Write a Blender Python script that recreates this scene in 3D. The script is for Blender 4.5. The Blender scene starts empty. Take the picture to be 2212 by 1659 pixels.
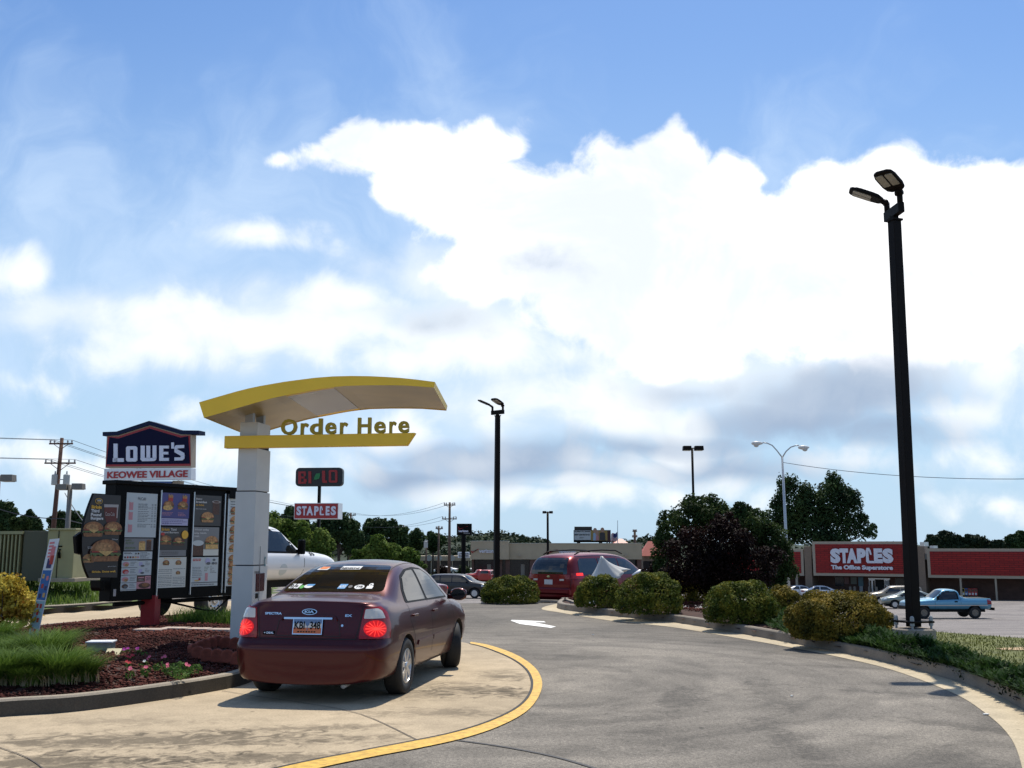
import bpy, bmesh, math, random
import numpy as np
from mathutils import Vector, Matrix
from mathutils.bvhtree import BVHTree
random.seed(7); RNG = np.random.default_rng(7)
SC = bpy.context.scene
COL = SC.collection
PI = math.pi
# ------------------------------------------------------------- camera geometry
F = 2250.0; CX = 1106.0; CY = 829.5; HZ = 1178.0; CH = 1.64
TH = math.atan((HZ - CY) / F)
CT, ST = math.cos(TH), math.sin(TH)
def ray(x, y):
    a = (x - CX) / F; b = (CY - y) / F
    return Vector((a, CT - b * ST, ST + b * CT))
CAM = Vector((0, 0, CH))
def P(x, y, Y):
    r = ray(x, y); return CAM + r * (Y / r.y)
def G(x, y, z=0.0):
    r = ray(x, y); return CAM + r * ((z - CH) / r.z)
def PX(p):
    d = Vector(p) - CAM
    dep = d.y * CT + d.z * ST
    return (CX + F * d.x / dep, CY - F * (-d.y * ST + d.z * CT) / dep)
def S(Y):            # metres per display pixel at depth Y
    return Y * CT / F
def hit(x, y, O, N):
    r = ray(x, y); t = (O - CAM).dot(N) / r.dot(N); return CAM + r * t
# ------------------------------------------------------------- terrain
def lerp_tab(tab, v):
    if v <= tab[0][0]: return tab[0][1]
    for (a, b), (c, d) in zip(tab, tab[1:]):
        if v <= c: return b + (d - b) * (v - a) / (c - a)
    return tab[-1][1]
TC = [(0, 0), (30, 0), (32, -.12), (35, -.36), (37, -.46), (71, -1.96), (150, -3.3), (300, -4), (3000, -8)]
TR = [(0, 0), (19, 0), (21, -.08), (24, -.3), (61, -2.6), (115, -4.1), (300, -6), (3000, -9)]
def T(x, y):
    r = x / max(y, 1.0)
    t = min(1, max(0, (r - .10) / .16)); t = t * t * (3 - 2 * t)
    return lerp_tab(TC, y) * (1 - t) + lerp_tab(TR, y) * t
# ------------------------------------------------------------- materials
def newmat(name):
    m = bpy.data.materials.new(name); m.use_nodes = True
    nt = m.node_tree; b = nt.nodes['Principled BSDF']
    return m, nt, b
def mat(name, col, rough=.55, metal=0.0, noise=0.0, scale=8.0, bump=0.0, coat=0.0, bscale=None, spec=None, dirt=None):
    m, nt, b = newmat(name)
    b.inputs['Base Color'].default_value = (*col, 1)
    b.inputs['Roughness'].default_value = rough
    b.inputs['Metallic'].default_value = metal
    if coat: b.inputs['Coat Weight'].default_value = coat; b.inputs['Coat Roughness'].default_value = .04
    if spec is not None: b.inputs['Specular IOR Level'].default_value = spec
    if noise or bump:
        tc = nt.nodes.new('ShaderNodeTexCoord')
        n = nt.nodes.new('ShaderNodeTexNoise'); n.inputs['Scale'].default_value = scale; n.inputs['Detail'].default_value = 6
        nt.links.new(tc.outputs['Object'], n.inputs['Vector'])
        if noise:
            mp = nt.nodes.new('ShaderNodeMapRange')
            mp.inputs[1].default_value = .3; mp.inputs[2].default_value = .7
            mp.inputs[3].default_value = 1 - noise; mp.inputs[4].default_value = 1 + noise
            nt.links.new(n.outputs['Fac'], mp.inputs[0])
            mx = nt.nodes.new('ShaderNodeVectorMath'); mx.operation = 'SCALE'
            mx.inputs[0].default_value = col
            nt.links.new(mp.outputs[0], mx.inputs['Scale'])
            nt.links.new(mx.outputs[0], b.inputs['Base Color'])
        if bump:
            n2 = nt.nodes.new('ShaderNodeTexNoise'); n2.inputs['Scale'].default_value = bscale or scale * 4; n2.inputs['Detail'].default_value = 4
            nt.links.new(tc.outputs['Object'], n2.inputs['Vector'])
            bp = nt.nodes.new('ShaderNodeBump'); bp.inputs['Strength'].default_value = bump; bp.inputs['Distance'].default_value = .02
            nt.links.new(n2.outputs['Fac'], bp.inputs['Height']); nt.links.new(bp.outputs[0], b.inputs['Normal'])
    return m
def ramp(nt, stops):
    r = nt.nodes.new('ShaderNodeValToRGB'); e = r.color_ramp.elements
    while len(e) < len(stops): e.new(.5)
    for i, (p, c) in enumerate(stops):
        e[i].position = p; e[i].color = (*c, 1) if len(c) == 3 else c
    return r
def leafmat(name, dark, mid, light, clump=1.5, trans=.35, rough=.72):
    """leaf colour: per-leaf random attribute mixed with clump noise"""
    m, nt, b = newmat(name)
    at = nt.nodes.new('ShaderNodeAttribute'); at.attribute_name = 'tint'
    tc = nt.nodes.new('ShaderNodeTexCoord')
    n = nt.nodes.new('ShaderNodeTexNoise'); n.inputs['Scale'].default_value = clump; n.inputs['Detail'].default_value = 3
    nt.links.new(tc.outputs['Object'], n.inputs['Vector'])
    ma = nt.nodes.new('ShaderNodeMath'); ma.operation = 'MULTIPLY_ADD'; ma.inputs[1].default_value = 1.9; ma.inputs[2].default_value = -.60
    nt.links.new(n.outputs['Fac'], ma.inputs[0])
    ad = nt.nodes.new('ShaderNodeMath'); ad.operation = 'MULTIPLY_ADD'; ad.inputs[1].default_value = .28
    nt.links.new(at.outputs['Fac'], ad.inputs[0]); nt.links.new(ma.outputs[0], ad.inputs[2])
    r = ramp(nt, [(.08, dark), (.45, mid), (.85, light)])
    nt.links.new(ad.outputs[0], r.inputs[0])
    nt.links.new(r.outputs[0], b.inputs['Base Color']); b.inputs['Roughness'].default_value = rough
    b.inputs['Specular IOR Level'].default_value = .15
    tr = nt.nodes.new('ShaderNodeBsdfTranslucent'); nt.links.new(r.outputs[0], tr.inputs['Color'])
    mx = nt.nodes.new('ShaderNodeMixShader'); mx.inputs[0].default_value = trans
    nt.links.new(b.outputs[0], mx.inputs[1]); nt.links.new(tr.outputs[0], mx.inputs[2])
    nt.links.new(mx.outputs[0], nt.nodes['Material Output'].inputs['Surface'])
    return m
# ------------------------------------------------------------- object helpers
def tag(o, label=None, cat=None, group=None, kind=None):
    if label: o['label'] = label
    if cat: o['category'] = cat
    if group: o['group'] = group
    if kind: o['kind'] = kind
    return o
def thing(name, label, cat, loc=(0, 0, 0), rz=0.0, group=None):
    o = bpy.data.objects.new(name, None); COL.objects.link(o)
    o.location = loc; o.rotation_euler = (0, 0, rz); o.empty_display_size = .1
    return tag(o, label, cat, group)
class Fr:
    """plane frame: origin, u axis, v axis, normal"""
    def __init__(s, O, U, V):
        s.O = Vector(O); s.U = Vector(U).normalized(); s.V = Vector(V).normalized(); s.N = s.U.cross(s.V).normalized()
    def p(s, u, v, n=0.0): return s.O + s.U * u + s.V * v + s.N * n
    def px(s, x, y):
        h = hit(x, y, s.O, s.N) - s.O; return (h.dot(s.U), h.dot(s.V))
class MB:
    def __init__(s): s.v = []; s.f = []; s.m = []
    def add(s, vs, fs, m=0, M=None):
        b = len(s.v)
        s.v += [tuple(M @ Vector(v)) if M else tuple(v) for v in vs]
        s.f += [tuple(b + i for i in f) for f in fs]; s.m += [m] * len(fs)
        return s
    def box(s, c, d, m=0, rz=0, M=None, top=1.0):
        x, y, z = d[0] / 2, d[1] / 2, d[2] / 2
        R = Matrix.Translation(c) @ Matrix.Rotation(rz, 4, 'Z')
        if M: R = M @ R
        vs = [(-x, -y, -z), (x, -y, -z), (x, y, -z), (-x, y, -z), (-x * top, -y * top, z), (x * top, -y * top, z), (x * top, y * top, z), (-x * top, y * top, z)]
        return s.add(vs, [(0, 3, 2, 1), (4, 5, 6, 7), (0, 1, 5, 4), (1, 2, 6, 5), (2, 3, 7, 6), (3, 0, 4, 7)], m, R)
    def prism(s, pts, d, m=0, ms=None):
        """pts: 3d polygon, extruded by vector d"""
        n = len(pts); d = Vector(d)
        vs = [Vector(p) for p in pts] + [Vector(p) + d for p in pts]
        s.add(vs, [tuple(range(n)), tuple(range(2 * n - 1, n - 1, -1))], m)
        b = len(s.v) - 2 * n
        for i in range(n):
            j = (i + 1) % n
            s.f.append((b + i, b + n + i, b + n + j, b + j)); s.m.append(m if ms is None else ms)
        return s
    def fprism(s, fr, pts, n0, n1, m=0, ms=None):
        return s.prism([fr.p(u, v, n1) for u, v in pts], fr.N * (n0 - n1), m, ms)
    def poly(s, fr, pts, n=0.0, m=0):
        return s.add([fr.p(u, v, n) for u, v in pts], [tuple(range(len(pts)))], m)
    def rect(s, fr, u0, v0, u1, v1, n=0.0, m=0):
        return s.poly(fr, [(u0, v0), (u1, v0), (u1, v1), (u0, v1)], n, m)
    def disc(s, fr, cu, cv, ru, rv, n=0.0, m=0, k=20, a0=0, a1=2 * PI):
        pts = [(cu + ru * math.cos(a0 + (a1 - a0) * i / k), cv + rv * math.sin(a0 + (a1 - a0) * i / k)) for i in range(k if a1 - a0 > 6.2 else k + 1)]
        return s.poly(fr, pts, n, m)
    def tube(s, pts, r, n=8, m=0, cap=True):
        pts = [Vector(p) for p in pts]; b = len(s.v)
        rs = r if isinstance(r, (list, tuple)) else [r] * len(pts)
        for i, p in enumerate(pts):
            t = (pts[min(i + 1, len(pts) - 1)] - pts[max(i - 1, 0)]).normalized()
            a = t.cross(Vector((0, 0, 1)))
            if a.length < .05: a = t.cross(Vector((0, 1, 0)))
            a.normalize(); c = t.cross(a).normalized()
            for k in range(n):
                q = 2 * PI * k / n + PI / n
                s.v.append(tuple(p + a * math.cos(q) * rs[i] + c * math.sin(q) * rs[i]))
        for i in range(len(pts) - 1):
            for k in range(n):
                s.f.append((b + i * n + k, b + i * n + (k + 1) % n, b + (i + 1) * n + (k + 1) % n, b + (i + 1) * n + k)); s.m.append(m)
        if cap:
            s.f.append(tuple(b + k for k in range(n - 1, -1, -1))); s.m.append(m)
            e = b + (len(pts) - 1) * n; s.f.append(tuple(e + k for k in range(n))); s.m.append(m)
        return s
    def lathe(s, prof, M=None, n=16, m=0, a0=0.0):
        b = len(s.v); M = M or Matrix()
        for r, z in prof:
            for k in range(n):
                q = a0 + 2 * PI * k / n; s.v.append(tuple(M @ Vector((r * math.cos(q), r * math.sin(q), z))))
        for i in range(len(prof) - 1):
            for k in range(n):
                s.f.append((b + i * n + k, b + i * n + (k + 1) % n, b + (i + 1) * n + (k + 1) % n, b + (i + 1) * n + k)); s.m.append(m)
        s.f.append(tuple(b + k for k in range(n - 1, -1, -1))); s.m.append(m)
        e = b + (len(prof) - 1) * n; s.f.append(tuple(e + k for k in range(n))); s.m.append(m)
        return s
    def text(s, fr, txt, u0, v0, u1, v1, n=.004, th=0.0, m=0, bold=0.0, shear=0.0, caps=True):
        vs, fs = text_geo(txt, bold, shear, th > 0)
        W = u1 - u0; H = v1 - v0
        s.add([fr.p(u0 + x * W, v0 + y * H, n + (th if z > 0 else 0)) for x, y, z in vs], fs, m); return s
    def build(s, name, mats, parent=None, world=False, smooth=False, bevel=0.0, bseg=2):
        me = bpy.data.meshes.new(name)
        vs = s.v
        if world and parent is not None:
            q = Matrix.Translation(parent.location if parent.parent is None else parent.parent.location)
            r = (parent if parent.parent is None else parent.parent)
            q = (q @ r.rotation_euler.to_matrix().to_4x4()).inverted()
            vs = [tuple(q @ Vector(v)) for v in vs]
        me.from_pydata(vs, [], s.f)
        if not isinstance(mats, (list, tuple)): mats = [mats]
        for mm in mats: me.materials.append(mm)
        me.polygons.foreach_set('material_index', s.m)
        if smooth: me.polygons.foreach_set('use_smooth', [True] * len(s.f))
        me.update()
        o = bpy.data.objects.new(name, me); COL.objects.link(o)
        if parent is not None: o.parent = parent
        if bevel:
            b = o.modifiers.new('bevel', 'BEVEL'); b.width = bevel; b.segments = bseg; b.limit_method = 'ANGLE'; b.angle_limit = .6
        return o
TXT = {}
def text_geo(txt, bold, shear, solid):
    k = (txt, bold, shear, solid)
    if k in TXT: return TXT[k]
    c = bpy.data.curves.new('t', 'FONT'); c.body = txt; c.size = 1; c.offset = bold; c.shear = shear
    c.resolution_u = 3
    if solid: c.extrude = .1
    o = bpy.data.objects.new('t', c); COL.objects.link(o)
    dg = bpy.context.evaluated_depsgraph_get(); me = o.evaluated_get(dg).to_mesh()
    vs = [v.co.copy() for v in me.vertices]; fs = [tuple(p.vertices) for p in me.polygons]
    o.evaluated_get(dg).to_mesh_clear(); bpy.data.objects.remove(o); bpy.data.curves.remove(c)
    x0 = min(v.x for v in vs); x1 = max(v.x for v in vs); y0 = min(v.y for v in vs); y1 = max(v.y for v in vs)
    vs = [((v.x - x0) / (x1 - x0), (v.y - y0) / (y1 - y0), v.z) for v in vs]
    TXT[k] = (vs, fs); return TXT[k]
def copy_tree(o, parent=None):
    c = o.copy(); COL.objects.link(c); c.parent = parent
    for ch in KIDS(o): copy_tree(ch, c)
    return c
def KIDS(o): return [q for q in list(COL.objects) if q.parent == o]
def fast_mesh(name, co, fvs, k, mats, parent=None, tint=None, mi=None, smooth=False):
    """co (n,3) array, fvs (m,k) int array: k-gons"""
    me = bpy.data.meshes.new(name); n = len(co); m = len(fvs)
    me.vertices.add(n); me.vertices.foreach_set('co', np.asarray(co, dtype=np.float32).ravel())
    me.loops.add(m * k); me.loops.foreach_set('vertex_index', np.asarray(fvs, dtype=np.int32).ravel())
    me.polygons.add(m); me.polygons.foreach_set('loop_start', np.arange(m, dtype=np.int32) * k)
    me.polygons.foreach_set('loop_total', np.full(m, k, dtype=np.int32))
    if not isinstance(mats, (list, tuple)): mats = [mats]
    for q in mats: me.materials.append(q)
    if mi is not None: me.polygons.foreach_set('material_index', np.asarray(mi, dtype=np.int32))
    if smooth: me.polygons.foreach_set('use_smooth', np.ones(m, dtype=bool))
    if tint is not None:
        a = me.attributes.new('tint', 'FLOAT', 'FACE'); a.data.foreach_set('value', np.asarray(tint, dtype=np.float32))
    me.update(calc_edges=True); me.validate()
    o = bpy.data.objects.new(name, me); COL.objects.link(o)
    if parent is not None: o.parent = parent
    return o
def leaf_arrays(lobes, n, leaf, rng, shell=.35, aspect=.55, up=.25, zmin=None, bump=.18, out=.9):
    L = np.array(lobes, dtype=float); w = (L[:, 3] * L[:, 4] + L[:, 4] * L[:, 5] + L[:, 3] * L[:, 5]); w /= w.sum()
    idx = rng.choice(len(L), n, p=w); q = L[idx]
    d = rng.normal(size=(n, 3)); d /= np.linalg.norm(d, axis=1)[:, None]
    ph = rng.uniform(0, 6.28, size=(len(L), 6))[idx]
    bm = 1 + bump * (np.sin(4 * d[:, 0] + ph[:, 0]) * np.sin(4.6 * d[:, 1] + ph[:, 1]) + .7 * np.sin(8 * d[:, 2] + ph[:, 2]) * np.sin(7.3 * d[:, 0] + ph[:, 3]) + .5 * np.sin(15 * d[:, 1] + ph[:, 4]) * np.sin(13 * d[:, 2] + ph[:, 5]))
    r = (1 - shell * rng.random(n) ** 1.6) * bm
    c = q[:, :3] + d * q[:, 3:6] * r[:, None]
    if zmin is not None:
        k = c[:, 2] > zmin; c = c[k]; d = d[k]
    n = len(c)
    nrm = d * out + rng.normal(size=(n, 3)) * .65 + np.array([0, 0, up]); nrm /= np.linalg.norm(nrm, axis=1)[:, None]
    a = np.cross(nrm, rng.normal(size=(n, 3))); a /= np.linalg.norm(a, axis=1)[:, None]
    b = np.cross(nrm, a)
    s = leaf * rng.uniform(.6, 1.4, n)[:, None]
    co = np.stack([c - a * s * .5, c - b * s * .5 * aspect + nrm * s * .08, c + a * s * .5, c + b * s * .5 * aspect + nrm * s * .08], axis=1).reshape(-1, 3)
    return co, n
def leafcloud(name, lobes, n, leaf, m, parent, seed=1, **kw):
    rng = np.random.default_rng(seed); co, k = leaf_arrays(lobes, n, leaf, rng, **kw)
    return fast_mesh(name, co, np.arange(k * 4).reshape(k, 4), 4, m, parent, tint=rng.random(k))
def rings(pts): return [tuple(p) for p in pts]
def spline(pts, k=8):
    """Catmull-Rom through 2D/3D points"""
    pts = [Vector(p) for p in pts]; out = []
    for i in range(len(pts) - 1):
        p0 = pts[max(i - 1, 0)]; p1 = pts[i]; p2 = pts[i + 1]; p3 = pts[min(i + 2, len(pts) - 1)]
        for j in range(k):
            t = j / k
            out.append(.5 * ((2 * p1) + (p2 - p0) * t + (2 * p0 - 5 * p1 + 4 * p2 - p3) * t * t + (3 * p1 - p0 - 3 * p2 + p3) * t ** 3))
    out.append(pts[-1]); return out
def offset2(pts, d):
    """offset polyline to its right side (d>0) in xy"""
    out = []
    for i, p in enumerate(pts):
        t = (pts[min(i + 1, len(pts) - 1)] - pts[max(i - 1, 0)]); t = Vector((t.x, t.y)).normalized()
        out.append(Vector((p.x + t.y * d, p.y - t.x * d)))
    return out
def in_poly(x, y, poly):
    c = False; n = len(poly); j = n - 1
    for i in range(n):
        xi, yi = poly[i][0], poly[i][1]; xj, yj = poly[j][0], poly[j][1]
        if (yi > y) != (yj > y) and x < (xj - xi) * (y - yi) / (yj - yi) + xi: c = not c
        j = i
    return c
# ============================================================= MATERIALS (shared)
def add_stains(nt, tc, c, stains):
    L = nt.links; N = nt.nodes.new
    ns = N('ShaderNodeTexNoise'); ns.inputs['Scale'].default_value = 5.5; ns.inputs['Detail'].default_value = 9; ns.inputs['Distortion'].default_value = 1.2; ns.inputs['Roughness'].default_value = .62
    L.new(tc.outputs['Object'], ns.inputs['Vector'])
    for (x, y, rx, ry, s, rot) in stains:
        mg = N('ShaderNodeMapping'); mg.vector_type = 'TEXTURE'; mg.inputs['Location'].default_value = (x, y, 0); mg.inputs['Rotation'].default_value = (0, 0, rot); mg.inputs['Scale'].default_value = (rx, ry, 1)
        L.new(tc.outputs['Object'], mg.inputs[0])
        ln = N('ShaderNodeVectorMath'); ln.operation = 'LENGTH'; L.new(mg.outputs[0], ln.inputs[0])
        ad = N('ShaderNodeMath'); ad.operation = 'MULTIPLY_ADD'; ad.inputs[1].default_value = 3.4; L.new(ns.outputs['Fac'], ad.inputs[0]); L.new(ln.outputs['Value'], ad.inputs[2])
        mp = N('ShaderNodeMapRange'); mp.inputs[1].default_value = 1.95; mp.inputs[2].default_value = 2.75; mp.inputs[3].default_value = s; mp.inputs[4].default_value = 1.0
        L.new(ad.outputs[0], mp.inputs[0]); v = N('ShaderNodeVectorMath'); v.operation = 'SCALE'; L.new(c, v.inputs[0]); L.new(mp.outputs[0], v.inputs['Scale']); c = v.outputs[0]
    return c
def asphalt(name, base, warm, scale=1.0, tracks=True, stains=()):
    m, nt, b = newmat(name); L = nt.links; N = nt.nodes.new
    tc = N('ShaderNodeTexCoord')
    def noise(s, d=6, vec=None, dist=0):
        n = N('ShaderNodeTexNoise'); n.inputs['Scale'].default_value = s; n.inputs['Detail'].default_value = d; n.inputs['Distortion'].default_value = dist
        L.new(vec or tc.outputs['Object'], n.inputs['Vector']); return n
    big = noise(.35 * scale, 5, dist=.6); mid = noise(2.2 * scale, 6); fine = noise(26 * scale, 6); grit = noise(75, 4)
    r = ramp(nt, [(.3, tuple(c * .76 for c in base)), (.5, base), (.68, warm)])
    L.new(big.outputs['Fac'], r.inputs[0])
    def mul(src, n, lo, hi, a=.35, bb=.65):
        mp = N('ShaderNodeMapRange'); mp.inputs[1].default_value = a; mp.inputs[2].default_value = bb; mp.inputs[3].default_value = lo; mp.inputs[4].default_value = hi
        L.new(n, mp.inputs[0]); v = N('ShaderNodeVectorMath'); v.operation = 'SCALE'
        L.new(src, v.inputs[0]); L.new(mp.outputs[0], v.inputs['Scale']); return v.outputs[0]
    c = mul(r.outputs[0], mid.outputs['Fac'], .88, 1.1); c = mul(c, fine.outputs['Fac'], .74, 1.20); c = mul(c, grit.outputs['Fac'], .62, 1.42, .36, .64)
    if tracks:
        # short scuffs, patches and oil specks
        mpg = N('ShaderNodeMapping'); mpg.inputs['Scale'].default_value = (1.2, .8, 1); mpg.inputs['Rotation'].default_value = (0, 0, .5); L.new(tc.outputs['Object'], mpg.inputs[0])
        sc = noise(1.7, 8, mpg.outputs[0], 1.2); c = mul(c, sc.outputs['Fac'], .82, 1.0, .32, .46)
        vo = N('ShaderNodeTexVoronoi'); vo.inputs['Scale'].default_value = 2.6; L.new(mpg.outputs[0], vo.inputs['Vector'])
        c = mul(c, vo.outputs['Distance'], .50, 1.0, .05, .10)
        v2 = N('ShaderNodeTexVoronoi'); v2.inputs['Scale'].default_value = 11; L.new(tc.outputs['Object'], v2.inputs['Vector']); c = mul(c, v2.outputs['Distance'], .72, 1.0, .10, .20)
        # worn wheel paths that follow the bend: noise in polar coordinates about the centre of the curve
        sb = N('ShaderNodeVectorMath'); sb.operation = 'SUBTRACT'; L.new(tc.outputs['Object'], sb.inputs[0]); sb.inputs[1].default_value = (-.8, 13.5, 0)
        ln = N('ShaderNodeVectorMath'); ln.operation = 'LENGTH'; L.new(sb.outputs[0], ln.inputs[0]); sx = N('ShaderNodeSeparateXYZ'); L.new(sb.outputs[0], sx.inputs[0])
        at = N('ShaderNodeMath'); at.operation = 'ARCTAN2'; L.new(sx.outputs['Y'], at.inputs[0]); L.new(sx.outputs['X'], at.inputs[1])
        m1 = N('ShaderNodeMath'); m1.operation = 'MULTIPLY'; m1.inputs[1].default_value = 3.2; L.new(ln.outputs['Value'], m1.inputs[0]); m2 = N('ShaderNodeMath'); m2.operation = 'MULTIPLY'; m2.inputs[1].default_value = 2.6; L.new(at.outputs[0], m2.inputs[0])
        cbp = N('ShaderNodeCombineXYZ'); L.new(m1.outputs[0], cbp.inputs[0]); L.new(m2.outputs[0], cbp.inputs[1])
        pn = noise(1.0, 8, cbp.outputs[0], .3); c = mul(c, pn.outputs['Fac'], .80, 1.03, .34, .56)
        for rr in (3.1, 4.7):
            d1 = N('ShaderNodeMath'); d1.operation = 'SUBTRACT'; L.new(ln.outputs['Value'], d1.inputs[0]); d1.inputs[1].default_value = rr; d2 = N('ShaderNodeMath'); d2.operation = 'ABSOLUTE'; L.new(d1.outputs[0], d2.inputs[0])
            d3 = N('ShaderNodeMath'); d3.operation = 'MULTIPLY_ADD'; d3.inputs[1].default_value = 1.6; L.new(pn.outputs['Fac'], d3.inputs[0]); L.new(d2.outputs[0], d3.inputs[2]); c = mul(c, d3.outputs[0], .87, 1.0, .6, 1.15)
        c = mul(c, ln.outputs['Value'], 1.0, .74, 5.5, 6.3)
        vc = N('ShaderNodeTexVoronoi'); vc.feature = 'DISTANCE_TO_EDGE'; vc.inputs['Scale'].default_value = .22; 
        wn = noise(1.2, 6); vm = N('ShaderNodeMixRGB'); vm.inputs[0].default_value = .12; L.new(tc.outputs['Object'], vm.inputs[1]); L.new(wn.outputs['Color'], vm.inputs[2]); L.new(vm.outputs[0], vc.inputs['Vector'])
    c = add_stains(nt, tc, c, stains)
    L.new(c, b.inputs['Base Color']); b.inputs['Roughness'].default_value = .85; b.inputs['Specular IOR Level'].default_value = .3
    bp = N('ShaderNodeBump'); bp.inputs['Strength'].default_value = .5; bp.inputs['Distance'].default_value = .006
    L.new(grit.outputs['Fac'], bp.inputs['Height']); L.new(bp.outputs[0], b.inputs['Normal'])
    return m
def concrete(name, base, stains=(), joints=True):
    m, nt, b = newmat(name); L = nt.links; N = nt.nodes.new
    tc = N('ShaderNodeTexCoord')
    def noise(s, d=6, dist=0):
        n = N('ShaderNodeTexNoise'); n.inputs['Scale'].default_value = s; n.inputs['Detail'].default_value = d; n.inputs['Distortion'].default_value = dist
        L.new(tc.outputs['Object'], n.inputs['Vector']); return n
    def mul(src, n, lo, hi, a=.35, bb=.65):
        mp = N('ShaderNodeMapRange'); mp.inputs[1].default_value = a; mp.inputs[2].default_value = bb; mp.inputs[3].default_value = lo; mp.inputs[4].default_value = hi
        L.new(n, mp.inputs[0]); v = N('ShaderNodeVectorMath'); v.operation = 'SCALE'
        L.new(src, v.inputs[0]); L.new(mp.outputs[0], v.inputs['Scale']); return v.outputs[0]
    big = noise(.5, 6, .5); fine = noise(60, 5); mid = noise(3.2, 7, .4)
    r = ramp(nt, [(.32, tuple(c * .84 for c in base)), (.6, base), (.8, tuple(min(1, c * 1.08) for c in base))]); L.new(big.outputs['Fac'], r.inputs[0])
    c = mul(r.outputs[0], mid.outputs['Fac'], .88, 1.06); c = mul(c, fine.outputs['Fac'], .86, 1.12)
    vo = N('ShaderNodeTexVoronoi'); vo.inputs['Scale'].default_value = 2.1; L.new(tc.outputs['Object'], vo.inputs['Vector'])
    c = mul(c, vo.outputs['Distance'], .5, 1.0, .035, .06)
    c = add_stains(nt, tc, c, stains)
    L.new(c, b.inputs['Base Color']); b.inputs['Roughness'].default_value = .9; b.inputs['Specular IOR Level'].default_value = .2
    bp = N('ShaderNodeBump'); bp.inputs['Strength'].default_value = .3; bp.inputs['Distance'].default_value = .004
    L.new(fine.outputs['Fac'], bp.inputs['Height']); L.new(bp.outputs[0], b.inputs['Normal'])
    return m
M_lot = asphalt('lot_asphalt', (.19, .17, .158), (.25, .225, .20), tracks=False)
def gxy(x, y): g = G(x, y); return g.x, g.y
def stl(L_):
    o = []
    for (x, y, rx, ry, s, rot) in L_: a, b_ = gxy(x, y); o.append((a, b_, rx, ry, s, rot))
    return o
st = stl([(330, 1600, 2.2, .45, .40, .06), (60, 1650, 1.6, .45, .36, 0), (560, 1640, 1.2, .30, .44, 0), (640, 1575, 1.0, .2, .55, .2), (1015, 1490, .9, .55, .5, -.6), (1085, 1462, .35, .55, .48, .3), (960, 1540, .9, .32, .6, 0), (1120, 1500, .3, .5, .55, .5), (250, 1560, 1.2, .25, .75, .0), (900, 1500, .8, .5, .6, .2)])
sa = stl([(1470, 1510, .30, 1.3, .60, -.25), (1660, 1500, .30, 1.6, .64, -.15), (1700, 1600, .25, 1.2, .62, .05), (1420, 1600, .5, .7, .72, -.1), (1080, 1407, .6, .25, .6, 0), (1800, 1440, 1.8, .2, .7, -.45), (1960, 1500, 1.6, .22, .68, -.6), (2090, 1570, 1.0, .22, .62, -.8), (1250, 1560, .9, .3, .75, .3), (1330, 1420, 1.6, .35, .8, .1), (1250, 1345, 2, .5, .85, 0), (2060, 1640, .4, .9, .7, .2)])
M_asph = asphalt('drive_asphalt', (.185, .165, .136), (.25, .222, .18), stains=sa)
M_conc = concrete('lane_concrete', (.46, .370, .250), st)
M_curb = concrete('curb_concrete', (.34, .295, .23))
M_scuff_shade = concrete('scuffed_shaded_curb_face', (.085, .075, .06))  # tyre scuffs and dirt, plus the face's shade put into the colour
M_curb2 = concrete('island_curb_concrete', (.27, .235, .19))
M_gut = concrete('gutter_concrete', (.50, .42, .29))
M_yel = mat('yellow_paint', (.60, .36, .05), .6, noise=.3, scale=14, bump=.3)
M_whp = mat('white_paint', (.78, .77, .72), .6, noise=.12, scale=9)
M_blk = mat('black_metal', (.004, .0038, .0038), .45, spec=.08)
M_blk2 = mat('black_rubber', (.012, .012, .012), .75)
M_bronze = mat('dark_bronze_metal', (.009, .006, .0045), .6, noise=.15, scale=5, spec=.12)
M_glassd = mat('dark_glass', (.012, .014, .015), .04, spec=.8)
M_chrome = mat('chrome', (.75, .75, .76), .12, 1.0)
M_alu = mat('painted_alloy', (.55, .56, .57), .3, .8)
M_white = mat('white_paint_metal', (.78, .78, .77), .35)
M_grey = mat('grey_metal', (.35, .35, .34), .45)
M_lgrey = mat('light_grey_plastic', (.6, .6, .6), .5)
M_wood = mat('weathered_wood', (.10, .065, .045), .85, noise=.3, scale=6)
M_red = mat('red_plastic', (.35, .01, .012), .4)
M_dirt = mat('bed_soil', (.055, .026, .018), .95, noise=.4, scale=9, bump=.6)
M_mulch = leafmat('red_lava_chips', (.022, .007, .006), (.070, .020, .015), (.14, .050, .036), clump=.9, trans=0.0, rough=.95)
# ============================================================= TERRAIN
def grid_sheet(name, ys, ratio, nx, dz, m, kind='structure', x0=-1.0, x1=1.0, pad=14.0):
    co = []; f = []
    for y in ys:
        for i in range(nx + 1):
            t = x0 + (x1 - x0) * i / nx
            x = t * (max(y, 0) * ratio + pad)
            co.append((x, y, T(x, y) + dz))
    for j in range(len(ys) - 1):
        for i in range(nx):
            a = j * (nx + 1) + i; f.append((a, a + 1, a + nx + 2, a + nx + 1))
    o = fast_mesh(name, np.array(co), np.array(f), 4, m, smooth=True); tag(o, kind=kind); return o
M_ground = mat('dry_grass_ground', (.07, .085, .03), .95, noise=.4, scale=.05)
ys = [-60, -20, 0, 8, 15, 19, 21, 24, 27, 30, 33, 37, 42, 50, 61, 71, 85, 100, 115, 130, 150, 180, 220, 300, 420, 600, 900, 1500, 3000]
grid_sheet('ground', ys, 1.3, 60, -.10, M_ground, pad=60)
ys2 = [-12, 0, 8, 15, 19, 21, 24, 27, 30, 33, 37, 42, 50, 61, 71, 85, 100, 115, 130, 150, 172]
grid_sheet('parking_lot', ys2, .9, 60, -.03, M_lot, pad=22)
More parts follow.
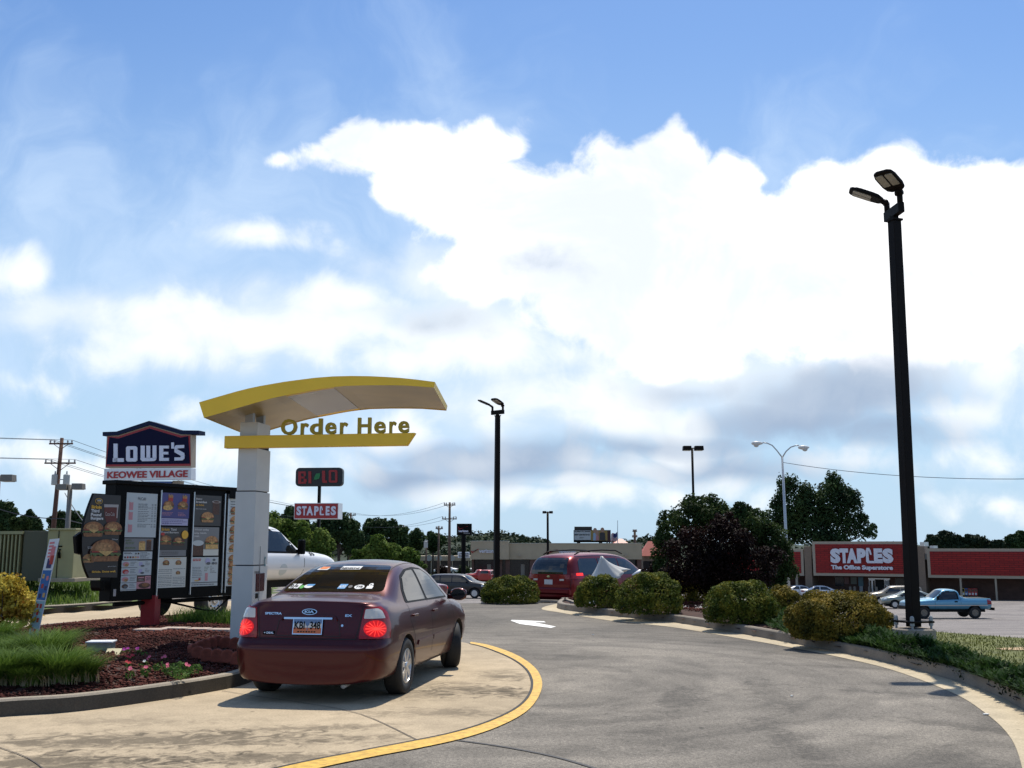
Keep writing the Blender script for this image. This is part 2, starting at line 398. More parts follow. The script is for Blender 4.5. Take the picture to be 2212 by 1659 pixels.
# drive lane: flat asphalt sheet up to the crest
def flat_poly(name, pts, z, m, label=None, cat=None, kind='structure', sub=None):
    bm = bmesh.new(); vs = [bm.verts.new((p[0], p[1], z)) for p in pts]
    f = bm.faces.new(vs); 
    if f.normal.z < 0: f.normal_flip()
    f.normal_update()
    bmesh.ops.triangulate(bm, faces=[f]); bm.normal_update()
    for q in bm.faces:
        if q.normal.z < 0: q.normal_flip()
    me = bpy.data.meshes.new(name); bm.to_mesh(me); bm.free(); me.materials.append(m)
    o = bpy.data.objects.new(name, me); COL.objects.link(o); tag(o, label, cat, None, kind); return o
GX = lambda pts, z=0.0: [Vector((g.x, g.y, 0)) for g in (G(x, y, z) for x, y in pts)]
gut_in_px = [(1222, 1303), (1206, 1308), (1206, 1316), (1250, 1323), (1311, 1331), (1443, 1344), (1560, 1363), (1694, 1388), (1818, 1412), (1928, 1436.5), (2055, 1470.5), (2140, 1500), (2212, 1536), (2300, 1600), (2370, 1700), (2400, 1900)]
gut_out_px = [(1200, 1305), (1176, 1311), (1172, 1317), (1206, 1323), (1311, 1340), (1443, 1354), (1560, 1373), (1694, 1396.5), (1818, 1421), (1928, 1448), (2055, 1496), (2127, 1540), (2180, 1590), (2208, 1659), (2215, 1760), (2180, 2000)]
gi = spline(GX(gut_in_px), 6); go = spline(GX(gut_out_px), 6)
lane = [Vector((-9, 1.5)), Vector((2.6, 1.5))] + [Vector((p.x + .2, p.y)) for p in go[::-1]] + [Vector((1.4, 30.6)), Vector((-1.5, 30.4)), Vector((-9, 30.2))]
flat_poly('drive_lane', lane, .0, M_asph)
# concrete lane
ymid_in = [(1015, 1391), (1050, 1400), (1100, 1420), (1135, 1443), (1151, 1470), (1147, 1500), (1120, 1530), (1060, 1560), (980, 1585), (880, 1606), (780, 1625), (600, 1662), (300, 1740), (-200, 1900)]
ymid_out = [(1017, 1387.5), (1058, 1395), (1112, 1414), (1152, 1440), (1170, 1469), (1166, 1501), (1139, 1537), (1080, 1570), (1000, 1597), (900, 1619), (800, 1638), (655, 1670), (330, 1760), (-150, 1930)]
yi = spline(GX(ymid_in), 6); yo = spline(GX(ymid_out), 6)
cpoly = [Vector((p.x, p.y)) for p in yi] + [Vector((-10, 5))] + [Vector((-13, 27))] + [Vector((p.x, p.y)) for p in GX([(-100, 1318), (60, 1316), (300, 1300), (560, 1298), (740, 1305), (860, 1340), (930, 1375)])]
flat_poly('concrete_lane', cpoly, .005, M_conc)
def ribbon(name, A, B, zA, zB, m, kind='structure', parent=None):
    mb = MB()
    for i in range(len(A) - 1):
        mb.add([(A[i].x, A[i].y, zA), (A[i + 1].x, A[i + 1].y, zA), (B[i + 1].x, B[i + 1].y, zB), (B[i].x, B[i].y, zB)], [(0, 1, 2, 3)])
    o = mb.build(name, m, parent); tag(o, kind=kind); return o
ribbon('yellow_line', yo, yi, .010, .010, M_yel)
# dark joint between concrete and yellow edge
yj = offset2([Vector((p.x, p.y)) for p in yi], .03)
ribbon('pavement_joint', yi, yj, .013, .013, M_blk2)
ribbon('gutter', go, gi, .005, .012, M_gut)
# tar seam and concrete joints
def strip(name, px, w, z, m):
    a = spline(GX(px), 5); a = [Vector((p.x, p.y)) for p in a]
    A = offset2(a, w / 2); B = offset2(a, -w / 2)
    mb = MB()
    for i in range(len(A) - 1):
        mb.add([(A[i].x, A[i].y, z), (A[i + 1].x, A[i + 1].y, z), (B[i + 1].x, B[i + 1].y, z), (B[i].x, B[i].y, z)], [(0, 1, 2, 3)])
    return mb
j = strip('j', [(480, 1494), (560, 1507), (660, 1521), (780, 1545), (900, 1600)], .012, .012, None)
for px in ([(-60, 1600), (60, 1640), (130, 1700)], [(300, 1330), (420, 1347)], [(1000, 1452), (1075, 1450), (1140, 1446)]):
    j2 = strip('j', px, .012, .012, None); j.add(j2.v, j2.f)
o = j.build('pavement_joint', mat('joint_dark', (.09, .075, .06), .9)); tag(o, kind='structure')
j = strip('j', [(955, 1596), (1040, 1607), (1110, 1618), (1200, 1636), (1290, 1662)], .035, .006, None)
o = j.build('pavement_crack', mat('tar', (.03, .028, .026), .6)); tag(o, kind='structure')
# worn darker asphalt tracks following the bend
M_track = asphalt('worn_track', (.085, .08, .073), (.10, .093, .084))
for k, (pts, w) in enumerate([([(1330, 1500), (1430, 1530), (1480, 1570), (1420, 1640), (1380, 1700)], .10), ([(1560, 1490), (1660, 1540), (1690, 1600), (1670, 1680)], .07)]):
    pass
# white arrow painted on the drive lane
arrow = [(1103, 1341), (1123, 1348.5), (1190, 1357), (1201, 1354), (1153, 1344.6), (1179, 1345), (1175, 1342.5), (1140, 1341), (1106, 1339.5)]
o = flat_poly('lane_arrow', [(p.x, p.y) for p in GX(arrow)], .006, M_whp)
# small litter specks on drive lane
mb = MB()
for (x, y, s) in [(1281, 1372, .04), (1710, 1505, .03), (2130, 1545, .05)]:
    g = G(x, y); mb.box((g.x, g.y, .012), (s, s * .6, .01), rz=x)
o = mb.build('litter', M_whp); tag(o, 'tiny pale scraps of litter on the drive lane asphalt', 'litter', kind='stuff')
# ------------------------------------------------------------- islands
def poly_dist(px, py, poly):
    d = np.full(px.shape, 1e9); n = len(poly)
    for i in range(n):
        ax, ay = poly[i][0], poly[i][1]; bx, by = poly[(i + 1) % n][0], poly[(i + 1) % n][1]
        vx, vy = bx - ax, by - ay; L2 = vx * vx + vy * vy + 1e-9
        t = np.clip(((px - ax) * vx + (py - ay) * vy) / L2, 0, 1)
        d = np.minimum(d, np.hypot(px - ax - t * vx, py - ay - t * vy))
    return d
def np_in(px, py, poly):
    c = np.zeros(px.shape, bool); n = len(poly); j = n - 1
    for i in range(n):
        xi, yi = poly[i][0], poly[i][1]; xj, yj = poly[j][0], poly[j][1]
        k = ((yi > py) != (yj > py)) & (px < (xj - xi) * (py - yi) / (yj - yi + 1e-12) + xi)
        c ^= k; j = i
    return c
def inset(loop, d):
    n = len(loop); out = []
    a = sum(loop[i].x * loop[(i + 1) % n].y - loop[(i + 1) % n].x * loop[i].y for i in range(n))
    s = 1 if a > 0 else -1
    for i in range(n):
        t = loop[(i + 1) % n] - loop[i - 1]; t = Vector((t.x, t.y)).normalized()
        out.append(Vector((loop[i].x - t.y * s * d, loop[i].y + t.x * s * d)))
    return out
def resample(loop, step):
    pts = [Vector((p.x, p.y)) for p in loop]; pts.append(pts[0]); out = []
    acc = 0
    for a, b in zip(pts, pts[1:]):
        L = (b - a).length
        if L < 1e-6: continue
        t = acc
        while t < L: out.append(a + (b - a) * (t / L)); t += step
        acc = t - L
    return out
def island(name, loop, h, zf, m, wtop=.15, mface=None):
    """curb ring; zf(x,y) gives the pavement height"""
    l0 = loop; l1 = inset(loop, .025); l2 = inset(loop, wtop); n = len(loop); mb = MB()
    for i in range(n):
        k = (i + 1) % n
        q = []
        for l, z in ((l0, -.02), (l1, h - .02), (inset_cache(l1), h), (l2, h), (l2, h - .12)):
            q.append((l, z))
        for qi, ((la, za), (lb, zb)) in enumerate(zip(q, q[1:])):
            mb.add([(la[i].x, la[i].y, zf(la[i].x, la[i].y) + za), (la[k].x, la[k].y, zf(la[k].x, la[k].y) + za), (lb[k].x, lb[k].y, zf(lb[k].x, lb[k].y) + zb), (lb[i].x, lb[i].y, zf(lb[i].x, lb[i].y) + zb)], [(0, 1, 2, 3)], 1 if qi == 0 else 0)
    o = mb.build(name, [m, mface or m]); tag(o, kind='structure'); return o
_IC = {}
def inset_cache(l):
    k = id(l)
    if k not in _IC: _IC[k] = inset(l, .02)
    return _IC[k]
flat0 = lambda x, y: 0.0
# left order island
L_px = [(-330, 1590), (-150, 1567), (0, 1550), (150, 1540), (300, 1521), (450, 1497), (530, 1479), (590, 1450), (628, 1420), (625, 1395), (580, 1370), (520, 1352), (474, 1345), (400, 1346), (315, 1350), (214, 1357), (128, 1363), (60, 1371), (-100, 1392), (-330, 1425)]
Ll = resample(spline(GX(L_px) + [GX(L_px)[0]], 6)[:-1], .18)
island('curb', Ll, .165, flat0, M_curb, mface=M_scuff_shade)
Lin = inset(Ll, .15)
def mound(x, y, poly, h0, hm, w):
    d = poly_dist(x, y, poly); t = np.clip(d / w, 0, 1); return h0 + hm * t * t * (3 - 2 * t)
def bed(name, poly, h0, hm, w, step, m, lot=None, amp=.02):
    xs = [p.x for p in poly]; yy = [p.y for p in poly]
    gx = np.arange(min(xs), max(xs) + step, step); gy = np.arange(min(yy), max(yy) + step, step)
    X, Y = np.meshgrid(gx, gy); ins = np_in(X, Y, poly) | (poly_dist(X, Y, poly) < step * .6)
    Z = mound(X, Y, poly, h0, hm, w)
    Z = Z + amp * np.sin(X * 5.1 + Y * 3) * np.sin(Y * 4.3 - X) + RNG.normal(size=Z.shape) * amp * .25
    if lot is not None: Z = Z + lot(X, Y)
    ok = np_in(X, Y, poly)
    # clamp outside vertices down so the fringe is hidden in the curb
    co = np.stack([X, Y, Z], -1).reshape(-1, 3); nx = len(gx); f = []
    F_ = ok[:-1, :-1] | ok[1:, :-1] | ok[:-1, 1:] | ok[1:, 1:]
    D = poly_dist(X, Y, poly); Z2 = np.where(ok, Z, Z - .05 * 0 - .04); co = np.stack([X, Y, Z2], -1).reshape(-1, 3)
    jj, ii = np.nonzero(F_); a = jj * nx + ii
    f = np.stack([a, a + 1, a + nx + 1, a + nx], 1)
    used = np.unique(f); mp = np.zeros(len(co), int); mp[used] = np.arange(len(used))
    o = fast_mesh(name, co[used], mp[f], 4, m, smooth=True); tag(o, kind='structure'); return o
bed('mulch_bed', Lin, .135, .10, 1.2, .10, M_dirt)
OCT = np.array([(1, 0, 0), (-1, 0, 0), (0, 1, 0), (0, -1, 0), (0, 0, 1), (0, 0, -1)], float)
OF = np.array([(0, 2, 4), (2, 1, 4), (1, 3, 4), (3, 0, 4), (2, 0, 5), (1, 2, 5), (3, 1, 5), (0, 3, 5)])
def chips(name, poly, n, size, zf, m, seed, kind='stuff', label=None, cat=None, near=1.3):
    rng = np.random.default_rng(seed); xs = [p.x for p in poly]; yy = [p.y for p in poly]
    y0, y1 = min(yy), max(yy)
    u = rng.random(n * 3); X = rng.uniform(min(xs), max(xs), n * 3); Y = y0 + (y1 - y0) * u ** near
    k = np_in(X, Y, poly); X = X[k][:n]; Y = Y[k][:n]; n = len(X)
    s = size * rng.uniform(.45, 1.5, n)
    sc = np.stack([s, s * rng.uniform(.45, .9, n), s * rng.uniform(.3, .7, n)], 1) * .5
    base = OCT[None] * sc[:, None, :] * rng.uniform(.7, 1.25, (n, 6, 1))
    a = rng.uniform(0, 6.28, n); ca, sa = np.cos(a), np.sin(a); t = rng.normal(size=n) * .45; ct, stt = np.cos(t), np.sin(t)
    x, y, z = base[..., 0], base[..., 1], base[..., 2]
    y, z = y * ct[:, None] - z * stt[:, None], y * stt[:, None] + z * ct[:, None]
    x, y = x * ca[:, None] - y * sa[:, None], x * sa[:, None] + y * ca[:, None]
    Z = zf(X, Y) + sc[:, 2] * .6
    co = np.stack([x + X[:, None], y + Y[:, None], z + Z[:, None]], -1).reshape(-1, 3)
    f = (OF[None] + np.arange(n)[:, None, None] * 6).reshape(-1, 3)
    o = fast_mesh(name, co, f, 3, m, tint=np.repeat(rng.random(n), 8)); tag(o, label, cat, None, kind); return o
zL = lambda X, Y: mound(X, Y, Lin, .145, .10, 1.2)
chips('lava_rock_mulch', Lin, 26000, .055, zL, M_mulch, 3, label='red brown lava rock mulch covering the order island', cat='mulch')
# right island: near edge = gutter inner curve, far edge falls to the lot
back_px = [(2600, 1402), (2400, 1390), (2212, 1378), (2022, 1364), (1900, 1352), (1750, 1334), (1600, 1319), (1450, 1309), (1330, 1302), (1260, 1300)]
Rl = [Vector((p.x, p.y)) for p in gi] + [Vector((7.5, 3.0)), Vector((14, 8))] + [Vector((p.x, p.y)) for p in spline(GX(back_px, .2), 4)]
Rl = resample(Rl, .2)
island('curb', Rl, .165, flat0, M_curb2)
Rin = inset(Rl, .15)
bed('island_bed', Rin, .13, .10, 1.0, .16, M_dirt)
zR = lambda X, Y: mound(X, Y, Rin, .14, .10, 1.0)
Rnear = [Vector((p.x, p.y)) for p in GX([(1222, 1305), (1311, 1318), (1443, 1332), (1600, 1358), (1720, 1380), (1760, 1360), (1600, 1325), (1400, 1308), (1260, 1300)], .0)]
chips('lava_rock_mulch', Rnear, 7000, .06, lambda X, Y: mound(X, Y, Rin, .145, .10, 1.0), M_mulch, 5, label='dark red mulch under the island bushes by the drive lane', cat='mulch')
# grass strip and bare dirt at the island's far right
M_lawn = mat('short_lawn', (.11, .12, .03), .95, noise=.35, scale=3, bump=.5)
lawn = GX([(1880, 1354), (2022, 1365), (2212, 1379), (2500, 1398), (2600, 1560), (2350, 1500), (2212, 1460), (2110, 1420), (2000, 1396), (1900, 1380)], .26)
flat_poly('lawn_strip', [(p.x, p.y) for p in lawn], .262, M_lawn)
M_sand = mat('bare_dirt', (.42, .30, .17), .95, noise=.2, scale=4)
flat_poly('bare_dirt', [(p.x, p.y) for p in GX([(2150, 1400), (2212, 1397), (2400, 1406), (2400, 1412), (2212, 1404), (2165, 1403)], .27)], .268, M_sand)
# small island left of the minivan
c2 = G(1122, 1297)
l2 = [Vector((c2.x + 1.30 * math.cos(t * 2 * PI / 40) + .1, c2.y + 1.1 + 1.3 * math.sin(t * 2 * PI / 40))) for t in range(40)]
island('curb', l2, .15, lambda x, y: min(0, T(x, y)), M_curb2)
bed('island_bed', inset(l2, .14), .10, .05, .6, .2, M_dirt, lot=lambda X, Y: np.vectorize(lambda a, b: T(a, b))(X, Y))
# back-left grass island
B_px = [(-260, 1340), (-100, 1334), (51, 1329), (171, 1322), (240, 1316), (279, 1311), (305, 1303), (330, 1290)]
Bl = [Vector((p.x, p.y)) for p in spline(GX(B_px), 6)] + [Vector((-7.5, 33)), Vector((-9, 40)), Vector((-26, 42)), Vector((-24, 27))]
Bl = resample(Bl, .3)
island('curb', Bl, .20, flat0, M_curb, mface=M_scuff_shade)
bed('grass_bank', inset(Bl, .14), .16, .85, 5.0, .4, mat('lawn_soil', (.07, .10, .02), .95, noise=.3, scale=2))
Bin = inset(Bl, .14)
zB = lambda X, Y: mound(X, Y, Bin, .16, .85, 5.0)
# ------------------------------------------------------------- grass
def blades(name, X, Y, Z, h, w, rng, m, parent=None, lean=.5, dirs=None, seg=3, kind=None):
    n = len(X); a = rng.uniform(0, 6.28, n) if dirs is None else dirs
    H = h * rng.uniform(.55, 1.25, n); le = lean * H * rng.uniform(.3, 1.3, n)
    W = w * rng.uniform(.7, 1.3, n); pa = a + PI / 2
    rows = []
    for s in range(seg + 1):
        t = s / seg; ww = W * (1 - t ** 1.5) + .0008
        cx = X + np.cos(a) * le * t ** 2; cy = Y + np.sin(a) * le * t ** 2; cz = Z + H * (t - .22 * lean * t ** 3)
        rows.append(np.stack([cx - np.cos(pa) * ww / 2, cy - np.sin(pa) * ww / 2, cz], -1)); rows.append(np.stack([cx + np.cos(pa) * ww / 2, cy + np.sin(pa) * ww / 2, cz], -1))
    co = np.stack(rows, 1).reshape(-1, 3); k = 2 * (seg + 1)
    f = np.array([(2 * s, 2 * s + 1, 2 * s + 3, 2 * s + 2) for s in range(seg)])
    f = (f[None] + np.arange(n)[:, None, None] * k).reshape(-1, 4)
    return fast_mesh(name, co, f, 4, m, parent, tint=np.repeat(rng.random(n), seg))
M_grass = leafmat('grass_blades', (.035, .07, .010), (.085, .15, .020), (.20, .27, .055), clump=1.2, trans=.35)
M_dgrass = leafmat('dark_grass_blades', (.020, .05, .008), (.070, .135, .018), (.18, .27, .05), clump=2.2, trans=.3)
M_straw = leafmat('dry_blades', (.10, .08, .03), (.24, .19, .09), (.42, .36, .22), clump=2, trans=.2)
rng = np.random.default_rng(11)
gn = 26000; X = rng.uniform(-24, -7.6, gn); Y = 24 + 12 * rng.random(gn) ** 1.3; k = np_in(X, Y, Bin); X = X[k]; Y = Y[k]
o = blades('tall_grass', X, Y, zB(X, Y), .26, .022, rng, M_grass, lean=.6); tag(o, 'bright green unmown grass on the bank behind the back lane', 'grass', kind='stuff')
gn = 30000; pl = [Vector((p.x, p.y)) for p in lawn]; X = rng.uniform(4.5, 12, gn); Y = rng.uniform(11.5, 20, gn); k = np_in(X, Y, pl); X = X[k]; Y = Y[k]
M_lg = leafmat('lawn_blades', (.06, .075, .014), (.10, .115, .022), (.145, .15, .035), clump=.8, trans=.3)
o = blades('lawn_grass', X, Y, np.full(len(X), .26), .035, .010, rng, M_lg, lean=.5, seg=2); tag(o, 'short dull green grass beside the lamp base and the parking lot', 'grass', kind='stuff')
# ============================================================= VEHICLE BUILDER
def paint(name, col, coat=.8, rough=.35, metal=.35, fleck=0.0):
    m = mat(name, col, rough, metal, coat=coat)
    return m
def sec(y, zb, wb, wm, zs, ws, zg, wg, zt, wr, lean=None, bump=0.0):
    p = [(0, zb), (wb * .9, zb), (wb, zb + .07), (wm, zb + (zs - zb) * .42), (wm * .995, zb + (zs - zb) * .74), (ws, zs), (ws - (.055 if zg - zs > .12 else .10) if ws > wg else ws, zs + .035 if zg - zs > .12 else zs + (zg - zs) * .6), (wg, zg), (wr, zg + (zt - zg) * .72), (wr * .5, zt), (0, zt + .006)]
    if lean is not None: p = p[:4] + [(wm, .605), (wm * .997, .65)] + p[4:]
    out = []
    for x, z in p:
        yo = 0
        if lean:
            t = min(1, max(0, (z - .61) / .035)); t = t * t * (3 - 2 * t)
            yo = lean * (t * .075 + max(0, z - .66) * .18)
        out.append((x, y + yo, z))
    return out
def loft(stations, subdiv, arches, mats, under=.22):
    """closed shell from half sections; returns (mesh, bvh)"""
    mb = MB(); K = len(stations[0]); n = len(stations)
    idx = {}
    def vi(s, k, side):
        if abs(stations[s][k][0]) < 1e-6: side = 1
        key = (s, k, side)
        if key not in idx:
            x, y, z = stations[s][k]; idx[key] = len(mb.v); mb.v.append((x * side, y, z))
        return idx[key]
    def face(q):
        r = []
        for i in q:
            if i not in r: r.append(i)
        if len(r) > 2: mb.f.append(tuple(r)); mb.m.append(0)
    for s in range(n - 1):
        for k in range(K - 1):
            face([vi(s, k, 1), vi(s, k + 1, 1), vi(s + 1, k + 1, 1), vi(s + 1, k, 1)][::-1])
            face([vi(s, k, -1), vi(s, k + 1, -1), vi(s + 1, k + 1, -1), vi(s + 1, k, -1)])
    for s, fl in ((0, False), (n - 1, True)):
        for k in range(K - 1):
            q = [vi(s, k, 1), vi(s, k + 1, 1), vi(s, k + 1, -1), vi(s, k, -1)]
            face(q if fl else q[::-1])
    me = bpy.data.meshes.new('body'); me.from_pydata(mb.v, [], mb.f)
    bm = bmesh.new(); bm.from_mesh(me); bmesh.ops.recalc_face_normals(bm, faces=bm.faces); bm.to_mesh(me); bm.free()
    for m in mats: me.materials.append(m)
    o = bpy.data.objects.new('tmp', me); COL.objects.link(o)
    s = o.modifiers.new('s', 'SUBSURF'); s.levels = s.render_levels = subdiv
    dg = bpy.context.evaluated_depsgraph_get(); e = o.evaluated_get(dg)
    me1 = bpy.data.meshes.new_from_object(e)
    bvh = BVHTree.FromPolygons([v.co.copy() for v in me1.vertices], [tuple(p.vertices) for p in me1.polygons])
    if arches:
        cut = MB()
        for (y, z, r, xi) in arches:
            for sx in (1, -1):
                M = Matrix.Translation((sx * (xi + .6), y, z)) @ Matrix.Rotation(PI / 2, 4, 'Y')
                cut.lathe([(r, -.6), (r, .6)], M, 28, 0)
        cme = bpy.data.meshes.new('cut'); cme.from_pydata(cut.v, [], cut.f)
        bm = bmesh.new(); bm.from_mesh(cme); bmesh.ops.recalc_face_normals(bm, faces=bm.faces); bm.to_mesh(cme); bm.free()
        co = bpy.data.objects.new('cut', cme); COL.objects.link(co)
        b = o.modifiers.new('b', 'BOOLEAN'); b.operation = 'DIFFERENCE'; b.solver = 'EXACT'; b.object = co
        dg = bpy.context.evaluated_depsgraph_get(); dg.update(); e = o.evaluated_get(dg)
        me2 = bpy.data.meshes.new_from_object(e)
        bpy.data.objects.remove(co)
    else: me2 = me1
    bpy.data.objects.remove(o)
    for p in me2.polygons:
        p.use_smooth = True; c = p.center; nrm = p.normal
        dark = nrm.z < -.75 and c.z < .5
        for (y, z, r, xi) in arches:
            dd = math.hypot(c.y - y, c.z - z)
            if dd < r * 1.01 and (abs(dd - r) < .02 * r + .01 or abs(nrm.x) > .8) and abs(c.x) < 2:
                rad = Vector((0, c.y - y, c.z - z)).normalized()
                if nrm.dot(rad) < -.6 or (dd < r * .97): dark = True
        if dark: p.material_index = 1; p.use_smooth = False
    # sharp arch rims
    me2.update()
    return me2, bvh
def clip_cells(poly, nu, nv):
    us = [p[0] for p in poly]; vs = [p[1] for p in poly]
    u0, u1, v0, v1 = min(us), max(us), min(vs), max(vs); out = []
    def clip(pts, ax, val, keep_gt):
        r = []
        for i in range(len(pts)):
            a, b = pts[i], pts[(i + 1) % len(pts)]
            ia = (a[ax] > val) == keep_gt or a[ax] == val; ib = (b[ax] > val) == keep_gt or b[ax] == val
            if ia: r.append(a)
            if ia != ib:
                t = (val - a[ax]) / (b[ax] - a[ax]); r.append((a[0] + (b[0] - a[0]) * t, a[1] + (b[1] - a[1]) * t))
        return r
    for i in range(nu):
        a = u0 + (u1 - u0) * i / nu; b = u0 + (u1 - u0) * (i + 1) / nu
        col = clip(poly, 0, a, True)
        if len(col) > 2: col = clip(col, 0, b, False)
        if len(col) < 3: continue
        for j in range(nv):
            c = v0 + (v1 - v0) * j / nv; d = v0 + (v1 - v0) * (j + 1) / nv
            q = clip(col, 1, c, True)
            if len(q) > 2: q = clip(q, 1, d, False)
            if len(q) > 2: out.append(q)
    return out
def rounded(pts, r=.03, k=3):
    out = []; n = len(pts)
    for i in range(n):
        p = Vector(pts[i]); a = Vector(pts[i - 1]) - p; b = Vector(pts[(i + 1) % n]) - p
        ra = min(r, a.length * .45); rb = min(r, b.length * .45)
        A = p + a.normalized() * ra; B = p + b.normalized() * rb
        for j in range(k + 1):
            t = j / k; q = A * (1 - t) ** 2 + p * 2 * t * (1 - t) + B * t * t; out.append((q.x, q.y))
    return out
class Proj:
    def __init__(s, bvh): s.b = bvh
    def shoot(s, kind, u, v):
        if kind == 'R': o, d = Vector((3, u, v)), Vector((-1, 0, 0))
        elif kind == 'L': o, d = Vector((-3, u, v)), Vector((1, 0, 0))
        elif kind == 'B': o, d = Vector((u, -6, v)), Vector((0, 1, 0))
        elif kind == 'F': o, d = Vector((u, 6, v)), Vector((0, -1, 0))
        elif kind == 'T': o, d = Vector((u, v, 5)), Vector((0, 0, -1))
        else:                       # ('C', cx, cy): radial; u = angle, v = height
            _, cx, cy, sg = kind
            d = -Vector((math.sin(u) * sg, -math.cos(u), 0)); o = Vector((cx * sg, cy, v)) - d * 5
        h, n, i, _ = s.b.ray_cast(o, d)
        if h is None: return None
        return h, n, d
    def at(s, kind, u, v, off):
        r = s.shoot(kind, u, v)
        if r is None: return None
        h, n, d = r
        if n.dot(d) > 0: n = -n
        return h + n * off
    def patch(s, mb, kind, poly, off=.004, m=0, nu=10, nv=6, skirt=True):
        for q in clip_cells(poly, nu, nv):
            vs = [s.at(kind, u, v, off) for u, v in q]
            if any(x is None for x in vs): continue
            mb.add(vs, [tuple(range(len(vs)))], m)
        if skirt:
            n = len(poly)
            for i in range(n):
                a, b = poly[i], poly[(i + 1) % n]
                q = [s.at(kind, *a, off), s.at(kind, *b, off), s.at(kind, *b, -.01), s.at(kind, *a, -.01)]
                if all(x is not None for x in q): mb.add(q, [(0, 1, 2, 3)], m)
    def line(s, mb, kind, pts, w=.008, off=.002, m=0, k=6):
        for a, b in zip(pts, pts[1:]):
            for j in range(k):
                p = (a[0] + (b[0] - a[0]) * j / k, a[1] + (b[1] - a[1]) * j / k); q = (a[0] + (b[0] - a[0]) * (j + 1) / k, a[1] + (b[1] - a[1]) * (j + 1) / k)
                dx, dy = q[0] - p[0], q[1] - p[1]; l = math.hypot(dx, dy) + 1e-9; nx, ny = -dy / l * w / 2, dx / l * w / 2
                vs = [s.at(kind, p[0] + nx, p[1] + ny, off), s.at(kind, q[0] + nx, q[1] + ny, off), s.at(kind, q[0] - nx, q[1] - ny, off), s.at(kind, p[0] - nx, p[1] - ny, off)]
                if all(x is not None for x in vs): mb.add(vs, [(0, 1, 2, 3)], m)
    def text(s, mb, kind, txt, u0, v0, u1, v1, off=.006, m=0, bold=.02, flip=False, shear=0):
        vs, fs = text_geo(txt, bold, shear, False)
        q = [s.at(kind, (u0 + (u1 - u0) * x), v0 + (v1 - v0) * y, off) for x, y, z in vs]
        if all(p is not None for p in q): mb.add(q, fs, m)
def wheel(root, x, y, r, w, rimm, style=7, steer=0.0, hub=.62):
    sg = 1 if x > 0 else -1
    M = Matrix.Translation((x, y, r)) @ Matrix.Rotation(steer, 4, 'Z') @ Matrix.Rotation(sg * PI / 2, 4, 'Y')
    mb = MB(); rh = r * hub
    mb.lathe([(rh * .97, -w / 2 + .01), (r * .93, -w / 2), (r * .99, -w / 2 + .025), (r, -w * .2), (r, w * .2), (r * .99, w / 2 - .025), (r * .93, w / 2), (rh * 1.03, w / 2 - .004), (rh, w / 2 - .02), (rh * .96, w / 2 - .05)], M, 32)
    t = mb.build('wheel', M_blk2, root, smooth=True)
    rb = MB()
    rb.lathe([(rh * .985, w / 2 - .05), (rh * 1.0, w / 2 - .006), (rh * .93, w / 2 - .004), (rh * .90, w / 2 - .03)], M, 32, 0)
    rb.lathe([(rh * .9, w / 2 - .075), (rh * .9, w / 2 - .065)], M, 24, 1)
    z1 = w / 2 - .012; z0 = w / 2 - .05
    if style >= 5:
        for k in range(style):
            a = 2 * PI * k / style; ca, sa = math.cos(a), math.sin(a)
            def q(rr, t_, z): return M @ Vector((rr * ca - t_ * sa, rr * sa + t_ * ca, z))
            wi, wo = rh * .13, rh * .19
            vs = [q(rh * .12, -wi, z1), q(rh * .12, wi, z1), q(rh * .95, wo, z1 + .004), q(rh * .95, -wo, z1 + .004), q(rh * .12, -wi * 1.2, z0), q(rh * .12, wi * 1.2, z0), q(rh * .95, wo * 1.15, z0), q(rh * .95, -wo * 1.15, z0)]
            rb.add(vs, [(0, 1, 2, 3), (4, 7, 6, 5), (0, 4, 5, 1), (1, 5, 6, 2), (2, 6, 7, 3), (3, 7, 4, 0)], 0)
    else:       # steel disc with round holes look
        rb.lathe([(rh * .88, w / 2 - .05), (rh * .62, w / 2 - .022), (rh * .45, w / 2 - .035), (rh * .40, w / 2 - .03)], M, 24, 0)
        for k in range(8):
            a = 2 * PI * k / 8
            M2 = M @ Matrix.Translation((rh * .68 * math.cos(a), rh * .68 * math.sin(a), w / 2 - .027))
            rb.lathe([(rh * .085, -.02), (rh * .085, .006)], M2, 8, 1)
    rb.lathe([(rh * .24, w / 2 - .05), (rh * .24, z1 + .006), (rh * .18, z1 + .012)], M, 16, 0)
    rb.build('rim', [rimm, M_blk], t, smooth=False)
    return t
M_tail = mat('red_lens', (.26, .004, .004), .18, coat=.3)
M_tailw = mat('clear_lens', (.62, .60, .55), .12, coat=1.0)
def emis(name, col, s):
    m, nt, b = newmat(name); b.inputs['Base Color'].default_value = (*col, 1); b.inputs['Emission Color'].default_value = (*col, 1); b.inputs['Emission Strength'].default_value = s; b.inputs['Roughness'].default_value = .2
    return m
M_brake = emis('lit_brake_lamp', (1, .03, .02), 1.0)
M_brake2 = emis('lit_brake_core', (1, .05, .03), 1.0)
M_head = mat('headlamp_glass', (.55, .56, .58), .08, coat=1.0)
M_plate = mat('plate_white', (.62, .62, .60), .4)
M_under = mat('vehicle_underside', (.006, .006, .006), .9)
def carbase(name, label, cat, loc, rz, st, sub, arches, pm, group=None):
    root = thing(name, label, cat, loc, rz, group)
    me, bvh = loft(st, sub, arches, [pm, M_under])
    o = bpy.data.objects.new('body', me); COL.objects.link(o); o.parent = root
    return root, o, Proj(bvh)
def part(root, name, mats, fn, **kw):
    mb = MB(); fn(mb)
    if mb.f: return mb.build(name, mats, root, **kw)
def put(x, y, z=None):
    g = G(x, y, 0) if z is None else G(x, y, z); return (g.x, g.y, g.z)
def at_px(x, Y):   # ground point at depth Y under display column x
    p = P(x, HZ, Y); return Vector((p.x, Y, T(p.x, Y)))
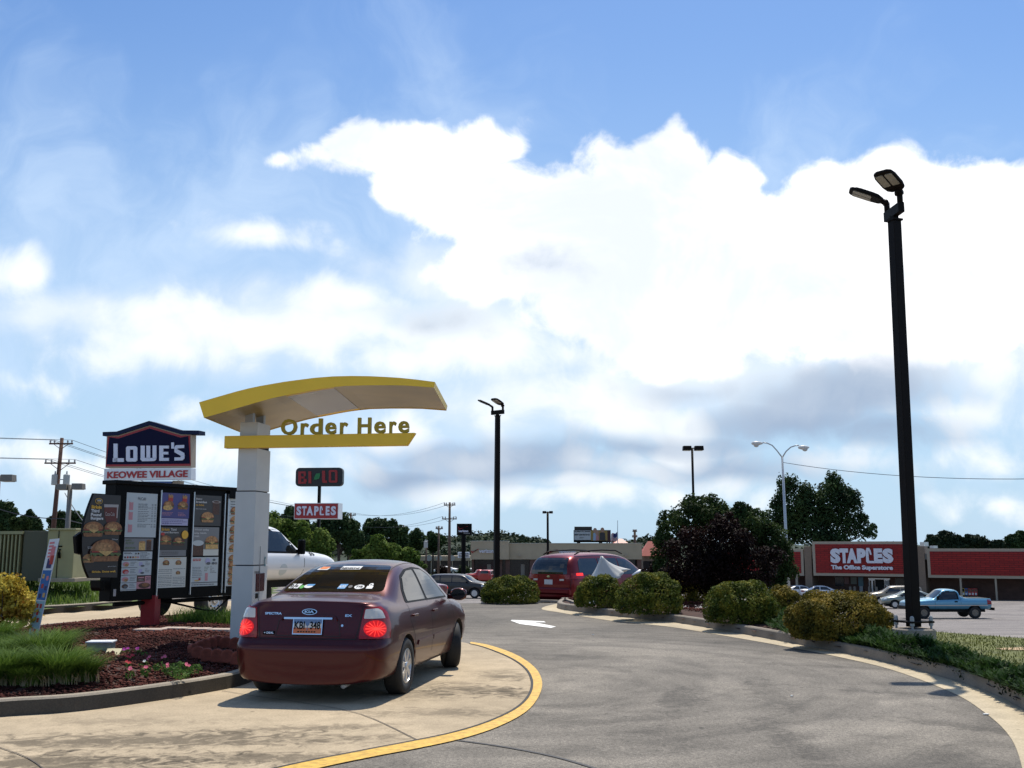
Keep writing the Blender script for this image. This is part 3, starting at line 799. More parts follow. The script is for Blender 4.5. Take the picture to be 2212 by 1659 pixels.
# ------------------------------------------------------------- maroon sedan
M_maroon = paint('maroon_metallic', (.060, .0014, .0030), coat=.38, rough=.32, metal=.55)
def sedan(loc, rz, label, pm=M_maroon, detail=True, name='sedan_car'):
    st = [sec(-2.24, .20, .54, .60, .985, .58, 1.03, .54, 1.045, .44, 1),
          sec(-2.222, .20, .68, .73, .985, .70, 1.035, .62, 1.05, .48, 1),
          sec(-2.13, .20, .79, .82, .98, .785, 1.04, .67, 1.06, .5, 1),
          sec(-1.97, .20, .83, .858, .97, .815, 1.045, .68, 1.075, .52, .8),
          sec(-1.62, .20, .84, .868, .955, .828, 1.06, .68, 1.10, .53, .3),
          sec(-1.42, .20, .84, .868, .945, .83, 1.10, .67, 1.135, .53, 0),
          sec(-1.05, .19, .84, .868, .94, .83, 1.255, .64, 1.315, .50, 0),
          sec(-.62, .19, .84, .868, .93, .83, 1.355, .605, 1.43, .47, 0),
          sec(-.1, .19, .84, .868, .92, .83, 1.385, .60, 1.468, .46, 0),
          sec(.40, .19, .84, .868, .91, .83, 1.36, .60, 1.45, .46, 0),
          sec(.80, .19, .84, .866, .90, .825, 1.24, .62, 1.345, .5, 0),
          sec(1.18, .19, .83, .862, .89, .82, 1.05, .66, 1.13, .54, 0),
          sec(1.38, .19, .83, .86, .875, .81, .955, .67, 1.02, .54, 0),
          sec(1.8, .21, .80, .85, .84, .79, .89, .66, .94, .5, 0),
          sec(2.06, .24, .72, .79, .78, .73, .83, .6, .86, .42, 0),
          sec(2.2, .26, .55, .60, .72, .55, .75, .46, .77, .3, 0),
          sec(2.24, .28, .4, .44, .69, .4, .71, .34, .73, .2, 0)]
    ra, fa = -1.31, 1.30
    root, body, pj = carbase(name, label, 'car', loc, rz, st, 3 if detail else 2, [(ra, .315, .345, .60), (fa, .315, .345, .60)], pm)
    R = 'R'
    # glass
    def q(mb): pj.patch(mb, 'B', rounded([(-.605, 1.12), (.60, 1.125), (.535, 1.27), (.465, 1.395), (0, 1.412), (-.465, 1.395), (-.535, 1.27)], .05), .004, 0, 14, 10)
    rw = part(root, 'rear_window', [mat('tinted_rear_glass', (.006, .006, .006), .10, spec=.22)], q, smooth=True)
    for side in ('R', 'L'):
        def fr(mb):
            pj.patch(mb, side, rounded([(-1.13, .985), (-.30, .975), (.25, .965), (.98, .955), (.76, 1.12), (.50, 1.27), (.22, 1.352), (-.12, 1.372), (-.50, 1.352), (-.80, 1.285), (-1.02, 1.14)], .05), .003, 0, 24, 10)
        f = part(root, 'window_frame', [M_blk], fr, smooth=True)
        def w1(mb): pj.patch(mb, side, rounded([(-1.03, 1.00), (-.22, .99), (-.22, 1.34), (-.48, 1.33), (-.77, 1.262), (-.96, 1.12)], .03), .006, 0, 12, 8)
        def w2(mb): pj.patch(mb, side, rounded([(-.13, .988), (.50, .982), (.88, .975), (.70, 1.12), (.46, 1.255), (.20, 1.33), (-.13, 1.345)], .03), .006, 0, 12, 8)
        part(root, 'side_window', [M_glassd], w1, smooth=True); part(root, 'side_window', [M_glassd], w2, smooth=True)
    part(root, 'windshield', [M_glassd], lambda mb: pj.patch(mb, 'T', rounded([(-.60, 1.30), (.60, 1.30), (.50, .52), (-.50, .52)], .05), .004, 0, 10, 10), smooth=True)
    # shut lines on both flanks
    for kd, pts, w_ in [(s_, p_, .009) for s_ in ('R', 'L') for p_ in ([(-.17, .97), (-.17, .26)], [(1.0, .95), (1.02, .62), (.92, .28)], [(-1.12, .97), (-1.16, .80), (-1.0, .62), (-.93, .40), (-.86, .26)], [(-.93, .26), (.92, .26)])] + [('B', [(-.585, .985), (-.56, .80), (-.53, .662), (.53, .662), (.56, .80), (.585, .985)], .009), ('B', [(-.60, 1.095), (.60, 1.095)], .007)]:
        part(root, 'shut_line', [M_blk2], lambda mb: pj.line(mb, kd, pts, w_))
    for s in ('R', 'L'):
        sg = 1 if s == 'R' else -1
        part(root, 'side_molding', [pm], lambda mb: (pj.patch(mb, s, [(-.88, .50), (-.19, .505), (-.19, .555), (-.85, .55)], .014, 0, 6, 1), pj.patch(mb, s, [(-.15, .505), (.86, .51), (.84, .56), (-.15, .555)], .014, 0, 6, 1)))
        for y in (-.98, -.02):
            def hd(mb):
                h = pj.at(s, y, .845, .0); mb.box((h.x + sg * .022, y, .845), (.022, .19, .026), 0); mb.box((h.x + sg * .008, y - .08, .845), (.02, .03, .024), 0); mb.box((h.x + sg * .008, y + .08, .845), (.02, .03, .024), 0)
            part(root, 'door_handle', [pm], hd, bevel=.008)
        # mirror
        mr = MB(); Mx = Matrix.Translation((sg * .96, .86, 1.00)) @ Matrix.Rotation(-sg * .12, 4, 'Z') @ Matrix.Diagonal((1, .52, .68, 1))
        mr.lathe([(.02, -.11), (.085, -.10), (.115, -.05), (.12, 0), (.115, .05), (.085, .095), (.02, .11)], Mx @ Matrix.Rotation(PI / 2, 4, 'Y'), 16, 0)
        mr.box((sg * .86, .88, .965), (.12, .05, .06), 0)
        m_ = mr.build('wing_mirror', [pm], root, smooth=True)
        g = MB(); g.lathe([(.095, 0), (.095, .006)], Matrix.Translation((sg * .965, .80, 1.0)) @ Matrix.Rotation(-sg * .1, 4, 'Z') @ Matrix.Rotation(PI / 2, 4, 'X') @ Matrix.Diagonal((1.05, .72, 1, 1)), 18, 0)
        g.build('mirror_glass', [M_glassd], m_)
        # tail light wraps the corner
        C = ('C', .42, -1.70, sg)
        def tl(mb): pj.patch(mb, C, rounded([(.30, .665), (1.04, .665), (1.10, .80), (1.02, .93), (.86, .99), (.44, .98), (.36, .82)], .03), .010, 0, 16, 10)
        tlo = part(root, 'tail_light', [M_tail], tl, smooth=True)
        part(tlo, 'reverse_lens', [M_tailw], lambda mb: pj.patch(mb, C, rounded([(.42, .872), (.90, .872), (.84, .945), (.74, .97), (.46, .968)], .02), .014, 0, 10, 4), smooth=True)
        def bl(mb):
            cu, cv = .66, .768
            pj.patch(mb, C, [(cu + .25 * math.cos(t * PI / 9), cv + .088 * math.sin(t * PI / 9)) for t in range(18)], .013, 0, 6, 6, skirt=False)
            for t in range(14):
                a = t * PI / 7
                pj.line(mb, C, [(cu + .06 * math.cos(a), cv + .018 * math.sin(a)), (cu + .21 * math.cos(a), cv + .078 * math.sin(a))], .009, .017, 1, 1)
            pj.patch(mb, C, [(cu + .06 * math.cos(t * PI / 5), cv + .018 * math.sin(t * PI / 5)) for t in range(10)], .017, 1, 2, 2, skirt=False)
        part(tlo, 'brake_lamp', [emis('brake_glow', (.7, .006, .004), .42), M_brake2], bl)
    # trunk furniture
    def chrome(mb):
        pj.patch(mb, 'B', rounded([(-.27, .858), (.27, .858), (.27, .878), (-.27, .878)], .008), .035, 0, 10, 1)
    def plateshape(mb):
        pj.patch(mb, 'B', rounded([(-.32, .85), (-.30, .885), (-.27, .900), (.27, .900), (.30, .885), (.32, .85), (.30, .845), (.28, .878), (-.28, .878), (-.30, .845)], .006), .026, 0, 14, 2)
    part(root, 'trunk_brow', [pm], plateshape, bevel=.012)
    part(root, 'chrome_strip', [M_chrome], chrome, bevel=.006)
    def recess(mb):
        pj.line(mb, 'B', [(-.33, .86), (-.36, .69), (.36, .69), (.33, .86)], .010, .003, 0)
    part(root, 'plate_recess', [mat('recess_shadow', (.02, .003, .003), .5)], recess)
    ys = pj.at('B', 0, .74, 0).y
    fr = Fr((-.155, ys - .022, .715), (1, 0, 0), (0, .17, 1))
    mb = MB(); mb.fprism(fr, [(-.01, -.01), (.32, -.01), (.32, .165), (-.01, .165)], 0, .012, 0)
    mb.rect(fr, 0, 0, .31, .155, .014, 1); mb.rect(fr, 0, .0, .31, .06, .0155, 2); mb.rect(fr, 0, .105, .31, .155, .0155, 3)
    mb.text(fr, 'KBI', .012, .045, .125, .125, .018, 0, 4, .02); mb.text(fr, '348', .185, .045, .298, .125, .018, 0, 4, .02)
    mb.rect(fr, .152, .03, .158, .085, .018, 3); mb.disc(fr, .155, .095, .022, .016, .018, 3, 10)
    for k in range(7): mb.rect(fr, .05 + k * .03, .012, .068 + k * .03, .024, .018, 4)
    mb.build('license_plate', [M_chrome, M_plate, mat('plate_orange', (.50, .14, .05), .4), mat('plate_blue', (.12, .20, .36), .4), M_blk], root)
    part(root, 'plate_light', [mat('orange_lens', (.5, .12, .03), .2)], lambda mb: pj.patch(mb, 'B', [(-.08, .842), (-.01, .842), (-.01, .852), (-.08, .852)], .03, 0, 1, 1))
    em = MB(); pj.patch(em, 'B', [(-.0 + .085 * math.cos(t * PI / 10), .938 + .032 * math.sin(t * PI / 10)) for t in range(20)], .008, 0, 4, 4)
    pj.patch(em, 'B', [(-.0 + .074 * math.cos(t * PI / 10), .938 + .025 * math.sin(t * PI / 10)) for t in range(20)], .011, 1, 4, 4, skirt=False)
    pj.text(em, 'B', 'KIA', -.052, .924, .052, .952, .014, 0, .03)
    em.build('emblem', [M_chrome, M_blk], root)
    em = MB(); pj.text(em, 'B', 'SPECTRA', -.50, .905, -.31, .930, .008, 0, .04); em.build('badge', [M_chrome], root)
    em = MB(); pj.text(em, 'B', 'EX', .40, .890, .475, .915, .008, 0, .04); em.build('badge', [M_chrome], root)
    em = MB(); pj.patch(em, 'B', rounded([(-.50, .70), (-.37, .70), (-.37, .735), (-.50, .735)], .004), .006, 0, 3, 1); pj.text(em, 'B', '+ DEAL', -.49, .707, -.38, .728, .009, 1, .03)
    em.build('dealer_badge', [M_blk, M_chrome], root)
    part(root, 'trunk_lock', [M_chrome], lambda mb: pj.patch(mb, 'B', [(.375 + .013 * math.cos(t * PI / 5), .80 + .013 * math.sin(t * PI / 5)) for t in range(10)], .008, 0, 1, 1))
    # window stickers
    SM = [mat('sticker_white', (.75, .75, .72), .4), mat('sticker_orange', (.75, .22, .05), .4), mat('sticker_blue', (.10, .30, .55), .4), mat('sticker_green', (.10, .38, .08), .4), mat('sticker_dark', (.05, .05, .06), .5), M_blk]
    def stk(polys, txts=()):
        mb = MB()
        for (pts, m) in polys: pj.patch(mb, 'B', pts, .0065 + .0012 * m * 0 + (.001 if m else 0), m, 3, 2, skirt=False)
        for (t, a, b, c, d, m) in txts: pj.text(mb, 'B', t, a, b, c, d, .009, m, .03)
        mb.build('window_sticker', SM, rw)
    rc = lambda a, b, c, d, s=0: [(a, b), (c, b), (c + s, d), (a + s, d)]
    ov = lambda cx, cy, rx, ry: [(cx + rx * math.cos(t * PI / 7), cy + ry * math.sin(t * PI / 7)) for t in range(14)]
    stk([(rc(-.39, 1.345, -.25, 1.368, .015), 0), (rc(-.37, 1.352, -.265, 1.378, .02), 1)])
    stk([(rc(-.09, 1.352, .15, 1.388, .0), 0)], [('REDSKINS', -.08, 1.355, .14, 1.372, 5)])
    stk([(rc(-.55, 1.148, -.50, 1.195, .02), 0)], [('0', -.535, 1.153, -.50, 1.188, 5)])
    stk([(rc(-.485, 1.148, -.425, 1.195, .02), 0), (ov(-.455, 1.168, .018, .012), 4)])
    stk([(ov(-.385, 1.163, .027, .018), 3)])
    stk([(ov(-.31, 1.172, .055, .020), 0), (rc(-.34, 1.175, -.25, 1.192, .01), 2)])
    stk([(rc(.055, 1.148, .145, 1.195, .01), 2)], [('AUTO', .062, 1.158, .142, 1.18, 0)])
    stk([(ov(.195, 1.17, .025, .014), 4)])
    stk([(ov(.30, 1.168, .058, .022), 0)], [('TYB', .262, 1.158, .338, 1.178, 5)])
    stk([(ov(.42, 1.190, .024, .016), 0), (rc(.385, 1.150, .455, 1.178, .0), 0), (ov(.42, 1.19, .013, .008), 4)])
    # running gear
    for x, y, s in ((.765, ra, 0), (-.765, ra, 0), (.745, fa, .40), (-.745, fa, .40)):
        wheel(root, x, y, .308, .20, M_alu, 7, s)
    part(root, 'exhaust_tip', [M_grey], lambda mb: mb.tube([(.42, -2.0, .20), (.42, -2.2, .19)], .028, 10), smooth=True)
    part(root, 'rear_axle', [M_under], lambda mb: (mb.tube([(-.6, ra, .30), (.6, ra, .30)], .05, 8), mb.box((0, -1.6, .26), (.8, .5, .16))))
    part(root, 'antenna', [M_blk], lambda mb: mb.tube([(.30, 1.2, 1.0), (.30, 1.2, 1.02)], .01, 6))
    for s in (1, -1): part(root, 'roof_seam', [M_blk2], lambda mb: pj.line(mb, 'T', [(s * .50, -1.02), (s * .49, -.6), (s * .485, .0), (s * .49, .5)], .012, .002, 0, 8))
    for s in (1, -1):
        part(root, 'head_light', [M_head], lambda mb: pj.patch(mb, 'F', rounded([(s * .40, .60), (s * .70, .64), (s * .70, .74), (s * .42, .70)], .02), .006, 0, 5, 3))
    return root
# ============================================================= PLACING THE MAIN CAR
kia = sedan((-1.80, 13.45, 0), -math.radians(9.8), 'maroon four-door sedan with lit brake lights and window stickers at the order sign')
# ============================================================= ORDER SIGN
M_colw = mat('powder_coated_white', (.64, .62, .575), .45, noise=.05, scale=3)
M_colg = mat('powder_coated_grey', (.40, .41, .42), .4, noise=.06, scale=3)
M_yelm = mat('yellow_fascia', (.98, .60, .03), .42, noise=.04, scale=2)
M_yeld = mat('yellow_letters', (.50, .36, .02), .5)
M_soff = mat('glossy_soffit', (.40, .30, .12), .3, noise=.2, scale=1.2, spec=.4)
M_panelg = mat('grey_light_panel', (.34, .34, .35), .25)
h = math.radians(9); ux = Vector((math.cos(h), -math.sin(h), 0)); uy = Vector((math.sin(h), math.cos(h), 0)); Zv = Vector((0, 0, 1))
c0 = P(505.5, 1200, 15.3); O = Vector((c0.x, c0.y, 0))
col = thing('order_sign', 'tall white order column with yellow arched canopy reading Order Here', 'drive-through sign', (O.x, O.y, .2))
def cbox(mb, u0, u1, w0, w1, z0, z1, m=0):
    q = [O + ux * u0 + uy * w0, O + ux * u1 + uy * w0, O + ux * u1 + uy * w1, O + ux * u0 + uy * w1]
    mb.prism([Vector((p.x, p.y, z0)) for p in q], (0, 0, z1 - z0), m)
W = .29; D = .52
mb = MB(); cbox(mb, .03, W - .03, .03, D - .03, .05, .3); mb.build('base', M_blk, col, world=True)
for (z0, z1, e) in ((.235, 1.345, .012), (1.36, 2.415, .010), (2.43, 3.05, .0)):
    mb = MB(); cbox(mb, -e, W + e, -e, D + e, z0, z1); mb.build('column_section', M_colw, col, world=True, bevel=.006)
mb = MB(); cbox(mb, .02, W - .02, .02, D - .02, .25, 3.3); mb.build('column_core', M_blk2, col, world=True)
mb = MB(); cbox(mb, .01, W - .01, .01, D - .01, 3.205, 3.44); mb.build('column_cap', M_colw, col, world=True, bevel=.006)
# right face details
rf = Fr(O + ux * (W + .012), uy, Zv)      # u = depth along lane, v = height
rf = Fr(O + ux * (W + .012), uy * 1.0, Zv)
if rf.N.dot(ux) < 0: rf = Fr(O + ux * (W + .012) + uy * D, -uy, Zv)
def rr(name, m, px, th=.006):
    mb = MB(); a = [rf.px(*p) for p in px]; u0 = min(p[0] for p in a); u1 = max(p[0] for p in a); v0 = min(p[1] for p in a); v1 = max(p[1] for p in a)
    mb.fprism(rf, [(u0, v0), (u1, v0), (u1, v1), (u0, v1)], -.002, th, 0); return mb.build(name, m, col, world=True)
rr('order_screen', mat('maroon_screen', (.07, .004, .010), .25), [(553, 1239), (569, 1276)], .012)
rr('speaker_grille', M_blk, [(551.5, 1282), (556, 1292)], .010)
mb = MB(); a = rf.px(549, 1234); b = rf.px(562, 1238); mb.text(rf, 'ORDER', min(a[0], b[0]), b[1], max(a[0], b[0]), a[1], .004, 0, 0, .03); mb.build('lettering', mat('grey_lettering', (.12, .12, .12), .5), col, world=True)
a = rf.px(572, 1213); mb = MB(); mb.disc(rf, a[0], a[1], .035, .075, .004, 0); mb.disc(rf, a[0], a[1], .02, .045, .006, 1); mb.build('round_decal', [mat('teal_decal', (.05, .22, .24), .4), M_colw], col, world=True)
mb = MB(); a = rf.px(562, 1180); b = rf.px(558, 1300); mb.tube([rf.p(a[0], a[1], .008), rf.p(a[0], b[1], .008)], .005, 6); mb.build('cable', M_grey, col, world=True)
# beam, rail, letters
bf = Fr(Vector((O.x, O.y, 0)) - uy * .06, ux, Zv)
bu = [bf.px(488, 957)[0], bf.px(898, 941)[0], bf.px(880, 967)[0]]
mb = MB(); z0, z1 = 3.045, 3.225
mb.fprism(bf, [(bu[0], z0), (bu[2], z0), (bu[1], z1), (bu[0], z1)], -.055, .06, 0)
mb.build('yellow_beam', M_yelm, col, world=True, bevel=.006)
l0 = bf.px(599, 940)[0]; l1 = bf.px(881, 940)[0]
mb = MB(); mb.fprism(bf, [(l0, z1 + .004), (l1, z1 + .004), (l1, z1 + .016), (l0, z1 + .016)], -.16, -.10, 0); mb.build('letter_rail', M_blk, col, world=True)
ltr = 'Order Here'; xs = [(600, 631), (641, 661), (666, 690), (700, 726), (735, 755), (766, 798), (809, 835), (843, 862), (864, 880)]
lay = [('O', 600, 634.5, 904, 939.5), ('r', 643, 659.5, 913, 939), ('d', 663, 690, 904, 939.5), ('e', 696.5, 720, 913, 939.5), ('r', 728.5, 745, 913, 939), ('H', 767, 796, 903.5, 939), ('e', 803, 827.5, 913, 939.5), ('r', 836, 851, 913, 939), ('e', 855.5, 879, 913, 939.5)]
for ch, xa, xb, ya, yb in lay:
    a = bf.px(xa, yb)[0]; b = bf.px(xb, yb)[0]; hh = (yb - ya) * S(15.2)
    mb = MB(); mb.text(bf, ch, a, z1 + .016, b, z1 + .016 + hh, -.155, .05, 0, .024); mb.build('letter', M_yeld, col, world=True)
# canopy
cf = Fr(P(937, 837, 14.2), Vector((math.cos(math.radians(7)), -math.sin(math.radians(7)), 0)), Zv)
up = [(430, 869), (457, 861), (484.8, 853), (511, 845.5), (536.9, 839), (563, 833.5), (589, 829), (615, 824.5), (641, 821), (680, 816), (719, 813), (758, 812), (797.5, 812.5), (830, 814), (862.6, 816), (901, 820), (939.5, 825)]
lo = [(440.5, 902.5), (462, 896.5), (484.8, 890), (511, 882), (537, 874.5), (563, 867), (589, 860), (615, 854.5), (641, 849.7), (667, 844.5), (693, 840), (719, 836.5), (745, 833.8), (797.5, 832.3), (840, 832.3), (875.7, 832.8), (937, 837.2)]
U_ = [cf.px(*p) for p in up]; L_ = [cf.px(*p) for p in lo]
n = len(U_); wv = Vector((.02, 2.5, 0))
mb = MB()
def cq(a, b, c, d, m): mb.add([a, b, c, d], [(0, 1, 2, 3)], m)
for i in range(n - 1):
    a, b = cf.p(*U_[i]), cf.p(*U_[i + 1]); c, d = cf.p(*L_[i]), cf.p(*L_[i + 1])
    cq(c, d, b, a, 0); cq(a, b, b + wv, a + wv, 0); cq(a + wv, b + wv, d + wv, c + wv, 0)
for i in (0, n - 1):
    a, c = cf.p(*U_[i]), cf.p(*L_[i]); cq(a, c, c + wv, a + wv, 0)
cano = mb.build('canopy', M_yelm, col, world=True)
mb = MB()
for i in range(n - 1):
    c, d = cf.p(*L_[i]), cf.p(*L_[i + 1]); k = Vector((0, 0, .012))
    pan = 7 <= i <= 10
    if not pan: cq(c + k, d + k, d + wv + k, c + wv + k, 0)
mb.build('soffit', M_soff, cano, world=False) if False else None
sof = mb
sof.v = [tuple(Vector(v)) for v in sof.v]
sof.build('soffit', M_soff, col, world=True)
mb = MB(); mb2 = MB()
for i in range(7, 11):
    c, d = cf.p(*L_[i]), cf.p(*L_[i + 1]); k = Vector((0, 0, .008)); mb.add([c + k + wv * .06, d + k + wv * .06, d + wv * .94 + k, c + wv * .94 + k], [(0, 1, 2, 3)])
    for t0, t1 in ((0, .06), (.94, 1)): mb2.add([c + k + wv * t0, d + k + wv * t0, d + wv * t1 + k, c + wv * t1 + k], [(0, 1, 2, 3)])
mb.build('light_panel', M_panelg, col, world=True)
half = len(mb2.f) // 2
for k_ in (0, 1):
    m3 = MB()
    for fi in range(k_, len(mb2.f), 2): m3.add([mb2.v[i] for i in mb2.f[fi]], [(0, 1, 2, 3)])
    m3.build('soffit_edge', M_yelm, col, world=True)
for w0 in (.02, D - .10):
    mb = MB(); cbox(mb, .08, .20, w0, w0 + .08, 3.44, 3.66); mb.build('canopy_post', M_colg, col, world=True)
for w0 in (-.02, D - .06):
    mb = MB(); a = O + ux * (-.18) + uy * w0; b = O + ux * .50 + uy * w0
    mb.tube([a + Zv * 3.57, b + Zv * 3.70], .045, 4); mb.build('canopy_bracket', M_colg, col, world=True)
# ============================================================= MENU BOARD
a30 = math.radians(30); md = Vector((math.sin(a30), math.cos(a30), 0))
t_ = (234 - CX) / F
P0 = P(237, 1297, 17.93)
mf = Fr(Vector((P0.x, P0.y, 0)), md, Zv)            # N faces the camera side (right, towards viewer)
menu = thing('menu_board', 'wide black drive-through menu board with lit price panels on a red post', 'menu board', (P0.x, P0.y, .2))
def Q(zx, zy): return mf.px((240 + zx / 4.0963) * .67770, (1500 + zy / 4.0963) * .67770)
M_menuw = mat('menu_white', (.50, .54, .54), .3); M_menuc = mat('menu_cream', (.62, .62, .55), .3); M_menub = mat('menu_blue', (.06, .05, .20), .3)
M_menud = mat('menu_dark', (.05, .042, .038), .35); M_menug = mat('menu_grey', (.20, .20, .20), .35); M_txtd = mat('print_dark', (.10, .11, .12), .5)
M_txtw = mat('print_white', (.62, .62, .60), .5); M_txty = mat('print_yellow', (.75, .42, .04), .5); M_bun = mat('print_bun', (.27, .115, .04), .5, noise=.45, scale=22); M_bun2 = mat('print_bun_light', (.42, .22, .085), .5, noise=.45, scale=26)
M_pat = mat('print_patty', (.085, .038, .022), .5, noise=.4, scale=40); M_let = mat('print_lettuce', (.10, .14, .04), .5, noise=.5, scale=40); M_chs = mat('print_cheese', (.60, .38, .13), .5, noise=.3, scale=30); M_prr = mat('print_red', (.45, .04, .03), .5)
M_lil = mat('menu_lilac', (.42, .40, .58), .3); M_pink = mat('print_pink', (.55, .25, .27), .5); M_brn = mat('menu_brown', (.022, .012, .010), .3); M_cola = mat('print_cola', (.12, .015, .008), .4); M_ice = mat('print_glass', (.40, .36, .34), .4)
PM = [M_blk, M_menuw, M_menuc, M_menub, M_menud, M_menug, M_txtd, M_txtw, M_txty, M_bun, M_bun2, M_pat, M_let, M_chs, M_prr, M_lil, M_pink, M_brn, M_cola, M_ice, M_alu]
(BK, WH, CR, BL, DK, GR, TD, TW, TY, BU, BU2, PA, LE, CH_, RD, LI, PK, BR, CO, IC, AL) = range(21)
uR = mf.px(545, 1180)[0]; vT = 2.70
def top_at(u): return vT
mb = MB()
u0 = mf.px(237, 1297)[0]; vB = .70
mb.fprism(mf, [(u0, vB), (uR, vB), (uR, vT), (u0, vT)], -.28, 0, 0)
mb.fprism(mf, [(u0 - .04, vT - .02), (uR + .04, vT - .02), (uR + .04, vT + .05), (u0 - .04, vT + .05)], -.32, .05, 0)
mb.build('cabinet', M_blk, menu, world=True, bevel=.01)
for zx in (1095, 1528, 1935, 1978):
    u = Q(zx, 700)[0]; mb = MB(); mb.fprism(mf, [(u - .010, vB + .05), (u + .010, vB + .05), (u + .010, vT - .08), (u - .010, vT - .08)], 0, .03, 0); mb.build('trim_strip', M_alu, menu, world=True)
def pan(name, zx0, zy0, zx1, zy1, bg, draw=None):
    """one printed panel; zoom pixels of its corners"""
    a = Q(zx0, zy0); b = Q(zx1, zy1); c = Q(zx0, zy1); u0, u1 = a[0], b[0]; v1 = a[1]; v0 = c[1]
    mb = MB(); mb.rect(mf, u0, v0, u1, v1, .006, bg); s = (u1 - u0)
    class K: pass
    k = K(); k.mb = mb; k.u0, k.u1, k.v0, k.v1 = u0, u1, v0, v1
    k.R = lambda x0, y0, x1, y1, m, n=.008: mb.rect(mf, u0 + x0 * (u1 - u0), v1 - y1 * (v1 - v0), u0 + x1 * (u1 - u0), v1 - y0 * (v1 - v0), n, m)
    k.T = lambda t, x0, y0, x1, y1, m, b=.02, n=.010: mb.text(mf, t, u0 + x0 * (u1 - u0), v1 - y1 * (v1 - v0), u0 + x1 * (u1 - u0), v1 - y0 * (v1 - v0), n, 0, m, b)
    k.D = lambda x, y, rx, ry, m, n=.010: mb.disc(mf, u0 + x * (u1 - u0), v1 - y * (v1 - v0), rx * (u1 - u0), ry * (v1 - v0), n, m, 16)
    if draw: draw(k)
    return mb.build(name, PM, menu, world=True)
def burger(mb, fr, cu, cv, w, n=.010, layers=1, light=BU, seed=0):
    r = random.Random(seed); h = w * .30
    mb.disc(fr, cu, cv + h * .25, w * .5, h * 1.05, n, light, 16, 0, PI)
    mb.disc(fr, cu - w * .06, cv + h * .5, w * .30, h * .5, n + .002, BU2, 10)
    mb.rect(fr, cu - w * .52, cv - h * .10, cu + w * .52, cv + h * .25, n + .002, PA)
    pts = []
    for i in range(12): pts.append((cu - w * .54 + w * 1.08 * i / 11, cv - h * (.10 if i % 2 else .30)))
    mb.poly(fr, pts + [(cu + w * .5, cv + h * .03), (cu - w * .5, cv + h * .03)], n + .004, LE)
    mb.poly(fr, [(cu - w * .25, cv + h * .22), (cu + w * .28, cv + h * .22), (cu + w * .02, cv - h * .28)], n + .006, CH_)
    mb.rect(fr, cu - w * .46, cv + h * .1, cu + w * .40, cv + h * .2, n + .0055, RD)
    mb.poly(fr, [(cu - w * .48, cv - h * .25), (cu + w * .48, cv - h * .25), (cu + w * .44, cv - h * .75), (cu - w * .44, cv - h * .75)], n + .001, light)
def rows(k, x0, x1, ys, m=TD, h=.010, price=None, seed=1):
    r = random.Random(seed)
    for y in ys:
        x = x0
        while x < x1 * (.75 + .25 * r.random()) and x < x1:
            w = .03 + .07 * r.random(); k.R(x, y, min(x + w, x1), y + h, m, .008); x += w + .012
        if price: k.R(price, y, price + .05, y + h, m, .008); k.R(price + .09, y, price + .15, y + h, m, .008)
def d1(k):
    k.T('McCafé', .36, .09, .62, .16, TD, .0)
    rows(k, .38, .80, [.24, .265, .30, .325, .36, .41, .45, .49, .52, .56, .60, .635, .70, .735, .76], TD, .011, .82, 3)
    for y in (.20, .42, .70): k.R(.09, y, .22, y + .19, PK); k.D(.155, y, .065, .02, WH, .012)
def d2(k): k.T('NEW', .04, .1, .25, .22, LE, .02); rows(k, .04, .40, [.3, .42, .72, .80], LE, .05, None, 5); k.R(.50, .3, .72, .98, CH_); k.R(.76, .15, .93, .98, PA); k.D(.61, .3, .11, .08, BU2); k.D(.845, .17, .085, .07, BU)
def d3(k):
    rows(k, .03, .30, [.12, .22], TD, .07, None, 6); rows(k, .58, .98, [.1, .28, .46, .64, .8], TD, .07, None, 7)
    for i, x in enumerate((.06, .15, .24, .33, .42, .50)): k.D(x, .72, .032, .13, (PA, RD, PA, BU, CH_, PK)[i], .012)
    k.D(.42, .25, .03, .12, TD, .012); k.D(.51, .25, .03, .12, PA, .012)
pan('menu_panel', 672, 285, 1045, 870, WH, d1)
pan('menu_panel', 640, 884, 1010, 1043, GR, d2); pan('menu_panel', 625, 1058, 998, 1162, WH, d3)
def dleft(k):
    for i, y in enumerate((.03, .28, .53, .76)):
        k.R(0, y + .20, 1, y + .215, DK); rows(k, .55, .97, [y + .02, y + .07, y + .12], TD, .018, None, 20 + i)
        k.D(.26, y + .09, .2, .075, (PK, RD, PK, PA)[i], .012); k.D(.30, y + .12, .12, .05, (BU2, PK, BU2, TD)[i], .014)
pan('menu_panel', 605, 1175, 790, 1572, WH, dleft)
def dr1(k):
    for y in (.02, .50): rows(k, .55, .95, [y + .06, y + .16, y + .26], TD, .03, None, 9); k.R(.1, y + .08, .35, y + .34, LI); k.D(.35, y + .34, .14, .07, TD, .012)
pan('menu_panel', 812, 1175, 985, 1368, WH, dr1)
def dr2(k): k.R(.0, .0, .58, .45, PA); k.R(.08, .08, .5, .16, PK, .012); rows(k, .08, .5, [.24, .33], TW, .03, None, 4); k.T('2/1', .66, .1, .95, .35, TD, .02); k.D(.55, .75, .42, .22, PA, .012); k.D(.62, .70, .25, .14, BU, .014)
pan('menu_panel', 800, 1378, 975, 1545, PK, dr2)
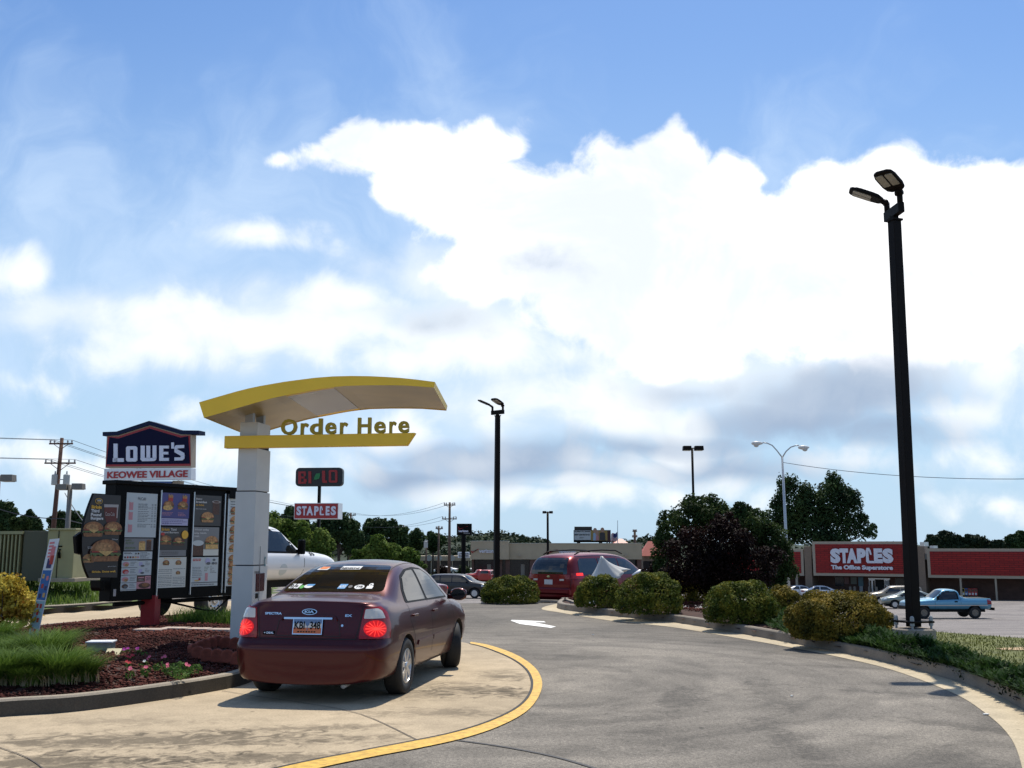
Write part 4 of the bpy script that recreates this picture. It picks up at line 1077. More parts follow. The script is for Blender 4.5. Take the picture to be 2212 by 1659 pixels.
def p2a(k):
    for x in (.26, .76):
        burger(k.mb, mf, k.u0 + x * (k.u1 - k.u0), k.v1 - .52 * (k.v1 - k.v0), (k.u1 - k.u0) * .36, .010, seed=3)
        k.R(x - .02, .12, x + .14, .34, RD, .009)
        for i in range(6): k.R(x - .02 + i * .028, .05 + .02 * (i % 3), x - .005 + i * .028, .2, CH_, .012)
    k.D(.22, .60, .17, .10, CH_, .018); rows(k, .05, .42, [.78, .83, .88], PK, .016, None, 2); rows(k, .60, .95, [.78, .84, .89], PK, .016, None, 3)
pan('menu_panel', 1125, 285, 1480, 615, BL, p2a)
def p2b(k): rows(k, .05, .95, [.2, .42, .68], BL, .07, None, 2); k.T('4.99', .05, .6, .28, .85, BL, .0)
pan('menu_panel', 1112, 620, 1465, 712, LI, p2b)
def p2c(k):
    k.T('Sirloin', .06, .04, .34, .16, TY, .02); k.T('Third', .38, .05, .58, .16, TW, .02); k.T('Pound Burgers', .05, .19, .66, .30, TW, .02)
    burger(k.mb, mf, k.u0 + .22 * (k.u1 - k.u0), k.v1 - .62 * (k.v1 - k.v0), (k.u1 - k.u0) * .40, .010); burger(k.mb, mf, k.u0 + .68 * (k.u1 - k.u0), k.v1 - .66 * (k.v1 - k.v0), (k.u1 - k.u0) * .42, .012, light=PA)
    k.D(.88, .33, .12, .19, TY, .022); rows(k, .80, .95, [.26, .34, .42], DK, .03, None, 2)
    k.D(.10, .31, .07, .07, RD, .02)
pan('menu_panel', 1100, 735, 1455, 1035, DK, p2c)
pan('menu_panel', 1088, 1038, 1440, 1118, GR, lambda k: rows(k, .1, .9, [.3, .6], DK, .1, None, 8))
def p2d(k):
    k.T('Build Your Own Burger', .22, .02, .80, .08, TY, .0)
    burger(k.mb, mf, k.u0 + .29 * (k.u1 - k.u0), k.v1 - .20 * (k.v1 - k.v0), (k.u1 - k.u0) * .22, .010); burger(k.mb, mf, k.u0 + .72 * (k.u1 - k.u0), k.v1 - .20 * (k.v1 - k.v0), (k.u1 - k.u0) * .2, .010)
    burger(k.mb, mf, k.u0 + .72 * (k.u1 - k.u0), k.v1 - .53 * (k.v1 - k.v0), (k.u1 - k.u0) * .15, .010)
    rows(k, .04, .50, [.40, .45, .52, .60, .65, .70, .77, .82, .88, .93], TD, .014, .36, 5); rows(k, .55, .96, [.38, .66, .71, .76, .82, .87, .93], TD, .014, .82, 6)
pan('menu_panel', 1072, 1132, 1430, 1535, CR, p2d)
def p3a(k):
    k.T('Being', .06, .10, .28, .17, TW, .02); k.T('breakfast', .06, .19, .46, .26, TW, .02); k.T('to light.', .06, .30, .36, .37, TY, .02)
    rows(k, .06, .45, [.45], TW, .012, None, 2); k.R(.68, .2, .93, .62, PA, .008); k.D(.805, .2, .16, .045, IC, .012); k.D(.805, .2, .12, .03, PA, .014)
    burger(k.mb, mf, k.u0 + .5 * (k.u1 - k.u0), k.v1 - .76 * (k.v1 - k.v0), (k.u1 - k.u0) * .46, .014, light=BU2)
pan('menu_panel', 1555, 315, 1892, 718, DK, p3a)
def p3b(k):
    k.T('Which today', .05, .06, .60, .14, TW, .02); k.T('any high', .05, .18, .50, .26, TW, .02); k.T('gear.', .05, .30, .26, .37, TW, .02)
    k.R(.0, .55, .42, 1.0, PA, .008); k.D(.21, .56, .21, .10, WH, .010); k.R(.42, .78, 1, 1, CR, .008)
    burger(k.mb, mf, k.u0 + .72 * (k.u1 - k.u0), k.v1 - .55 * (k.v1 - k.v0), (k.u1 - k.u0) * .50, .012, light=BU2)
    k.R(.48, .62, .96, .76, CH_, .02)
pan('menu_panel', 1535, 735, 1862, 1112, GR, p3b)
def p3c(k):
    rows(k, .05, .42, [.05, .10], RD, .03, None, 3); k.D(.60, .14, .10, .10, LI, .012); k.D(.62, .22, .08, .05, TD, .013); k.D(.83, .10, .055, .04, TD, .012); k.D(.80, .22, .06, .045, TD, .012); k.D(.90, .22, .06, .045, GR, .012)
    rows(k, .05, .42, [.34, .39, .45, .50, .56, .61, .68], TD, .016, None, 3); rows(k, .48, .66, [.34, .40, .46], LE, .016, None, 5); rows(k, .70, .96, [.33, .38, .43, .48, .53], TD, .016, None, 9)
    k.R(.52, .55, .62, .82, PK, .01); k.R(.28, .72, .36, .80, RD, .01); k.D(.22, .80, .09, .03, CH_, .012); k.R(.0, .86, 1, .89, TD, .01); rows(k, .05, .95, [.93], TD, .03, None, 9)
pan('menu_panel', 1515, 1132, 1850, 1515, WH, p3c)
def p4(k):
    rows(k, .1, .9, [.03, .06, .09], TD, .01, None, 2)
    for i, y in enumerate((.15, .26, .37, .47, .58, .70, .78, .86, .95)):
        k.R(0, y + .045, 1, y + .05, GR, .008)
        burger(k.mb, mf, k.u0 + .38 * (k.u1 - k.u0), k.v1 - y * (k.v1 - k.v0), (k.u1 - k.u0) * .55, .010, light=(BU, BU2, BU)[i % 3])
pan('menu_panel', 2005, 365, 2190, 1510, WH, p4)
mb = MB(); mb.fprism(mf, [Q(1995, 262), Q(2230, 262), Q(2230, 365), Q(1995, 365)][::-1], 0, .05, 0); mb.build('hood', M_blk, menu, world=True)
mb = MB(); a = Q(495, 1550); b = Q(525, 1640); mb.rect(mf, a[0], b[1], b[0], a[1], .006, 0); mb.build('sticker', M_ice, menu, world=True)
# posts
for px in (335,):
    g = mf.px(px, 1320); c = mf.p(g[0], .1, -.12)
    mb = MB(); w_ = 34 * S(18.8) / 2 * .92; mb.box((c.x, c.y, .42), (w_ * 2, w_ * 2, .70), 0, rz=-h * .4); mb.build('post', mat('red_post_paint', (.28, .008, .012), .5, noise=.1, scale=4), menu, world=True, bevel=.01)
mb = MB(); a = mf.p(.2, .64, -.14); b = mf.p(uR - .1, .64, -.14); mb.tube([a, b], .035, 6); mb.build('bottom_rail', M_blk, menu, world=True)
mb = MB(); mb.tube([mf.p(Q(0, 0)[0] + 1.9, .70, -.1), mf.p(2.2, .45, -.1), mf.p(2.5, .42, -.1), mf.p(2.9, .66, -.1)], .018, 6); mb.build('cable_loop', M_blk, menu, world=True, smooth=True)
# curved promo board hung on the left of the cabinet
pf = Fr(mf.p(0, 0, .10), md, Zv)
def Q2(zx, zy): return pf.px((240 + zx / 4.0963) * .67770, (1500 + zy / 4.0963) * .67770)
promo = thing('promo_board', 'dark curved burger poster board fixed to the left end of the menu board', 'poster board', (P0.x, P0.y, .9))
ol = [Q2(*p) for p in spline([(243, 296), (190, 430), (140, 580), (105, 720), (88, 870), (85, 1000), (95, 1120), (120, 1260), (178, 1403)], 3)] 
ol = [pf.px((240 + q[0] / 4.0963) * .6777, (1500 + q[1] / 4.0963) * .6777) for q in spline([(243, 296), (190, 430), (140, 580), (105, 720), (88, 870), (85, 1000), (95, 1120), (120, 1260), (178, 1403)], 3)]
rt = [Q2(550, 1403), Q2(600, 318)]
mb = MB(); mb.fprism(pf, ol + rt, -.05, 0, 0); mb.build('panel', M_blk, promo, world=True)
mb = MB(); cen = Vector((sum(p[0] for p in ol + rt) / len(ol + rt), sum(p[1] for p in ol + rt) / len(ol + rt)))
inn = [tuple(cen + (Vector(p) - cen) * .985) for p in ol + rt]
mb.poly(pf, inn, .004, BR)
def pr(zx0, zy0, zx1, zy1, m, n=.008): a = Q2(zx0, zy1); b = Q2(zx1, zy0); mb.rect(pf, a[0], a[1], b[0], b[1], n, m)
def pt(t, zx0, zy0, zx1, zy1, m, b=.05, n=.012): a = Q2(zx0, zy1); c = Q2(zx1, zy0); mb.text(pf, t, a[0], a[1], c[0], c[1], n, 0, m, b)
def pb(zx, zy, zw, **k): a = Q2(zx, zy); b = Q2(zx + zw, zy); burger(mb, pf, a[0], a[1], b[0] - a[0], **k)
a = Q2(305, 400); mb.disc(pf, a[0], a[1], .075, .05, .008, TY, 16); mb.disc(pf, a[0], a[1], .066, .042, .010, BR, 16); pt('100%', 280, 380, 335, 400, TW, .03, .012); pt('BEEF', 285, 403, 330, 418, TY, .03, .012)
pt('Sirloin', 203, 455, 340, 495, TY); pt('Third', 198, 506, 310, 545, TW); pt('Pound', 195, 556, 335, 595, TW); pt('Burgers', 193, 605, 360, 650, TW)
mb.poly(pf, [Q2(375, 445), Q2(560, 450), Q2(548, 620), Q2(505, 720), Q2(420, 715), Q2(378, 600)][::-1], .007, CO)
mb.poly(pf, [Q2(372, 440), Q2(562, 445), Q2(558, 480), Q2(372, 478)][::-1], .009, IC); mb.poly(pf, [Q2(540, 480), Q2(556, 480), Q2(545, 620), Q2(532, 620)][::-1], .009, IC); pt('Coca-Cola', 385, 545, 510, 590, IC, .01, .011)
pb(228, 790, 262, n=.014, seed=1); pb(482, 775, 225, n=.020); pb(378, 1080, 375, n=.028, light=BU); pb(170, 1160, 150, n=.010, light=BU2)
pt('Sirloin. Done well.', 195, 1300, 510, 1335, TY, .04, .040)
pt('Deluxe', 460, 890, 535, 905, TW, .0, .040); pt('Lettuce', 140, 990, 205, 1002, TW, .0, .040); pt('Tomato', 140, 1008, 195, 1020, TW, .0, .04); pt('Bacon & Cheese', 405, 1243, 515, 1256, TW, 0, .04)
mb.build('poster', PM, promo, world=True)
mb = MB(); mb.fprism(pf, [Q2(30, 860), Q2(110, 800), Q2(110, 1100), Q2(45, 1080)][::-1], -.12, -.055, 0)
mb.build('bracket', M_blk, promo, world=True)
mb = MB(); mb.fprism(mf, [Q(350, 1435), Q(400, 1435), Q(400, 1565), Q(370, 1575), Q(350, 1530)][::-1], -.3, -.05, 0); mb.build('control_box', M_blk, menu, world=True)
# ============================================================= SMALL THINGS ON THE ORDER ISLAND
b0 = P(70, 1376, 16.2); sf = Fr(P(70, 1376, 16.2), (1, -.05, 0), (0, 0, 1))
sg = thing('banner_sign', 'narrow blue and white banner leaning in the grass beside the menu island', 'banner', (b0.x, b0.y, .15))
q = [sf.px(*p) for p in ((60, 1376), (80, 1380), (128, 1163), (107, 1165))]
mb = MB(); mb.fprism(sf, q, -.015, 0, 0)
def bl2(s0, t0, s1, t1, m, n=.003):
    A, B, C_, D_ = [Vector(p) for p in q]
    f = lambda s, t: (A * (1 - s) + B * s) * (1 - t) + (D_ * (1 - s) + C_ * s) * t
    mb.poly(sf, [tuple(f(s0, t0)), tuple(f(s1, t0)), tuple(f(s1, t1)), tuple(f(s0, t1))], n, m)
SMs = [mat('banner_white', (.70, .72, .74), .5), mat('banner_blue', (.03, .14, .38), .5), mat('banner_pale', (.30, .48, .52), .5), mat('banner_pink', (.65, .20, .22), .5), M_prr, M_chs, mat('banner_navy', (.03, .03, .12), .5), M_let]
bl2(.05, .38, .95, .68, 1); bl2(.05, .02, .95, .37, 2)
for i in range(5): bl2(.12 + .02 * i, .95 - i * .035, .62, .97 - i * .035, 3, .005)
bl2(.45, .78, .85, .92, 3, .006); bl2(.3, .70, .8, .80, 6, .005); bl2(.55, .74, .9, .83, 4, .007)
r_ = random.Random(4)
for (s, t) in [(.25, .62), (.7, .60), (.35, .52), (.72, .50), (.3, .42), (.7, .43), (.3, .32), (.65, .32), (.45, .25), (.25, .17), (.65, .18), (.3, .08), (.6, .07)]:
    bl2(s - .12, t - .022, s + .12, t + .022, r_.choice([4, 5, 3, 6, 4]), .005)
mb.build('banner', SMs, sg, world=True)
for xx in (62, 79):
    mb = MB(); a = P(xx, 1380, 16.22); mb.tube([a, a + Vector((-.06, .0, -.28))], .012, 6); mb.build('stake', M_grey, sg, world=True)
# ground flood light: grey box with white lid and cream shade
g = G(213, 1416, .2); fl = thing('ground_box', 'low grey box with white lid lying in the red mulch', 'utility box', (g.x, g.y, .23), .12)
MB().box((0, .1, .055), (.31, .24, .15)).build('box', mat('box_grey', (.22, .23, .22), .6), fl, bevel=.006)
MB().box((0, .1, .142), (.34, .27, .022)).build('lid', mat('box_lid', (.75, .77, .78), .4), fl, bevel=.006)
g = G(246, 1419, .2); MBp = MB(); MBp.add([(-.10, 0, 0), (.11, -.02, 0), (.12, .10, 0.02), (.02, .16, .11), (-.10, .12, .10), (-.1, 0, .02)], [(0, 1, 2, 3, 4, 5)]).add([(-.10, 0, -.03), (.11, -.02, -.03), (.12, .10, -.03), (.02, .16, -.03), (-.10, .12, -.03), (-.1, 0, -.03)], [(5, 4, 3, 2, 1, 0)])
fs = thing('fallen_board', 'tilted cream plastic panel beside the grey box in the mulch', 'panel', (g.x - .02, g.y - .05, .26)); MB().box((0, .05, .045), (.19, .02, .15), M=Matrix.Rotation(-.9, 4, 'X')).build('panel', mat('cream_plastic', (.80, .70, .42), .5), fs, bevel=.004)
# stepping stones
for (xa, xb, y) in ((288, 352, 1361), (346, 404, 1358), (402, 450, 1359.5), (448, 500, 1361)):
    g0 = G(xa, y + 2, .25); g1 = G(xb, y + 2, .25); o = MB().box(((g0.x + g1.x) / 2, g0.y + .1, .255), (g1.x - g0.x - .02, .30, .05), rz=-.12).build('stepping_stone', mat('stone_pale', (.42, .34, .28), .9, noise=.2, scale=8), None, bevel=.01)
    tag(o, 'pale flat stepping stone in the mulch below the menu board', 'stepping stone', 'row of stepping stones below the menu board')
# scalloped edging bricks
M_brk = mat('edging_brick', (.25, .062, .036), .9, noise=.25, scale=12, bump=.4)
mb = MB(); n_ = 12; pts = [(-.075, 0)] + [(.075, 0)] + [(.075 * math.cos(PI * i / n_), .10 + .06 * math.sin(PI * i / n_)) for i in range(n_ + 1)]
mb.prism([(p[0], -.03, p[1]) for p in pts], (0, .06, 0), 0)
proto = mb.build('edging_brick', M_brk, None, bevel=.008)
bpx = [(428, 1418, .1), (448, 1422, .0), (469, 1424, .0), (490, 1426, 0), (512, 1430, -.05), (418, 1411, 1.2), (430, 1405, .9), (443, 1400, .8), (455, 1396, .7), (470, 1392, .6), (488, 1394, .2), (508, 1396, 0), (528, 1400, -.2)]
for i, (x, y, a) in enumerate(bpx):
    o = proto if i == 0 else proto.copy()
    if i: COL.objects.link(o)
    g = G(x, y + 6, .21); o.location = (g.x, g.y, .21); o.rotation_euler = (random.uniform(-.15, .1), random.uniform(-.12, .12), a)
    tag(o, 'scalloped red edging brick around the foot of the order sign', 'edging brick', 'scalloped bricks around the order sign')
# small flowers
M_fl = [mat('petal_magenta', (.42, .02, .30), .6), mat('petal_red', (.60, .03, .04), .6), mat('petal_pink', (.75, .14, .22), .6), mat('petal_white', (.75, .72, .68), .6)]
M_fleaf = leafmat('flower_leaf', (.03, .07, .015), (.07, .14, .03), (.15, .24, .06), clump=6)
fl_px = [(275, 1404, 0), (297, 1404, 0), (268, 1407, 0), (275, 1424, 1), (283, 1420, 1), (277, 1437, 1), (279, 1453, 2), (319, 1428, 2), (311, 1434, 3), (313, 1447, 2), (355, 1422, 2), (361, 1444, 2), (403, 1443, 2), (344, 1438, None), (378, 1446, None), (391, 1453, None), (420, 1440, None), (306, 1412, None), (385, 1436, None)]
cols = {0: 'magenta', 1: 'red', 2: 'pink', 3: 'white', None: 'leafy'}
cnt = {}
for i, (x, y, c) in enumerate(fl_px):
    g = G(x, y + 12, .2); z = .2; name = 'flowering_plant' if c is not None else 'bedding_plant'
    lab = {0: 'tiny magenta flowering plant in mulch beside the grey utility box', 1: 'tiny red flowering plant in the mulch near the cream panel', 2: 'small pink vinca flower growing in the red mulch', 3: 'tiny white flower between pink ones in the mulch', None: 'small leafy green bedding plant without blooms in the mulch'}[c]
    t = thing(name, lab, 'flower' if c is not None else 'plant', (g.x, g.y, z), 0, 'bedding plants in the red mulch')
    k = .05 if c is not None else .10
    leafcloud('leaves', [(0, 0, .04, k, k, .05)], 50 if c is not None else 130, .035, M_fleaf, t, seed=50 + i)
    if c is not None:
        mb = MB(); z1 = .095
        for bq in range(3 if c != 3 else 1):
            ox, oy, oz = (random.uniform(-.03, .03), random.uniform(-.03, .03), random.uniform(-.02, .02)) if bq else (0, 0, 0)
            for p in range(5):
                a = p * 2 * PI / 5; d1_ = Vector((math.cos(a), math.sin(a), .15)); d2_ = Vector((-math.sin(a), math.cos(a), 0)); cc = Vector((ox, oy, z1 + oz))
                tilt = Matrix.Rotation(.8, 3, 'X')
                mb.add([cc, cc + tilt @ (d1_ * .015 - d2_ * .009), cc + tilt @ (d1_ * .020), cc + tilt @ (d1_ * .015 + d2_ * .009)], [(0, 1, 2, 3)], 0)
        mb.build('blossom', M_fl[c], t)
# ============================================================= OTHER VEHICLES
def side_glass(pj, root, poly, name='side_window', nu=10, nv=5, off=.006, m=None, sides=('R', 'L'), r=.03):
    for s in sides: part(root, name, [m or M_glassd], lambda mb: pj.patch(mb, s, rounded(poly, r), off, 0, nu, nv), smooth=True)
def pickup(loc, rz, label, pm, sc=1.0, ext=False, near=True, group=None, lift=0.0, bumper=None):
    e = .55 if ext else 0.0; L0 = 2.62 + (e / 2 - .28 if ext else 0); z = lift
    def s_(y, zs, wg, zg, zt, wr, wm=.96, ws=.93, zb=.55): return sec(y, zb + z, wm * .86, wm, zs + z, ws, zg + z, wg, zt + z, wr)
    yb = -L0; cb = -.62 - e / 2; ct = cb + .12; wt = .45 + e / 2; wb = 1.05 + e / 2; hf = L0 - .25
    st = [s_(yb, 1.12, .80, 1.20, 1.21, .6, .90, .86, .62), s_(yb + .05, 1.14, .86, 1.23, 1.245, .6, .955, .93), s_(yb + .3, 1.14, .87, 1.24, 1.25, .6), s_(-1.6, 1.14, .87, 1.24, 1.25, .6), s_(cb - .03, 1.14, .87, 1.24, 1.25, .6),
          s_(cb, 1.15, .80, 1.60, 1.68, .6), s_(ct, 1.15, .72, 1.70, 1.79, .55), s_(.0, 1.14, .71, 1.72, 1.82, .55), s_(wt - .1, 1.14, .71, 1.71, 1.80, .55), s_(wt + .05, 1.13, .73, 1.60, 1.68, .58),
          s_(wb - .1, 1.12, .80, 1.25, 1.30, .66), s_(wb, 1.12, .84, 1.19, 1.24, .68), s_(wb + .5, 1.09, .82, 1.16, 1.21, .62), s_(hf, 1.04, .80, 1.10, 1.14, .6), s_(L0 - .05, .95, .72, 1.0, 1.03, .5, .9, .84), s_(L0, .85, .6, .92, .95, .4, .80, .7, .62)]
    ra = -L0 + 1.10; fa = L0 - .92; r = .37 + (.02 if lift else 0)
    root, body, pj = carbase('pickup_truck', label, 'pickup truck', loc, rz, st, 2, [(ra, r + z * .3 + .03, r + .075, .62), (fa, r + z * .3 + .03, r + .075, .62)], pm, group)
    root.scale = (sc, sc, sc)
    if ext:
        side_glass(pj, root, [(cb + .12, 1.24 + z), (cb + .52, 1.24 + z), (cb + .50, 1.66 + z), (cb + .2, 1.66 + z)]); d0 = cb + .62
    else: d0 = cb + .16
    side_glass(pj, root, [(d0, 1.22 + z), (wb - .30, 1.19 + z), (wt - .02, 1.64 + z), (d0 + .05, 1.68 + z)], nu=12)
    for s in ('R', 'L'):
        sg = 1 if s == 'R' else -1
        part(root, 'window_surround', [M_blk], lambda mb: pj.patch(mb, s, rounded([(cb + .07, 1.19 + z), (wb - .16, 1.15 + z), (wt + .03, 1.70 + z), (cb + .15, 1.71 + z)], .05), .003, 0, 14, 6), smooth=True)
        for ln in ([(wb - .05, 1.12 + z), (wb - .08, .6 + z)], [(d0 - .06, 1.70 + z), (d0 - .06, .6 + z)], [(cb - .02, 1.25 + z), (cb - .02, .6 + z)]):
            part(root, 'shut_line', [M_blk2], lambda mb: pj.line(mb, s, ln, .014, .003))
        part(root, 'side_trim', [M_alu if not ext else pm], lambda mb: pj.patch(mb, s, [(yb + .05, .80 + z), (hf, .80 + z), (hf, .84 + z), (yb + .05, .84 + z)], .010, 0, 14, 1))
        def hd(mb): q = pj.at(s, d0 + .12, 1.05 + z, 0); mb.box((q.x, q.y, q.z), (.03, .20, .085), 0)
        part(root, 'door_handle', [M_blk], hd, bevel=.01)
        def mr(mb):
            q = pj.at(s, wb - .22, 1.22 + z, 0); mb.box((q.x + sg * .14, q.y, q.z + .08), (.17, .10, .33 if ext else .2), 0); mb.box((q.x + sg * .02, q.y, q.z), (.14, .05, .05), 0)
        part(root, 'wing_mirror', [M_blk], mr, bevel=.03)
        part(root, 'tail_light', [M_tail], lambda mb: pj.patch(mb, ('C', .75, yb + .3, sg), [(.5, .88 + z), (1.7, .88 + z), (1.7, 1.17 + z), (.5, 1.17 + z)], .010, 0, 8, 3), smooth=True)
    part(root, 'windshield', [M_glassd], lambda mb: pj.patch(mb, 'T', rounded([(-.74, wb - .06), (.74, wb - .06), (.62, wt - .02), (-.62, wt - .02)], .04), .005, 0, 8, 6), smooth=True)
    part(root, 'rear_window', [M_glassd], lambda mb: pj.patch(mb, 'B', rounded([(-.6, 1.30 + z), (.6, 1.30 + z), (.55, 1.62 + z), (-.55, 1.62 + z)], .04), .006, 0, 8, 3), smooth=True)
    part(root, 'bed_top_shade', [M_blk2], lambda mb: mb.box((0, (yb + cb) / 2, 1.245 + z), (1.50, cb - yb - .25, .03)))  # dark sheet on the closed bed top, painted as the open bed's shade
    part(root, 'rear_bumper', [bumper or M_blk], lambda mb: (mb.box((0, yb - .08, .60 + z), (1.70, .18, .17)), mb.box((0, yb - .22, .52 + z), (.06, .3, .05))), bevel=.015)
    part(root, 'front_bumper', [bumper or M_chrome], lambda mb: mb.box((0, L0 + .02, .66 + z), (1.78, .16, .20)), bevel=.03)
    part(root, 'chassis', [M_under], lambda mb: mb.box((0, 0, .48 + z), (1.2, L0 * 1.75, .16)))
    rim = M_alu
    for x in (.80, -.80):
        for y in (ra, fa): wheel(root, x, y, r, .25, rim if ext else mat('steel_rim', (.25, .22, .18), .5, .6), 4, hub=.55)
    return root, pj
M_wt = mat('white_vehicle_paint', (.80, .80, .79), .3, coat=.6, noise=.02)
tx = G(573, 1330)
# white work truck in the back lane
hd = math.radians(28)
trk, tpj = pickup((-6.72, 25.6, 0), -hd, 'white extended-cab work truck parked in the lane behind the menu board', M_wt, 1.08, True, lift=.18)
mb = MB(); zz = .18
mb2 = MB(); tpj.text(mb2, 'R', '35', 1.52, 1.10 + zz, 1.72, 1.20 + zz, .008, 0, .03)
mb2.build('fleet_number', M_blk, trk)
part(trk, 'door_seal', [mat('faded_seal', (.55, .60, .60), .5)], lambda m: tpj.patch(m, 'R', [(.55 + .13 * math.cos(t * PI / 8), .98 + .13 * math.sin(t * PI / 8)) for t in range(16)], .006, 0, 4, 4))
# red minivan
def minivan(loc, rz, label, pm):
    def s_(y, zs, wg, zg, zt, wr, wm=.97, ws=.95, zb=.40): return sec(y, zb, wm * .88, wm, zs, ws, zg, wg, zt, wr)
    st = [s_(-2.55, 1.0, .60, 1.15, 1.22, .4, .72, .70, .42), s_(-2.50, 1.03, .74, 1.32, 1.40, .5, .90, .86, .34), s_(-2.40, 1.03, .76, 1.50, 1.58, .52, .955, .92, .30), s_(-2.22, 1.03, .76, 1.61, 1.70, .55), s_(-1.9, 1.03, .75, 1.64, 1.755, .55), s_(-1.0, 1.03, .745, 1.65, 1.78, .55), s_(.0, 1.02, .74, 1.64, 1.775, .55), s_(.75, 1.01, .73, 1.58, 1.71, .55), s_(1.15, 1.0, .74, 1.42, 1.52, .58), s_(1.60, .98, .78, 1.12, 1.20, .64), s_(1.85, .95, .78, 1.02, 1.08, .62), s_(2.25, .88, .74, .94, .98, .55), s_(2.48, .72, .6, .80, .84, .4, .82, .74), s_(2.56, .60, .42, .68, .70, .3, .6, .52, .36)]
    ra, fa = -1.50, 1.52
    root, body, pj = carbase('minivan', label, 'minivan', loc, rz, st, 2, [(ra, .34, .385, .62), (fa, .34, .385, .62)], pm)
    part(root, 'rear_window', [M_glassd], lambda mb: pj.patch(mb, 'B', rounded([(-.72, 1.12), (.72, 1.12), (.62, 1.62), (-.62, 1.62)], .06), .006, 0, 10, 8), smooth=True)
    for s in ('R', 'L'):
        sg = 1 if s == 'R' else -1
        for poly in ([(-2.12, 1.10), (-1.02, 1.09), (-1.02, 1.60), (-1.92, 1.60), (-2.05, 1.5)], [(-.97, 1.09), (.12, 1.08), (.12, 1.60), (-.97, 1.60)], [(.18, 1.08), (1.42, 1.06), (1.1, 1.34), (.72, 1.55), (.18, 1.60)]):
            part(root, 'side_window', [M_glassd], lambda mb: pj.patch(mb, s, rounded(poly, .04), .006, 0, 10, 5), smooth=True)
        for ln in ([(.15, 1.05), (.15, .35)], [(1.32, 1.0), (1.2, .35)], [(-1.0, 1.05), (-1.05, .7)], [(-2.3, 1.0), (.1, 1.0)]):
            part(root, 'shut_line', [M_blk2], lambda mb: pj.line(mb, s, ln, .012, .003))
        part(root, 'tail_light', [M_tail], lambda mb: pj.patch(mb, ('C', .5, -1.95, sg), rounded([(.55, .98), (1.6, .98), (1.6, 1.16), (.55, 1.16)], .03), .012, 0, 10, 3), smooth=True)
        t2 = part(root, 'gate_light', [M_tail], lambda mb: pj.patch(mb, 'B', rounded([(sg * .42, .98), (sg * .80, .98), (sg * .80, 1.10), (sg * .42, 1.10)], .01), .012, 0, 5, 2))
        part(t2, 'reverse_lens', [M_tailw], lambda mb: pj.patch(mb, 'B', [(sg * .44, .92), (sg * .60, .92), (sg * .60, .975), (sg * .44, .975)], .012, 0, 3, 1))
        part(root, 'brake_lamp', [emis('van_brake', (1, .03, .02), .9)], lambda mb: pj.patch(mb, ('C', .5, -1.95, sg), rounded([(.85, 1.07), (1.55, 1.07), (1.55, 1.15), (.85, 1.15)], .02), .018, 0, 8, 2), smooth=True)
        part(root, 'roof_rail', [M_blk], lambda mb: mb.tube([(sg * .62, -2.0, 1.72), (sg * .62, -1.7, 1.82), (sg * .60, -.5, 1.86), (sg * .60, .3, 1.84), (sg * .60, .65, 1.74)], .022, 6), smooth=True)
        part(root, 'wing_mirror', [pm], lambda mb: mb.box((sg * 1.05, 1.25, 1.12), (.2, .12, .16)), bevel=.04)
        part(root, 'head_light', [M_head], lambda mb: pj.patch(mb, 'F', [(sg * .4, .66), (sg * .7, .68), (sg * .7, .82), (sg * .45, .78)], .006, 0, 4, 2))
    part(root, 'license_plate', [M_plate], lambda mb: pj.patch(mb, 'B', [(-.16, .80), (.16, .80), (.16, .95), (-.16, .95)], .012, 0, 2, 2))
    part(root, 'tailgate_line', [M_blk2], lambda mb: pj.line(mb, 'B', [(-.86, 1.05), (-.82, .62), (.82, .62), (.86, 1.05)], .012, .003))
    part(root, 'emblem', [M_chrome], lambda mb: pj.patch(mb, 'B', [(-.0 + .06 * math.cos(t * PI / 6), 1.05 + .035 * math.sin(t * PI / 6)) for t in range(12)], .012, 0, 2, 2))
    part(root, 'bumper', [pm], lambda mb: mb.box((0, -2.52, .60), (1.7, .16, .22)), bevel=.06)
    part(root, 'windshield', [M_glassd], lambda mb: pj.patch(mb, 'T', rounded([(-.68, 1.68), (.68, 1.68), (.6, .95), (-.6, .95)], .04), .005, 0, 8, 6), smooth=True)
    for x in (.82, -.82):
        for y in (ra, fa): wheel(root, x, y, .335, .22, M_alu, 7)
    part(root, 'chassis', [M_under], lambda mb: mb.box((0, -.1, .30), (1.4, 4.4, .18)))
    return root
M_vred = paint('red_van_paint', (.15, .004, .007), coat=.3, rough=.34, metal=.6)
p = at_px(1286, 35.2)
minivan((p.x, p.y, p.z), -math.radians(40), 'dark red minivan with roof rails driving away behind the island bushes', M_vred)
